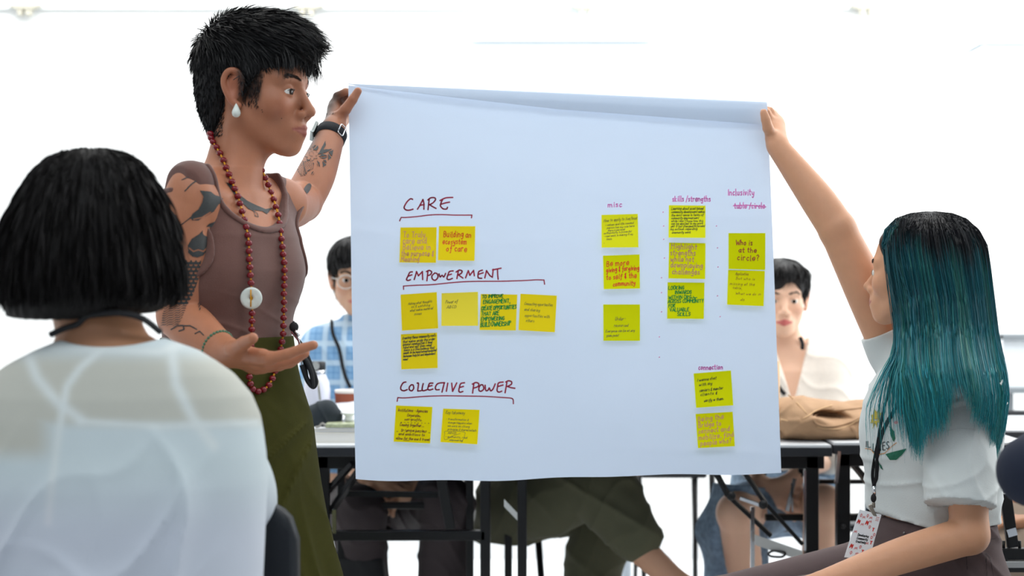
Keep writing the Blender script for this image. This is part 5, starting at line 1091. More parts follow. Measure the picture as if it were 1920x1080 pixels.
    kk = Ink().text('IL', 1623, 838, 1634, 11, 1.3).text('LITES', 1637, 846, 1668, 13, 1.4, slope=-.15)
    def onsv(a, b):
        d = sv.hit(a, b); d = np.where(np.isnan(d), np.nanmedian(d) if np.isfinite(d).any() else 2.7, d); return P3(a, b, d-.0014)
    kk.build('lettering', None, mat('print_black', (40, 42, 44), .7), shirt, mp=onsv)
    # shoulder seam and hem seam
    seamw = mat('seam_grey', (190, 194, 192), .8)
    for pts in (((1735, 824), (1760, 812), (1800, 803), (1830, 806)), ((1736, 947), (1760, 950), (1800, 949), (1842, 941))):
        decal('seam', sv, lambda x, y: dline(x, y, pts) < .8, (1730, 795, 1850, 956), seamw, shirt, off=.001)
    # ---- hair
    hs_t = np.array([(397, 1746, 6, 2.82, .01), (400, 1746, 38, 2.82, .04), (409, 1745, 64, 2.82, .068), (430, 1747, 86, 2.81, .090), (460, 1751, 98, 2.81, .101), (500, 1758, 97, 2.80, .104), (560, 1768, 94, 2.79, .106), (620, 1774, 95, 2.765, .112), (660, 1777, 99, 2.735, .135), (700, 1782, 103, 2.705, .155), (740, 1790, 99, 2.70, .170), (790, 1793, 91, 2.70, .170), (860, 1790, 82, 2.70, .165)], float)
    def surf(th, yy, out=1.0):
        cxp, hw, cy, b = [np.interp(yy, hs_t[:, 0], hs_t[:, j]) for j in range(1, 5)]
        y = cy+b*np.sin(th)*out; x = (cxp+hw*np.cos(th)*out-960)*y/FPX; return np.stack([x, y, CAMZ-(yy-540)*y/FPX], -1)
    th0, th1 = math.radians(172), math.radians(420); base = np.array(lin((14, 62, 70)))
    def hcol(yy, n, v, u):
        """dark grown-out roots over teal lengths that lighten to the ends"""
        C = np.zeros(np.shape(yy)+(3,)); blk = np.array(lin((26, 26, 30))); t1 = np.array(lin((24, 84, 98))); t2 = np.array(lin((30, 132, 146))); gr = np.array(lin((56, 122, 104)))
        a = smooth01(yy, 420+v*70, 470+v*80)[..., None]; b = smooth01(yy, 560, 790)[..., None]
        c = t1*(1-b)+t2*b; c = c*(1-u[..., None])+gr*u[..., None]*(.8+.4*b); return blk*(1-a)+c*a
    def ylow(th):
        c = np.cos(th); front = smooth01(-c, .55, 1.0); mid = np.exp(-((c-.12)/.45)**2)
        return 832-92*mid+10*front+25*smooth01(c, .6, 1)
    ths = np.linspace(th0, th1, 120); ts = np.linspace(0, 1, 60); TH, TS = np.meshgrid(ths, ts, indexing='ij'); YL = ylow(TH)-45; YY = 398+(YL-398)*TS
    V = surf(TH, YY, .955-.02*np.abs(np.sin(TH*14+YY*.01))); C = hcol(YY, 0, .5+.5*np.sin(TH*9), .15+0*YY)*.7
    i = np.arange(V.shape[0]*V.shape[1]).reshape(V.shape[:2]); Q = np.stack([i[:-1, :-1], i[:-1, 1:], i[1:, 1:], i[1:, :-1]], -1).reshape(-1, 4)
    hm = mat('hair_teal', (24, 90, 100), .45, spec=.32, attr='tint'); hr = mk('hair', V.reshape(-1, 3), Q, hm, root, True, C.reshape(-1, 3))
    cs = S(); cs.ell((-.014, 0, .050), (.101, .079, .083), hf, .01); cs.ell((.095, 0, -.035), (.060, .12, .105), hf, .01, -1); cs.ell((.03, 0, -.10), (.12, .12, .075), hf, .02, -1)
    V, Q = Vol(cs, .004).mesh(); mk('hair_cap', V, Q, hm, hr, True, np.tile(np.array(lin((14, 15, 18))), (len(V), 1)))
    n = 12000; th = th0+RNG.random(n)*(th1-th0); K = 16; yt = 397.3+RNG.random(n)**2*60; lock = np.round(th*16)/16; lw = np.sin(lock*91)*.5+.5
    ye = ylow(th)+RNG.normal(size=n)*14+lw*34-30; ye = np.where(RNG.random(n) < .12, ye-RNG.random(n)*160, ye); t = np.linspace(0, 1, K)
    yy = yt[:, None]+(ye-yt)[:, None]*t; out = (.965+.055*RNG.random(n))[:, None]+.05*t**3*RNG.random(n)[:, None]
    wav = .018*np.sin(yy*.022+lock[:, None]*7)*t+(lock-th)[:, None]*.5*t+RNG.normal(size=n)[:, None]*.07*t+.05*np.sin(yy*.05+lock[:, None]*31)*smooth01(yy, 700, 800)*t
    # front locks sweep forward over the chest
    sweep = smooth01(-np.cos(th), .72, 1)[:, None]*smooth01(yy, 640, 790)*.13*(RNG.random(n)**16*1.5)[:, None]
    Pp = surf(th[:, None]+wav, yy, out); Pp[..., 0] -= sweep*.42
    hl = ribbons('hair_locks', Pp, .0023*(.6+.8*RNG.random(n)), hm, hr, hcol(yy, 0, ((RNG.random(n)*.6+.4*np.abs(np.sin(lock*5)))*(.1+.9*smooth01(np.cos(th), -.8, .1))-.35*smooth01(-np.cos(th), .3, .9))[:, None]+0*yy, (np.clip(RNG.normal(size=n)*.25+.25*(lw > .7)+.1, 0, .9))[:, None]+0*yy)*(.55+.9*RNG.random(n))[:, None, None])
    # face framing strands from the parting
    n = 700; u = RNG.random(n); y0 = 408+u*60; x0 = 1690-u*35+RNG.random(n)*12; Yd = 2.77+RNG.normal(size=n)*.02; K = 12; t = np.linspace(0, 1, K)[None]; yy = y0[:, None]+(120+90*RNG.random(n))[:, None]*t
    xx = x0[:, None]+(16+26*RNG.random(n))[:, None]*t**1.4-9*np.sin(t*3.1)*(1-u)[:, None]; Pp = P3(xx, yy, 1.0)*0; Pp = np.stack([(xx-960)*Yd[:, None]/FPX, Yd[:, None]+0*xx-.015*t, CAMZ-(yy-540)*Yd[:, None]/FPX], -1)
    ribbons('hair_strands', Pp, .0014, hm, hr, hcol(yy, 0, RNG.random(n)[:, None]*.6+0*yy, .1+0*yy)*.8)
    n = 40; x0 = 1700+RNG.random(n)*90; t = np.linspace(0, 1, 8)[None]; a = RNG.normal(size=n)[:, None]; xx = x0[:, None]+a*22*t; yy = 408-10*t*(1+RNG.random(n))[:, None]+26*t*t
    ribbons('hair_strands', np.stack([(xx-960)*2.81/FPX, 2.81+0*xx, CAMZ-(yy-540)*2.81/FPX], -1), .0006, hm, hr, hcol(yy, 0, .9+0*yy, 0*yy))
    # ---- lanyard and badge
    la = empty('lanyard', P(1640, 900, 2.6), 'black lanyard hanging down the front of the white T-shirt to the printed badge', 'lanyard'); kb = mat('cord_black')
    def strap(pts, w, nm):
        p = catmull(pts, 5); d = sv.hit(p[:, 0], p[:, 1]); g = np.nanmin(d); d = np.where(np.isnan(d), g, d)-.005; d = np.convolve(np.pad(d, 3, 'edge'), np.ones(7)/7, 'valid')
        W = np.stack([(p[:, 0]-960)*d/FPX, d, CAMZ-(p[:, 1]-540)*d/FPX], 1); G().tube(W, w, 8, flat=.3, nrm=(0, 1, .01)).obj(nm, kb, la, True); return W
    A = strap([(1668, 722), (1662, 750), (1655, 780), (1650, 805), (1646, 830), (1640, 860), (1636, 890), (1639, 913)], .0032, 'strap'); strap([(1692, 738), (1680, 765), (1664, 792), (1654, 815), (1648, 840), (1645, 870), (1644, 895), (1639, 913)], .0045, 'strap')
    e = P(1638, 915, 2.672); G().tube([e+(0, -.004, .004), e+(0, -.006, -.012)], .0035, 8).obj('crimp', mat('chrome'), la, True)
    b = e+np.array((-.002, -.008, -.018)); G().ball(b, (.0055, .004, .0085), 10).obj('knob', kb, la, True)
    G().tube([b+(0, 0, -.008), b+(0, -.001, -.018)], .0032, 8).bar(b+(-.008, -.003, -.012), b+(.002, -.004, -.034), .007, .004, (0, 1, 0)).obj('clip', mat('clip_steel', (150, 142, 130), .3, .9), la, bevel=.001)
    q = np.array([P(1612, 955, 2.66), P(1653, 965, 2.66), P(1630, 1050, 2.63), P(1583, 1045, 2.63)])
    bd = empty('name_badge', q.mean(0), 'white lanyard badge with red doodles and black words, resting against the dark trousers', 'badge'); nv = unit(np.cross(q[1]-q[0], q[3]-q[0])); nv = nv if nv[1] < 0 else -nv
    G().prism(q, -nv*.0012).obj('card', mat('badge_card', (222, 226, 230), .3), bd, bevel=.0008)
    def bq(u, v): u = np.asarray(u)[..., None]; v = np.asarray(v)[..., None]; return q[0]*(1-u)*(1-v)+q[1]*u*(1-v)+q[2]*u*v+q[3]*(1-u)*v+nv*.0006
    mp = lambda a, b: bq(a/100, b/200)
    Ink().text('Developing', 26, 106, 72, 9, 2.0, jit=.05).text('Community', 26, 120, 72, 9, 2.0, jit=.05).text('Creatively', 26, 134, 68, 9, 2.0, jit=.05).build('lettering', None, mat('print_black'), bd, mp=mp)
    rd = mat('print_red', (214, 44, 30), .5); r = random.Random(4)
    for cx_, cy_, ty in ((14, 22, 1), (28, 28, 2), (42, 18, 1), (58, 24, 2), (12, 50, 0), (30, 58, 2), (48, 48, 0), (64, 62, 1), (82, 70, 3), (12, 92, 2), (84, 104, 1), (88, 126, 3), (72, 132, 2), (14, 152, 0), (34, 158, 2), (50, 150, 1), (64, 168, 3), (82, 172, 0), (20, 178, 1), (44, 180, 2), (60, 40, 2), (92, 90, 1)):
        if ty == 0: Ink().stroke(catmull([(cx_-5, cy_+6), (cx_-2, cy_-8), (cx_+1, cy_+2), (cx_+5, cy_-6), (cx_+4, cy_+7)], 3), 4.2).build('doodle', None, rd, bd, mp=mp)
        elif ty == 1: Ink().stroke(catmull([(cx_-5, cy_), (cx_, cy_-6), (cx_+5, cy_), (cx_, cy_+6), (cx_-4, cy_+2)], 3), 1.3).stroke([(cx_, cy_-5), (cx_, cy_+8)], 1.3).build('doodle', None, rd, bd, mp=mp)
        elif ty == 2: Ink().stroke(catmull([(cx_-6, cy_+5), (cx_-3, cy_-4), (cx_, cy_+3), (cx_+3, cy_-5), (cx_+6, cy_+4)], 3), 1.5).build('doodle', None, rd, bd, mp=mp)
        else: Ink().stroke([(cx_-4, cy_-6), (cx_+4, cy_-6)], 3).stroke([(cx_, cy_-6), (cx_, cy_+6)], 4).build('doodle', None, rd, bd, mp=mp)
    Ink().stroke([(80, 16), (94, 15)], 1.4).stroke([(80, 23), (94, 22)], 1.4).stroke([(80, 30), (94, 29)], 1.4).build('printed_lines', None, rd, bd, mp=mp)
    # chair under her
    ch = empty('chair', (.86, 2.8, 0), 'black chair under the person with teal hair, seat hidden by the dark trousers', 'chair'); mb = mat('plastic_black')
    G().box((.86, 2.79, .435), (.42, .44, .025)).obj('seat', mb, ch, bevel=.01)
    for sx in (.68, 1.04):
        for sy in (2.60, 2.98): G().tube([(sx, sy, 0), (sx, sy, .43)], .011, 8).obj('leg', mat('steel_black'), ch, True)
teal()
# ------------------------------------------------------------ folding tables
blackm = mat('steel_black', (16, 17, 19), .35, .3); topm = mat('laminate_grey_white', (214, 217, 220), .4, noise=.02, nscale=20); edgem = mat('table_edge_black', (28, 31, 36), .4); chrome = mat('chrome', (210, 212, 216), .15, 1)
def table(x0, x1, y0, y1, zt, lab, posts, bars=(), extra=None):
    t = empty('folding_table', ((x0+x1)/2, (y0+y1)/2, 0), lab, 'table')
    G().box(((x0+x1)/2, (y0+y1)/2, zt-.004), (x1-x0-.006, y1-y0-.006, .008)).obj('tabletop', topm, t)
    G().box(((x0+x1)/2, (y0+y1)/2, zt-.0175), (x1-x0, y1-y0, .023)).obj('edge_band', edgem, t, bevel=.002)
    for yy in (y0+.035, y1-.035): G().box(((x0+x1)/2, yy, zt-.046), (x1-x0-.03, .02, .034)).obj('apron', blackm, t, bevel=.002)
    for (px, py, w) in posts:
        G().box((px, py, (zt-.03)/2), (w, .03, zt-.03)).obj('leg', blackm, t, bevel=.003)
        G().box((px, py, .008), (w+.006, .036, .016)).obj('foot_cap', mat('rubber', (14, 14, 14), .9), t, bevel=.003)
    for a, b, w in bars: G().bar(a, b, w, w*.8).obj('crossbar', blackm, t, bevel=.002)
    if extra: extra(t)
    return t
def ext1(t):
    for (a, b, w) in ((P(662, 868, 3.62), P(606, 930, 3.66), .026), (P(680, 872, 3.64), P(618, 962, 3.68), .030), (P(826, 888, 3.62), P(845, 992, 3.63), .026)): G().bar(a, b, w, .012).obj('brace', blackm, t, bevel=.002)
    G().bar(P(640, 925, 3.70), P(822, 928, 3.70), .014, .014).obj('crossbar', blackm, t)
    pass
    G().bar(P(627, 955, 3.60), P(627, 1000, 3.60), .010, .01).obj('strut', chrome, t)
Y0, Y1 = 3.6, 4.12
table(-.52, -.050, Y0, Y1, .752, 'narrow folding table with black steel legs behind the olive skirt, bottle and cup on top',
      [(P(607, 0, 3.64)[0], 3.64, .030), (P(910, 0, 3.64)[0], 3.64, .026), (P(881, 0, 3.84)[0], 3.84, .020), (P(640, 0, 3.84)[0], 3.84, .020)],
      [(P(607, 1004, 3.64), P(910, 1003, 3.64), .030), (P(640, 947, 3.84), P(881, 948, 3.84), .021)], ext1)
def ext2(t):
    G().prism([P(945, 936, 3.59), P(970, 962, 3.59), P(970, 976, 3.59), P(945, 950, 3.59)], (0, .004, 0)).obj('bracket', mat('zinc', (196, 198, 196), .4, .6), t)
    for a, b, w in ((P(1338, 878, 3.66), P(1366, 930, 3.64), .022), (P(1366, 930, 3.64), P(1446, 1005, 3.62), .024), (P(1392, 880, 3.62), P(1436, 945, 3.60), .022), (P(1436, 945, 3.60), P(1504, 1020, 3.60), .024)): G().bar(a, b, w, .010).obj('brace', blackm, t, bevel=.002)
    G().bar(P(1388, 934, 3.61), P(1434, 950, 3.59), .012, .008).obj('brace_link', chrome, t)
    for q in (P(1371, 930, 3.60), P(1431, 946, 3.585)): G().ball(q, (.012, .008, .012), 10).obj('pivot', blackm, t, True)
    G().prism([P(1416, 1003, 3.585), P(1505, 1034, 3.585), P(1505, 1052, 3.585), P(1416, 1022, 3.585)], (0, .006, 0)).obj('lock_plate', mat('zinc'), t)
    G().tube(catmull([P(1440, 1038, 3.58), P(1450, 1033, 3.58), P(1472, 1036, 3.58), P(1466, 1044, 3.58), P(1446, 1043, 3.58), P(1440, 1038, 3.58)], 4), .0028, 6).obj('lock_ring', blackm, t, True)
    G().bar(P(1490, 897, 3.9), P(1476, 958, 3.9), .010, .006).bar(P(1484, 905, 3.9), P(1486, 960, 3.9), .004, .006).obj('strut', chrome, t)
    G().bar(P(1411, 950, 3.62), P(1411, 1080, 3.62), .010, .008, (0, 1, 0)).obj('strut', chrome, t)
    G().bar(P(1509, 882, 3.60), P(1509, 1032, 3.60), .006, .006, (0, 1, 0)).obj('strut', chrome, t)
table(-.040, P(1561, 0, Y0)[0], Y0, Y1, .752, 'folding table mostly hidden behind the paper sheet, tan canvas bag on its right end',
      [(P(979, 0, 3.64)[0], 3.64, .024), (P(953, 0, 4.1)[0], 4.10, .022), (P(1521, 0, 3.64)[0], 3.64, .034), (P(1426, 0, 4.08)[0], 4.08, .030)],
      [(P(1435, 970, 3.95), P(1600, 970, 3.95), .022)], ext2)
def ext3(t):
    G().bar(P(1592, 862, 3.75), P(1628, 905, 3.78), .018, .012).obj('brace', blackm, t)
    G().bar(P(1535, 903, 4.05), P(1640, 903, 4.05), .014, .012).obj('crossbar', blackm, t); G().ball(P(1581, 987, 3.62), .0065, 8).obj('bolt', blackm, t, True)
    G().bar(P(1573, 846, 3.61), P(1568, 905, 3.61), .008, .01).obj('strut', chrome, t)
table(P(1561, 0, Y0)[0]+.004, 1.32, Y0+.01, Y1, .757, 'folding table behind the white T-shirt, its black edge meeting the table with the tan bag',
      [(P(1580, 0, 3.65)[0], 3.65, .034), (P(1632, 0, 4.08)[0], 4.08, .026), (1.28, 3.65, .03), (1.28, 4.08, .03)], [(P(1590, 970, 3.66), (1.28, 3.66, .57), .022)], ext3)
# far table and chair at the right edge
table(P(1862, 0, 4.5)[0], P(1862, 0, 4.5)[0]+1.2, 4.5, 5.0, CAMZ-(806-540)*4.5/FPX, 'white-topped table at the right edge behind the teal hair', [(1.62, 4.55, .03), (2.6, 4.55, .03), (1.62, 4.95, .03), (2.6, 4.95, .03)])
def chair(x, y, yaw, lab, zt=.86, seat=.45, w=.42, name='chair', grp=None):
    c = empty(name, (x, y, 0), lab, 'chair', grp); f = Fr((x, y, 0), (math.cos(yaw), math.sin(yaw), 0)); R = f.R; kp = mat('plastic_black', (30, 33, 38), .45)
    G().box(f.w((0, 0, seat-.012)), (.42, w, .024), R).obj('seat', kp, c, bevel=.01)
    A = [[f.w((-.20-.03*((zz-seat)/.4)-.025*(1-(2*u-1)**2), (u-.5)*w, zz if abs(2*u-1) < .8 or zz < zt-.03 else zz-.05*((abs(2*u-1)-.8)/.2)**2)) for zz in np.linspace(seat+.14, zt, 8)] for u in np.linspace(0, 1, 15)]
    G().grid(np.array(A)).obj('backrest', kp, c, True, solid=.014)
    for sy in (-1, 1):
        G().tube([f.w((.20, sy*(w/2+.005), 0)), f.w((.16, sy*(w/2-.01), seat-.02))], .010, 8).obj('leg', blackm, c, True)
        G().tube([f.w((-.24, sy*(w/2+.005), 0)), f.w((-.18, sy*(w/2-.01), seat)), f.w((-.215, sy*(w/2-.01), seat+.2))], .010, 8).obj('leg', blackm, c, True)
    return c
q = P(1898, 0, 5.3); chair(q[0], 5.3, math.radians(80), 'empty black chair beyond the white-topped table, right of the teal hair', zt=CAMZ-(768-540)*5.1/FPX, w=.12+.10)
# ------------------------------------------------------------ people behind the tables
def sitter(root, C, fw, joints, headfr, skinrgb, shirt, trouser, hairfn, opt):
    """C: pelvis floor point; joints in world space; clothing parts are grown from the same limbs"""
    T = Fr((C[0], C[1], 0), fw); h = .0042; s = S()
    rows = opt['rows']; s.loft(T, rows, .03)
    nb = T.w((opt.get('nx', -.01), 0, rows[-1][0]-.02)); s.cone(nb, headfr.w((-.02, 0, -.045)), .050*opt.get('sc', 1), .047, .03); head(s, headfr, ears=opt.get('ears', (1, -1)))
    J = joints
    for a, e, w in (('sl', 'el', 'wl'), ('sr', 'er', 'wr')):
        s.cone(nb, J[a], .038, .042, .04); s.chain([J[a], J[e]], [.044, .036], .03, .02); s.chain([J[e], J[w]], [.036, .024], .012, .012)
    for w, d, up, sd, cu in opt['hands']: autohand(s, frame(J[w], d, up), cu, sd)
    for a, k, n in (('hl', 'kl', 'nl'), ('hr', 'kr', 'nr')):
        s.chain([J[a], J[k]], [.078, .056], .03, .02); s.chain([J[k], J[k]*.55+J[n]*.45+opt.get('calf', np.array((0, .012, 0))), J[n]], [.054, .049, .036], .02, .02, n=2)
        d = opt.get('toe', T.R[:, 0]); s.cone(J[n]+(0, 0, -.04), J[n]+.15*d+(0, 0, -.062+0*J[n][2]), .036, .026, .02)
    body = Vol(s, h, lo=None); V, Q = body.mesh(); mk('body', V, Q, mat('skin_'+opt['nm'], skinrgb, .5, sss=.1, attr='tint'), root, True, facepaint(V, headfr, skinrgb, opt.get('lip', (186, 108, 100))))
    eyes(headfr, root, look=opt.get('look', (0, 0))); brows(headfr, body, root, mat('brow_hair', (48, 36, 30), .6), n=70)
    c = S(); c.loft(T, rows, .03); m = opt['sleeve']
    for a, e, w in (('sl', 'el', 'wl'), ('sr', 'er', 'wr')):
        c.cone(nb, J[a], .040, .046, .04); c.chain([J[a], J[e]], [.050, .046], .03, .02)
        if m > 1: c.cone(J[e], J[e]*(2-m)+J[w]*(m-1), .046, .040)
    cv = Vol(c, .005, inflate=.010, post=opt['cut'](T), fold=opt.get('fold')); V, Q = cv.mesh(); so = mk(opt['shirtname'], V, Q, shirt, root)
    t = S(); t.loft(T, [r for r in rows if r[0] < opt['waist']+.02], .03)
    for a, k, n in (('hl', 'kl', 'nl'), ('hr', 'kr', 'nr')):
        e = opt['tleg']; t.chain([J[a], J[k] if e >= 1 else J[a]*(1-e)+J[k]*e], [.084, .066 if e >= 1 else .074+.006], .04, .02)
        if e > 1: t.chain([J[k], J[k]*(2-e)+J[n]*(e-1)], [.064, opt.get('cuff', .058)], .02, .02)
    V, Q = Vol(t, .006, inflate=.007, fold=opt.get('tfold')).mesh(); to = mk(opt['trname'], V, Q, trouser, root)
    hairfn(headfr, root, body); return T, body, cv, so, to
def vcut(depth, w=.055, waist=.60, top=0):
    def f(T):
        def g(X, Y, Z):
            lx = (X-T.o[0])*T.R[0, 0]+(Y-T.o[1])*T.R[1, 0]; ly = (X-T.o[0])*T.R[0, 1]+(Y-T.o[1])*T.R[1, 1]; zz = f.top
            v = w*np.clip((Z-(zz-depth))/depth, 0, 1.3)-np.abs(ly); v = np.where(lx > 0, v, (Z-zz+.02)); return np.maximum(np.minimum(v, Z-(zz-depth)), waist-Z)
        return g
    f.top = top; return f
def caphair(nm, parts, subs, locks, L, m, lift=.05, sag=.1, jit=.15, zmin=-.2):
    def fn(fr, root, body):
        hs = S()
        for c, r in parts: hs.ell(c, r, fr, .02)
        for c, r in subs: hs.ell(c, r, fr, .008, -1)
        v = Vol(hs, .004); V, Q = v.mesh(); o = mk('hair', V, Q, m, root); cr = fr.w((-.03, 0, .15))
        hairdome('hair_locks', v, lambda V: (fr.loc(V)[:, 2] > zmin) & ~((fr.loc(V)[:, 0] > .055) & (fr.loc(V)[:, 2] < .075)), locks, lambda p: L*(.3+.7*smooth01(fr.loc(p)[:, 2], zmin, .1)), m, o, lambda p, n: p-cr+np.array((0, 0, -.05)), .0022, lift=lift, sag=sag, jit=jit)
    return fn
hairb = mat('hair_soft_black', (20, 18, 19), .5, spec=.4, noise=.25, nscale=60)
def limbs(**k): return {a: np.array(b, float) for a, b in k.items()}
def seatrows(zs, hw=.20, d=.10): return [(.42, -.02, 0, .12, .17), (.55, -.01, 0, .11, .165), (zs-.35, 0, 0, d*.95, hw*.78), (zs-.18, 0, 0, d, hw*.82), (zs-.08, -.005, 0, d*.85, hw*.80), (zs-.03, -.01, 0, d*.62, hw*.60), (zs, -.012, 0, .045, .07)]
# -- person with glasses and blue checked shirt
def plaid(nm, a, b, c):
    m = mat(nm, a, .85); nt = m.node_tree; bs = nt.nodes['Principled BSDF']; tc = nt.nodes.new('ShaderNodeTexCoord'); sx = nt.nodes.new('ShaderNodeSeparateXYZ'); nt.links.new(tc.outputs['Object'], sx.inputs[0]); outs = []
    for ax, f in ((0, 330), (2, 330), (0, 110), (2, 110)):
        mu = nt.nodes.new('ShaderNodeMath'); mu.operation = 'MULTIPLY'; mu.inputs[1].default_value = f; nt.links.new(sx.outputs[ax], mu.inputs[0]); sn = nt.nodes.new('ShaderNodeMath'); sn.operation = 'SINE'; nt.links.new(mu.outputs[0], sn.inputs[0])
        gt = nt.nodes.new('ShaderNodeMapRange'); gt.inputs['From Min'].default_value = .35; gt.inputs['From Max'].default_value = .9; nt.links.new(sn.outputs[0], gt.inputs['Value']); outs.append(gt)
    def mxs(src, col, o, k):
        x = nt.nodes.new('ShaderNodeMix'); x.data_type = 'RGBA'; mm = nt.nodes.new('ShaderNodeMath'); mm.operation = 'MULTIPLY'; mm.inputs[1].default_value = k; nt.links.new(o.outputs[0], mm.inputs[0]); nt.links.new(mm.outputs[0], x.inputs['Factor'])
        if src is None: x.inputs['A'].default_value = lin(a)+(1,)
        else: nt.links.new(src, x.inputs['A'])
        x.inputs['B'].default_value = lin(col)+(1,); return x.outputs['Result']
    r = mxs(None, b, outs[0], .45); r = mxs(r, b, outs[1], .45); r = mxs(r, c, outs[2], .8); r = mxs(r, c, outs[3], .8); nt.links.new(r, bs.inputs['Base Color']); return m
def person_blue():
    root = empty('person', (-.45, 4.32, 0), 'seated person in glasses and blue checked shirt, half hidden by the left sheet edge', 'person')
    hf = Fr(P(667, 524, 4.28), (.12, -.98, -.04), sc=.93); z = lambda y, Y=4.3: CAMZ-(y-540)*Y/FPX
    C = P(700, 0, 4.32); J = limbs(sl=P(796, 652, 4.30), sr=P(606, 650, 4.30), el=P(842, 830, 4.26), er=P(588, 826, 4.26), wl=P(812, 905, 3.99), wr=P(688, 893, 3.99), hl=P(752, 950, 4.30), hr=P(668, 950, 4.30), kl=P(838, 945, 3.88), kr=P(672, 962, 3.86), nl=(P(822, 0, 3.98)[0], 3.98, .09), nr=(P(694, 0, 3.98)[0], 3.98, .09))
    cut = vcut(.15, .045, .60, z(606)); rows = seatrows(z(600), .235, .115)
    o = dict(rows=rows, nm='warm', hands=[('wl', (-.92, -.25, -.25), (0, -.5, .8), 1, .7), ('wr', (.92, -.28, -.22), (0, -.6, .7), -1, .55)], sleeve=1.35, cut=cut, shirtname='checked_shirt', trname='trousers', waist=.6, tleg=1.86, cuff=.062, look=(.02, 0),
             fold=lambda X, Y, Z: -.004*ridge(Z*30+X*22+np.sin(X*25), 3), tfold=lambda X, Y, Z: -.006*ridge(Z*32+X*30+np.sin(X*40), 3))
    T, body, cv, so, to = sitter(root, C, (.05, -1, 0), J, hf, (205, 158, 128), plaid('plaid_blue', (128, 170, 208), (84, 134, 184), (190, 212, 228)), mat('trouser_plum_black', (52, 44, 46), .85, noise=.05), 
        caphair('a', [((-.016, 0, .055), (.108, .086, .088)), ((.055, 0, .09), (.055, .070, .045)), ((-.06, 0, -.02), (.05, .07, .075))], [((.115, .012, -.04), (.065, .064, .098)), ((.0, .092, -.02), (.03, .02, .04)), ((.0, -.092, -.02), (.03, .02, .04)), ((.06, -.075, -.06), (.05, .04, .07)), ((.06, .075, -.06), (.05, .04, .07))], 4200, .05, hairb), o)
    # collar and placket
    for sd in (1, -1):
        p = [T.w((.02, sd*.062, z(612))), T.w((.085, sd*.050, z(645))), T.w((.112, sd*.012, z(690))), T.w((.120, sd*.075, z(700))), T.w((.085, sd*.105, z(655)))]
        d = cv.hit(np.array([660.]), np.array([690.])); A = np.array([[p[0], p[4]], [p[1]*.5+p[0]*.5, p[4]*.8+p[3]*.2], [p[1], p[3]*.6+p[4]*.4], [p[2], p[3]]]); G().grid(A).obj('collar', MATS['plaid_blue'], so, True, sub=2, solid=.004)
    la = empty('lanyard', T.w((.1, 0, z(690))), 'black lanyard on the blue checked shirt, disappearing behind the paper sheet', 'lanyard')
    pts = catmull([(622, 600), (624, 625), (636, 655), (643, 690), (650, 712), (657, 727)], 5); d = cv.hit(pts[:, 0], pts[:, 1]); d = np.where(np.isnan(d), np.nanmin(d), d)-.006; d = np.minimum.accumulate(d[::-1])[::-1]*.5+d*.5
    G().tube(P3(pts[:, 0], pts[:, 1], 1.)*0+np.stack([(pts[:, 0]-960)*d/FPX, d, CAMZ-(pts[:, 1]-540)*d/FPX], 1), .0052, 8, flat=.25, nrm=(0, 1, .01)).obj('strap', mat('cord_black', (16, 16, 20), .7), la, True)
    gl = empty('eyeglasses', hf.w((.09, 0, 0)), 'thin clear-lens eyeglasses on the person in the blue checked shirt', 'eyeglasses'); gm = mat('silver_wire', (206, 202, 196), .3, .6)
    for sd in (1, -1):
        c = (.101, sd*.033, -.004); lp = [hf.w((c[0]-.012*abs(math.cos(a))**2*(1 if math.cos(a)*sd > 0 else 0), c[1]+.0255*math.cos(a), c[2]+.021*math.sin(a)*(1 if math.sin(a) > 0 else 1.05))) for a in np.linspace(0, 2*np.pi, 33)]
        G().tube(lp, .0017, 6, cap=False).obj('rim', gm, gl, True); g = G(); g.prism(lp[:-1:2], hf.R[:, 0]*.0012); g.obj('lens', mat('lens_glass', (250, 252, 255), .02, trans=1, ior=1.08, spec=.5), gl)
        G().tube([hf.w((.089, sd*.0585, .004)), hf.w((.05, sd*.074, .006)), hf.w((.0, sd*.080, .006)), hf.w((-.012, sd*.081, -.008))], .0013, 6).obj('temple', gm, gl, True)
    G().tube([hf.w((.100, .008, .004)), hf.w((.106, 0, .007)), hf.w((.100, -.008, .004))], .0012, 6).obj('bridge', gm, gl, True)
    chair(C[0]+.02, 4.36, -math.pi/2, 'black chair under the person in the blue checked shirt', zt=.80)
person_blue()
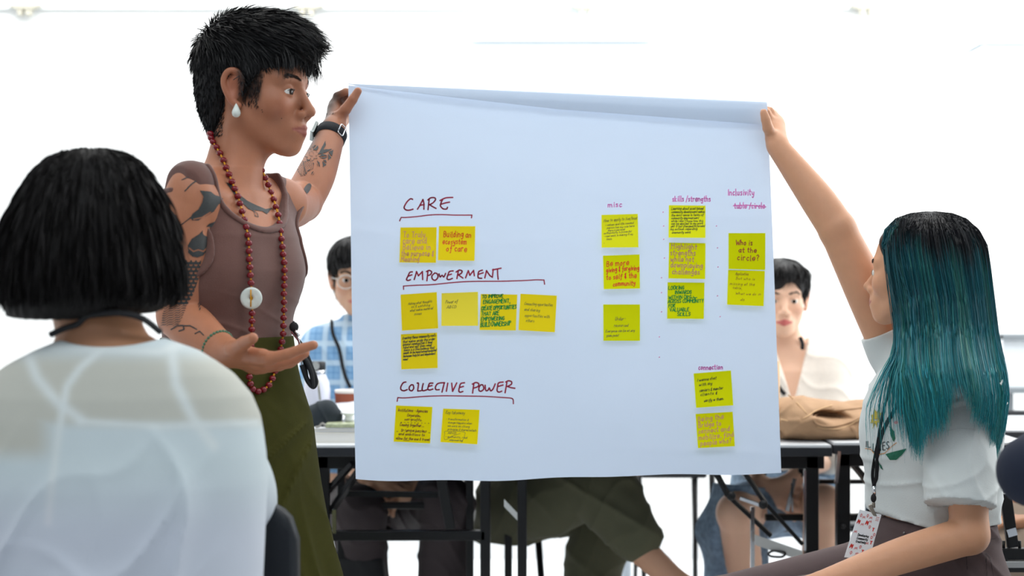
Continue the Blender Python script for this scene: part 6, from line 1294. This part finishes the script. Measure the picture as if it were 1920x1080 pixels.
# -- person in cream top and denim
def person_cream():
    root = empty('person', (.83, 4.35, 0), 'seated person in cream top and denim behind the tan bag, with bare knees', 'person')
    hf = Fr(P(1466, 563, 4.33), (-.10, -.99, -.03), sc=.95); z = lambda y, Y=4.35: CAMZ-(y-540)*Y/FPX
    C = P(1478, 0, 4.37); J = limbs(sl=P(1552, 690, 4.34), sr=P(1400, 690, 4.34), el=P(1572, 850, 4.28), er=P(1385, 845, 4.28), wl=P(1497, 888, 4.06), wr=P(1420, 900, 4.06), hl=P(1508, 950, 4.34), hr=P(1440, 950, 4.34), kl=P(1545, 948, 3.98), kr=P(1383, 962, 3.92), nl=(P(1535, 0, 4.05)[0], 4.10, .09), nr=(P(1420, 0, 4.05)[0], 4.06, .09))
    cut = vcut(.17, .048, .60, z(650)); rows = seatrows(z(645), .20, .10)
    o = dict(rows=rows, nm='fair', hands=[('wl', (-.75, -.15, -.6), (.2, -.9, .3), 1, .6), ('wr', (.80, -.2, -.5), (-.1, -.9, .4), -1, .5)], sleeve=1.3, cut=cut, shirtname='cardigan', trname='denim_dress', waist=.62, tleg=.62, look=(-.02, -.02), sc=.9, lip=(190, 96, 92),
             fold=lambda X, Y, Z: -.005*ridge(Z*34+X*26+np.sin(X*30), 3))
    T, body, cv, so, to = sitter(root, C, (-.05, -1, 0), J, hf, (228, 184, 156), mat('knit_cream', (240, 230, 218), .9, noise=.03, nscale=60, bump=.3, bscale=200), mat('denim_blue', (128, 152, 176), .9, noise=.3, nscale=60, bump=.4, bscale=300),
        caphair('b', [((-.014, 0, .050), (.106, .088, .086)), ((.050, .012, .084), (.048, .068, .036)), ((-.05, 0, -.005), (.055, .072, .07))], [((.112, .028, -.030), (.062, .052, .104)), ((.0, .094, -.025), (.03, .02, .04)), ((.0, -.094, -.025), (.03, .02, .04)), ((.06, -.072, -.07), (.05, .04, .08)), ((.06, .072, -.07), (.05, .04, .08))], 4200, .035, hairb, zmin=-.1), o)
    la = empty('lanyard', T.w((.1, 0, z(740))), 'black lanyard hanging in a V over the cream top', 'lanyard')
    for pts in ([(1500, 632), (1505, 648), (1500, 675), (1494, 705), (1488, 738)], [(1437, 640), (1445, 690), (1458, 722), (1472, 740)]):
        pts = catmull(pts, 5); d = cv.hit(pts[:, 0], pts[:, 1]); d = np.where(np.isnan(d), np.nanmin(d)+.01, d)-.006
        G().tube(np.stack([(pts[:, 0]-960)*d/FPX, d, CAMZ-(pts[:, 1]-540)*d/FPX], 1), .006, 8, flat=.3, nrm=(0, 1, .01)).obj('strap', mat('cord_black'), la, True)
    w = J['wl']; e = J['el']; ax = unit(w-e); c = w-ax*.012; y = unit(np.cross(ax, (0, 1, 0))); zz_ = np.cross(ax, y); wt = empty('wristwatch', c, 'dark wristwatch on the clasped hands below the table edge, over denim', 'watch')
    G().tube([c-ax*.009, c+ax*.009], .0285, 18, cap=False).obj('strap', mat('watch_strap', (22, 24, 30), .8), wt, True, solid=.003); G().box(c+(0, -.030, .004), (.024, .006, .024)).obj('watch_case', mat('case_black', (20, 22, 24), .2), wt, bevel=.003)
    # dress cloth falling beside the near knee, with an embroidered border
    dn = MATS['denim_blue']; us = np.linspace(0, 1, 26); vs = np.linspace(0, 1, 30); A = np.zeros((26, 30, 3))
    for i, u in enumerate(us):
        for j, v in enumerate(vs):
            top = np.array((1338+u*95, 905+10*u)); bot = np.array((1318+u*125, 1110)); x, y_ = top*(1-v)+bot*v; x -= 26*np.exp(-((v-.42)/.2)**2)*(1-u)**2; Yc = 4.03-.10*np.sin(u*math.pi)*(1-.3*v)+.020*math.sin(u*16+v*3)*v; A[i, j] = P(x, y_, Yc)
    G().grid(A).obj('dress_panel', dn, to, True, solid=.005)
    for r_ in range(9):
        j = 11+r_*2; 
        if j+1 >= 30: break
        a = A[2, j]; b = A[4, j]; c_ = A[3, min(j+1, 29)]; nn = np.array((0, -.004, 0)); G().prism([a+nn, b+nn, c_+nn], (0, .001, 0)).obj('embroidery', mat('thread_navy', (26, 44, 86), .8), to)
    chair(C[0], 4.42, -math.pi/2, 'black chair under the person in the cream top', zt=.80)
person_cream()
# -- person in olive trousers, mostly behind the sheet
def person_olive():
    root = empty('person', P(960, 0, 4.3)*[1, 1, 0], 'person with crossed legs in dark olive trousers, upper body hidden behind the sheet', 'person')
    T = Fr(P(985, 0, 4.30)*[1, 1, 0], (.93, -.36, 0)); hf = Fr(T.w((.03, 0, 1.14)), (.8, -.6, 0), sc=.97); s = S()
    rows = seatrows(.99, .20, .10); s.loft(T, rows, .03); nb = T.w((-.01, 0, .97)); s.cone(nb, hf.w((-.02, 0, -.05)), .05, .046, .03); head(s, hf)
    for sd in (1, -1): s.cone(nb, T.w((0, sd*.165, .95)), .04, .042, .04); s.chain([T.w((0, sd*.165, .95)), T.w((.06, sd*.19, .70)), T.w((.22, sd*.06, .64))], [.043, .036, .025], .03, .02); autohand(s, frame(T.w((.22, sd*.06, .64)), T.R[:, 0]*.8-sd*.4*T.R[:, 1], (0, 0, 1)), .4, -sd)
    hp = [P(965, 940, 4.16), P(960, 945, 4.36)]; k1 = P(1100, 905, 3.98); n1 = P(1268, 1092, 3.86); k2 = P(1120, 950, 4.22); n2 = np.array((P(1100, 0, 4.2)[0], 4.20, .09))
    s.chain([hp[0], k1], [.078, .056], .03, .02); s.chain([k1, k1*.55+n1*.45+(-.01, 0, -.012), n1], [.054, .045, .033], .02, .02, n=2); s.cone(n1, n1+(.13, 0, -.05), .032, .024); s.chain([hp[1], k2, n2], [.078, .056, .036], .03, .02); s.cone(n2+(0, 0, -.045), n2+(.15, -.03, -.062), .036, .026, .02)
    V, Q = Vol(s, .006).mesh(); mk('body', V, Q, mat('skin_warm', (205, 158, 128), .5, attr='tint'), root, True, facepaint(V, hf, (205, 158, 128)))
    c = S(); c.loft(T, rows, .03)
    for sd in (1, -1): c.cone(nb, T.w((0, sd*.165, .95)), .042, .046, .04); c.cone(T.w((0, sd*.165, .95)), T.w((.03, sd*.18, .82)), .052, .054, .03)
    V, Q = Vol(c, .007, inflate=.009, post=lambda X, Y, Z: np.maximum(Z-.985, .60-Z)+0*X).mesh(); mk('t_shirt', V, Q, mat('shirt_grey', (120, 124, 122), .9), root)
    t = S(); t.loft(T, rows[:3], .03); cuff = k1*.44+n1*.56
    t.chain([hp[0]+(0, 0, -.01), hp[0]*.5+k1*.5+(0, 0, -.012), k1+(.012, 0, -.004), k1*.72+cuff*.28+(.012, 0, .01), cuff], [.100, .098, .092, .090, .062], .05, .03, n=3); t.chain([hp[1], k2+(0, 0, -.01), (k2+n2)/2, n2+(0, 0, .04)], [.095, .084, .078, .064], .04, .02, n=2)
    def fold(X, Y, Z): return -.010*ridge(X*13+Z*17+.9*np.sin(Z*19+X*6), 2.2)-.005*ridge(X*34-Z*22+np.sin(X*30), 3)
    tv = Vol(t, .005, inflate=.006, fold=fold); V, Q = tv.mesh(); tr = mk('trousers', V, Q, mat('trouser_olive_black', (86, 86, 66), .85, noise=.06, nscale=20, bump=.2, bscale=400), root)
    ax = unit(n1-k1); y = unit(np.cross(ax, (0, 1, 0))); zz_ = np.cross(ax, y); g = G(); rings = [[cuff+ax*o_+(r_+.003*math.sin(a*14))*(math.cos(a)*y+math.sin(a)*zz_) for a in np.linspace(0, 2*np.pi, 57)] for o_, r_ in ((-.03, .071), (-.005, .070), (.012, .060), (.022, .052), (.026, .048))]; g.grid(np.array(rings)); g.obj('gathered_cuff', MATS['trouser_olive_black'], tr, True)
    caphair('c', [((-.014, 0, .055), (.106, .085, .088)), ((-.06, 0, -.02), (.05, .07, .075))], [((.115, 0, -.04), (.065, .066, .100))], 1500, .05, hairb)(hf, root, None)
    chair(T.o[0]-.06, 4.40, math.radians(-20), 'black chair under the person in olive trousers', zt=.80, w=.34)
person_olive()
# slim legs of an empty chair between the olive trousers and the denim
def slim():
    c = empty('chair', P(1255, 0, 4.75)*[1, 1, 0], 'slim-legged black chair seen under the paper, right of the olive trousers', 'chair'); Yc = 4.75; kp = mat('plastic_black')
    for a, b in ((P(1198, 880, Yc), (P(1212, 0, Yc)[0], Yc, 0)), (P(1304, 880, Yc), (P(1303, 0, Yc)[0], Yc, 0))): G().tube([np.array(a), np.array(b)], .0085, 8).obj('leg', blackm, c, True)
    for a, b in ((P(1196, 880, Yc+.4), (P(1190, 0, Yc+.42)[0], Yc+.42, 0)), (P(1300, 880, Yc+.4), (P(1306, 0, Yc+.42)[0], Yc+.42, 0))): G().tube([np.array(a), np.array(b)], .0085, 8).obj('leg', blackm, c, True)
    G().box(P(1251, 876, Yc+.2), (.22, .44, .02)).obj('seat', kp, c, bevel=.008); x = P(1251, 0, Yc+.4)[0]; G().box((x, Yc+.42, .74), (.22, .018, .26)).obj('backrest', kp, c, bevel=.008)
    q = P(1175, 0, 5.4); t = empty('pole', (q[0], 5.4, 0), 'slim pale grey pole between the sheet and the floor, right of the olive trousers', 'pole'); G().tube([(q[0], 5.4, 0.01), (q[0], 5.4, 1.05)], .018, 12).obj('shaft', mat('pole_grey', (190, 198, 206), .4), t, True); G().lathe([(0, 0), (.11, 0), (.11, .012), (.02, .02), (0, .02)], (q[0], 5.4, 0), 24).obj('base', mat('pole_grey'), t)
slim()
# black backpack on the floor under the left table
b = empty('backpack', P(668, 0, 3.95)*[1, 1, 0], 'black bag standing on the floor under the left table beside the olive skirt', 'bag'); q = P(662, 0, 3.88); ztb = P(0, 1030, 3.88)[2]
bs = S(); f = Fr((q[0], 3.88, 0), (0, -1, 0)); bs.loft(f, [(0.004, 0, 0, .07, .085), (.06, 0, 0, .085, .105), (ztb*.7, 0, 0, .08, .10), (ztb-.02, 0, 0, .06, .085), (ztb, 0, 0, .035, .06)], .01, p=3); V, Q = Vol(bs, .006, fold=lambda X, Y, Z: -.004*ridge(Z*22+X*30, 3)).mesh(); mk('bag_body', V, Q, mat('nylon_black', (18, 19, 22), .7), b)
G().tube(catmull([(q[0]-.05, 3.80, ztb*.9), (q[0]-.05, 3.77, ztb*.5), (q[0]-.04, 3.80, .06)], 5), .010, 8, flat=.4).obj('strap', mat('nylon_black'), b, True); G().tube(catmull([(q[0]-.03, 3.88, ztb-.01), (q[0], 3.88, ztb+.02), (q[0]+.03, 3.88, ztb-.01)], 5), .006, 8).obj('handle', mat('nylon_black'), b, True)
# ------------------------------------------------------------ things on the tables
ZT = .752
def at(px, Y): return P(px, 0, Y)[0]
t = empty('water_bottle', (at(594, 3.92), 3.92, ZT), 'pale lavender water bottle with black lid and steel collar on the left table', 'bottle'); bx = t.location[0]
zt = P(0, 622+65, 3.92)[2]; top = P(0, 614+73, 3.92)[2]
zl = CAMZ-(678-540)*3.92/FPX; zc = CAMZ-(693-540)*3.92/FPX; zs = CAMZ-(702-540)*3.92/FPX
G().lathe([(0, ZT), (.035, ZT), (.037, ZT+.006), (.037, zs-.045), (.034, zs-.022), (.024, zs), (.022, zs)], (bx, 3.92, 0), 28).obj('bottle_body', mat('bottle_lavender', (222, 224, 238), .35), t, True)
G().lathe([(.0225, zs), (.0235, zs+.002), (.0235, zc), (.022, zc)], (bx, 3.92, 0), 24).obj('collar', chrome, t, True); G().lathe([(.022, zc), (.0245, zc+.001), (.0245, zl-.003), (.021, zl), (0, zl)], (bx, 3.92, 0), 24).obj('lid', mat('lid_black', (24, 26, 30), .5), t, True)
g = G(); g.lathe([(0, 0), (.011, 0), (.011, .003), (0, .003)], (bx, 3.92-.026, (zl+zc)/2), 16, np.array([[1, 0, 0], [0, 0, -1], [0, 1, 0.]])); g.obj('lid_badge', mat('zinc'), t)
t = empty('paper_cup', (at(655, 3.95), 3.95, ZT), 'brown ribbed paper coffee cup beside the left edge of the sheet', 'cup'); cx_ = t.location[0]; zc = CAMZ-(731-540)*3.95/FPX; R0 = .040
A = [[(cx_+(r_+.0006*math.sin(a*60))*math.cos(a), 3.95+(r_+.0006*math.sin(a*60))*math.sin(a), z_) for a in np.linspace(0, 2*np.pi, 241)] for z_, r_ in ((ZT+.002, R0*.78), (ZT+.006, R0*.80), (zc-.008, R0*1.0))]
G().grid(np.array(A)[:, ::-1]).obj('ribbed_sleeve', mat('cup_brown', (158, 86, 62), .8), t, True); G().lathe([(R0*.98, zc-.010), (R0*1.01, zc-.004), (R0*1.03, zc), (R0*.97, zc), (R0*.75, ZT+.01), (0, ZT+.01)], (cx_, 3.95, 0), 32).obj('rim', mat('cup_white', (236, 230, 220), .6), t, True); G().lathe([(0, ZT), (R0*.76, ZT), (R0*.78, ZT+.004)], (cx_, 3.95, 0), 32).obj('base', mat('cup_brown'), t)
t = empty('pouch', (at(605, 3.74), 3.74, ZT), 'dark teal-black cloth pouch slumped on the left table in front of the bottle', 'pouch'); s_ = S(); f = Fr((at(602, 3.74), 3.74, 0), (1, 0, .0)); zp = CAMZ-(741-540)*3.74/FPX
s_.chain([(at(580, 3.74), 3.74, ZT+.045), (at(612, 3.74), 3.74, ZT+.070), (at(624, 3.74), 3.74, ZT+.060)], [.042, .034, .026], .01, .02); s_.cone((at(585, 3.74), 3.74, ZT+.035), (at(618, 3.74), 3.73, ZT+.028), .034, .028, .02)
V, Q = Vol(s_, .003, fold=lambda X, Y, Z: -.004*ridge(X*50+Z*30, 3), post=lambda X, Y, Z: ZT+.001-Z+0*X).mesh(); mk('pouch_body', V, Q, mat('pouch_cloth', (36, 44, 50), .85, noise=.1, nscale=60), t); G().tube(catmull([(at(630, 3.74), 3.735, ZT+.072), (at(632, 3.74), 3.735, ZT+.060)], 4), .006, 8).obj('pull_tab', mat('cork', (214, 170, 130), .7), t, True)
t = empty('pen', (at(597, 3.80), 3.80, ZT+.09), 'slim steel pen standing by the bottle above the dark pouch', 'pen'); G().tube([P(600, 750, 3.83), P(596, 712, 3.83)], .0032, 8).tube([P(596, 718, 3.826), P(597, 732, 3.826)], .0012, 5).obj('barrel', mat('pen_steel', (150, 150, 140), .3, .8), t, True)
books = (('lowest', 3.78, .0, .026, (226, 224, 214), 'thick cream-covered book at the bottom of the pile on the left table'), ('mid', 3.79, .027, .010, (236, 238, 242), 'thin white magazine lying on the cream book on the left table'))
for nm, yy, z0, th, colr, lab in books:
    bk = empty('book', (-.36, yy, ZT+z0), lab, 'book'); x0_, x1_ = at(574, 3.66), at(690, 3.66)
    G().box(((x0_+x1_)/2, yy-.02, ZT+z0+th/2), (x1_-x0_-.008, .20, th-.004)).obj('pages', mat('pages_white', (240, 238, 232), .8, noise=.05, nscale=300, stretch=(.02, .02, 6)), bk)
    for e in (0, 1): G().box(((x0_+x1_)/2, yy-.02, ZT+z0+(.001 if e == 0 else th-.001)), (x1_-x0_, .206, .002)).obj('cover', mat('cover_%d' % colr[0], colr, .5), bk)
zb = ZT+.0375
t = empty('phone', (at(655, 3.68), 3.66, zb), 'phone in a clear pale green patterned case with a strap, on top of the magazine', 'phone'); G().box((at(650, 3.68), 3.70, zb+.006), (at(690, 3.68)-at(612, 3.68), .075, .011)).obj('case', mat('case_green', (176, 184, 150), .25, noise=.3, nscale=120), t, bevel=.003); G().tube(catmull([(at(612, 3.68), 3.665, zb+.006), (at(606, 3.68), 3.66, zb+.012), (at(600, 3.68), 3.66, zb+.004), (at(594, 3.68), 3.66, zb+.003)], 4), .003, 6).obj('strap', mat('cord_grey', (150, 148, 142), .6), t, True)
t = empty('ring_holder', (at(655, 3.74), 3.72, zb+.012), 'small white scalloped round holder standing on the pale green phone', 'phone holder'); z0 = zb+.012; g = G(); A = [[(at(656, 3.74)+(r_*(1+.06*math.cos(a*8)*(r_ > .015)))*math.cos(a), 3.72+r_*math.sin(a), z0+z_) for a in np.linspace(0, 2*np.pi, 65)] for r_, z_ in ((.001, 0), (.011, 0), (.012, .008), (.010, .014), (.020, .020), (.021, .023), (.001, .023))]; g.grid(np.array(A)[:, ::-1]).obj('holder', mat('plastic_white', (240, 242, 244), .35), t, True)
for i, (px, yy, rot, lab) in enumerate(((640, 3.86, .2, 'white leaflet at the back of the paper pile on the left table'), (648, 3.84, -.1, 'curled white handout leaning on the brown cup'))):
    pl = empty('leaflet', (at(px, yy), yy, zb), lab, 'paper'); A = [[(at(px, yy)+(u-.5)*.10, yy+.05*(v-.5)*3, zb+.004+.030*v+.012*u*math.sin(v*2)+i*.008) for v in np.linspace(0, 1, 8)] for u in np.linspace(0, 1, 8)]; G().grid(np.array(A)).obj('sheet', mat('leaflet_white', (232, 238, 246), .7), pl, True)
# tan canvas bag on the table
def tote():
    t = empty('canvas_bag', P(1545, 820, 3.78), 'tan canvas tote bag lying crumpled on the table in front of the cream top', 'bag'); cm = mat('canvas_tan', (168, 134, 102), .9, noise=.07, nscale=40, bump=.45, bscale=350); Yb = 3.78
    s = S(); k = Yb/FPX
    def e(px, py, rx, ry, dy=0, rz=.12): s.ell(P(px, py, Yb+dy), (rx*k, rz, ry*k), None, .03)
    e(1500, 786, 68, 36, .02, .14); e(1475, 782, 40, 34, .0); e(1560, 800, 80, 24, .02, .14); e(1600, 785, 48, 26, .04, .13); e(1530, 772, 60, 22, .06, .10); e(1622, 764, 32, 14, .08, .08)
    s.ell(P(1566, 783, Yb-.11), (42*k, .11, 10.5*k), None, .012, -1, R=np.array([[math.cos(.10), 0, math.sin(.10)], [0, 1, 0], [-math.sin(.10), 0, math.cos(.10)]]))
    zb_ = ZT+.002
    def fold(X, Y, Z): px = 960+X*FPX/Y; py = 540-(Z-CAMZ)*FPX/Y; return -.006*np.exp(-((py-(790+(px-1480)*-.05))/5)**2)*(px < 1500)-.006*ridge((px*.022+py*.06)*1.0+np.sin(px*.03), 2)-.002*ridge(px*.05-py*.05, 2)
    v = Vol(s, .0035, fold=fold, post=lambda X, Y, Z: zb_-Z+0*X); V, Q = v.mesh(); b = mk('bag_body', V, Q, cm, t)
    def on(pts, r, nm, m, off=.002, flat=1.0, sm=5):
        p = catmull(pts, 6); d = v.hit(p[:, 0], p[:, 1]); g_ = np.nanmedian(d); d = np.where(np.isnan(d), g_, d)-off; d = np.convolve(np.pad(d, sm//2, 'edge'), np.ones(sm)/sm, 'valid')
        G().tube(np.stack([(p[:, 0]-960)*d/FPX, d, CAMZ-(p[:, 1]-540)*d/FPX], 1), r, 8, flat=flat, nrm=(0, 1, .01)).obj(nm, m, b, True)
    on([(1620, 765), (1590, 768), (1555, 771), (1535, 775), (1526, 784), (1530, 794), (1545, 799), (1570, 799), (1600, 790), (1618, 780)], .0032, 'opening_hem', cm)
    st = mat('stitch_tan', (206, 170, 128), .8)
    on([(1478, 740), (1495, 756), (1513, 776)], .0016, 'seam', st); on([(1464, 786), (1490, 791), (1512, 782), (1530, 770), (1560, 760)], .0016, 'seam', st); on([(1532, 800), (1550, 804), (1580, 803), (1612, 786)], .0013, 'seam', st); on([(1596, 800), (1605, 812), (1609, 823)], .005, 'strap', cm, .004, .5); on([(1613, 783), (1618, 800), (1619, 818)], .004, 'strap', cm, .004, .5)
tote()
# cup or marker edge seen at the right side of the sheet
t = empty('marker_pen', P(1462, 740, 3.70)*[1, 1, 0]+np.array((0, 0, ZT)), 'pale orange upright stick just right of the paper edge, before the cream top', 'stick'); G().tube([(at(1458, 3.70), 3.70, ZT), (at(1458, 3.70), 3.70, CAMZ-(677-540)*3.7/FPX)], .006, 10).obj('barrel', mat('peach_plastic', (240, 200, 160), .5), t, True)
# ------------------------------------------------------------ right edge: navy sleeve close by, tan trousers behind
def navy():
    root = empty('person', P(2070, 0, 2.05)*[1, 1, 0], 'blurred person in a dark navy top, only a bent elbow showing', 'person'); T = Fr(P(2330, 0, 2.15)*[1, 1, 0], (-.3, 1, 0)); s = S(); Yn = 2.05
    el = P(1938, 884, Yn); sh = P(2120, 790, Yn+.06); wr_ = P(2010, 742, Yn+.10); s.loft(T, seatrows(1.0, .20, .10), .03); hf = Fr(T.w((.02, 0, 1.17)), (-.4, 1, 0)); s.cone(T.w((0, 0, .97)), hf.w((-.02, 0, -.05)), .05, .046, .03); head(s, hf)
    s.cone(T.w((0, 0, .97)), sh, .04, .045, .04); s.chain([sh, el, wr_], [.045, .038, .026], .03, .02); autohand(s, frame(wr_, (.3, .4, .6), (0, -1, .5)), .4, 1)
    o = T.w((.0, -.17, .95)); s.chain([o, T.w((.05, -.2, .70)), T.w((.25, -.1, .62))], [.045, .038, .026], .04, .02); autohand(s, frame(T.w((.25, -.1, .62)), T.R[:, 0], (0, 0, 1)), .4, 1)
    for sd in (1, -1): s.chain([T.w((.0, sd*.09, .52)), T.w((.42, sd*.1, .51)), T.w((.44, sd*.1, .09))], [.085, .058, .038], .03, .02); s.cone(T.w((.44, sd*.1, .045)), T.w((.6, sd*.12, .03)), .036, .026)
    V, Q = Vol(s, .008).mesh(); mk('body', V, Q, mat('skin_neck', (186, 134, 100), .5), root)
    c = S(); c.loft(T, seatrows(1.0, .20, .10), .03); c.cone(T.w((0, 0, .97)), sh, .044, .05, .04); c.chain([sh, el], [.056, .044], .03, .02); c.chain([o, T.w((.05, -.2, .70))], [.055, .05], .03, .02)
    V, Q = Vol(c, .007, inflate=.008, post=lambda X, Y, Z: np.maximum(Z-.985, .58-Z)+0*X).mesh(); mk('navy_top', V, Q, mat('navy_cloth', (22, 30, 48), .9), root)
    t = S(); t.loft(T, seatrows(1.0)[:2], .03)
    for sd in (1, -1): t.chain([T.w((.0, sd*.09, .52)), T.w((.42, sd*.1, .51)), T.w((.44, sd*.1, .14))], [.090, .066, .055], .03, .02)
    V, Q = Vol(t, .008, inflate=.007).mesh(); mk('trousers', V, Q, mat('trouser_black'), root)
    hs = S(); hs.ell((-.016, 0, .05), (.11, .088, .092), hf); hs.ell((.12, 0, -.04), (.065, .07, .1), hf, .01, -1); hs.ell((-.05, 0, -.07), (.055, .08, .09), hf, .02); V, Q = Vol(hs, .006).mesh(); mk('hair', V, Q, hairb, root)
    chair(T.o[0]-.02, 2.13, math.radians(107), 'black chair under the person in the navy top, outside the frame', zt=.80)
navy()
def khaki():
    Yk = 3.45; root = empty('person', P(2050, 0, Yk)*[1, 1, 0], 'seated person in tan trousers at the right edge, behind the white T-shirt', 'person'); T = Fr(P(2070, 0, Yk)*[1, 1, 0], (-1, .15, 0)); s = S(); rows = seatrows(.98, .20, .10); s.loft(T, rows, .03)
    hf = Fr(T.w((.02, 0, 1.15)), (-1, .2, 0)); s.cone(T.w((0, 0, .95)), hf.w((-.02, 0, -.05)), .05, .046, .03); head(s, hf)
    for sd in (1, -1):
        s.cone(T.w((0, 0, .95)), T.w((0, sd*.165, .93)), .04, .042, .04); s.chain([T.w((0, sd*.165, .93)), T.w((-.03, sd*.2, .68)), T.w((.16, sd*.13, .60))], [.043, .036, .025], .03, .02); autohand(s, frame(T.w((.16, sd*.13, .60)), T.R[:, 0], (0, 0, 1)), .4, -sd)
        s.chain([T.w((.0, sd*.09, .50)), T.w((.36, sd*.1, .50)), T.w((.36, sd*.1, .09))], [.080, .056, .037], .03, .02); s.cone(T.w((.36, sd*.1, .045)), T.w((.52, sd*.1, .03)), .036, .026)
    V, Q = Vol(s, .007).mesh(); mk('body', V, Q, mat('skin_neck'), root); c = S(); c.loft(T, rows, .03)
    for sd in (1, -1): c.cone(T.w((0, 0, .95)), T.w((0, sd*.165, .93)), .042, .046, .04); c.cone(T.w((0, sd*.165, .93)), T.w((-.015, sd*.185, .80)), .054, .055, .03)
    V, Q = Vol(c, .007, inflate=.009, post=lambda X, Y, Z: np.maximum(Z-.965, .62-Z)+0*X).mesh(); mk('shirt', V, Q, mat('shirt_grey', (120, 124, 122), .9), root); t = S(); t.loft(T, rows[:2], .03)
    for sd in (1, -1): t.chain([T.w((.0, sd*.09, .52)), T.w((.36, sd*.1, .51)), T.w((.36, sd*.1, .14))], [.098, .076, .066], .03, .02)
    V, Q = Vol(t, .006, inflate=.008, fold=lambda X, Y, Z: -.005*ridge(X*30+Z*14, 3)).mesh(); mk('trousers', V, Q, mat('trouser_tan', (158, 140, 124), .9, noise=.05, nscale=30), root)
    hs = S(); hs.ell((-.016, 0, .05), (.11, .088, .092), hf); hs.ell((.12, 0, -.04), (.065, .07, .1), hf, .01, -1); V, Q = Vol(hs, .006).mesh(); mk('hair', V, Q, hairb, root)
    chair(T.o[0], 3.44, math.radians(172), 'black chair under the person in tan trousers at the right edge', zt=.80)
khaki()
# folding frame in front of the tan trousers
def frame_right():
    Yr = 3.05; zt = .42; x0, x1 = at(1872, Yr), at(2140, Yr); t = empty('footrest_frame', ((x0+x1)/2, Yr, 0), 'black folding steel frame with a hinged buckle at the right edge, below the navy elbow', 'frame'); z = lambda y: CAMZ-(y-540)*Yr/FPX
    G().bar((x0, Yr, z(1038)), (x1, Yr, z(1038)), .02, .024).obj('crossbar', blackm, t, bevel=.002); G().bar((at(1885, Yr), Yr, z(925)), (at(1899, Yr), Yr, z(1026)), .024, .012, (0, 1, 0)).obj('brace', blackm, t, bevel=.002); G().bar((at(1893, Yr), Yr-.008, z(990)), (at(1897, Yr), Yr-.008, z(1004)), .020, .004, (0, 1, 0)).obj('hinge_plate', chrome, t)
    for px in (1882, 1912): G().tube([(at(px, Yr), Yr, z(1014)), (at(px, Yr), Yr, z(1034))], .0035, 8).obj('hinge_pin', blackm, t, True)
    G().box(((x0+x1)/2, Yr+.1, z(1075)), (x1-x0, .03, .03)).obj('crossbar', blackm, t); G().box(((x0+x1)/2, Yr+.06, z(1056)), (x1-x0, .16, .012)).obj('shelf', mat('shelf_grey', (170, 172, 172), .5), t)
    for px in (1876, 2130):
        for dy in (0, .12): G().box((at(px, Yr), Yr+dy, z(1030)/2), (.022, .022, z(1030))).obj('leg', blackm, t)
frame_right()
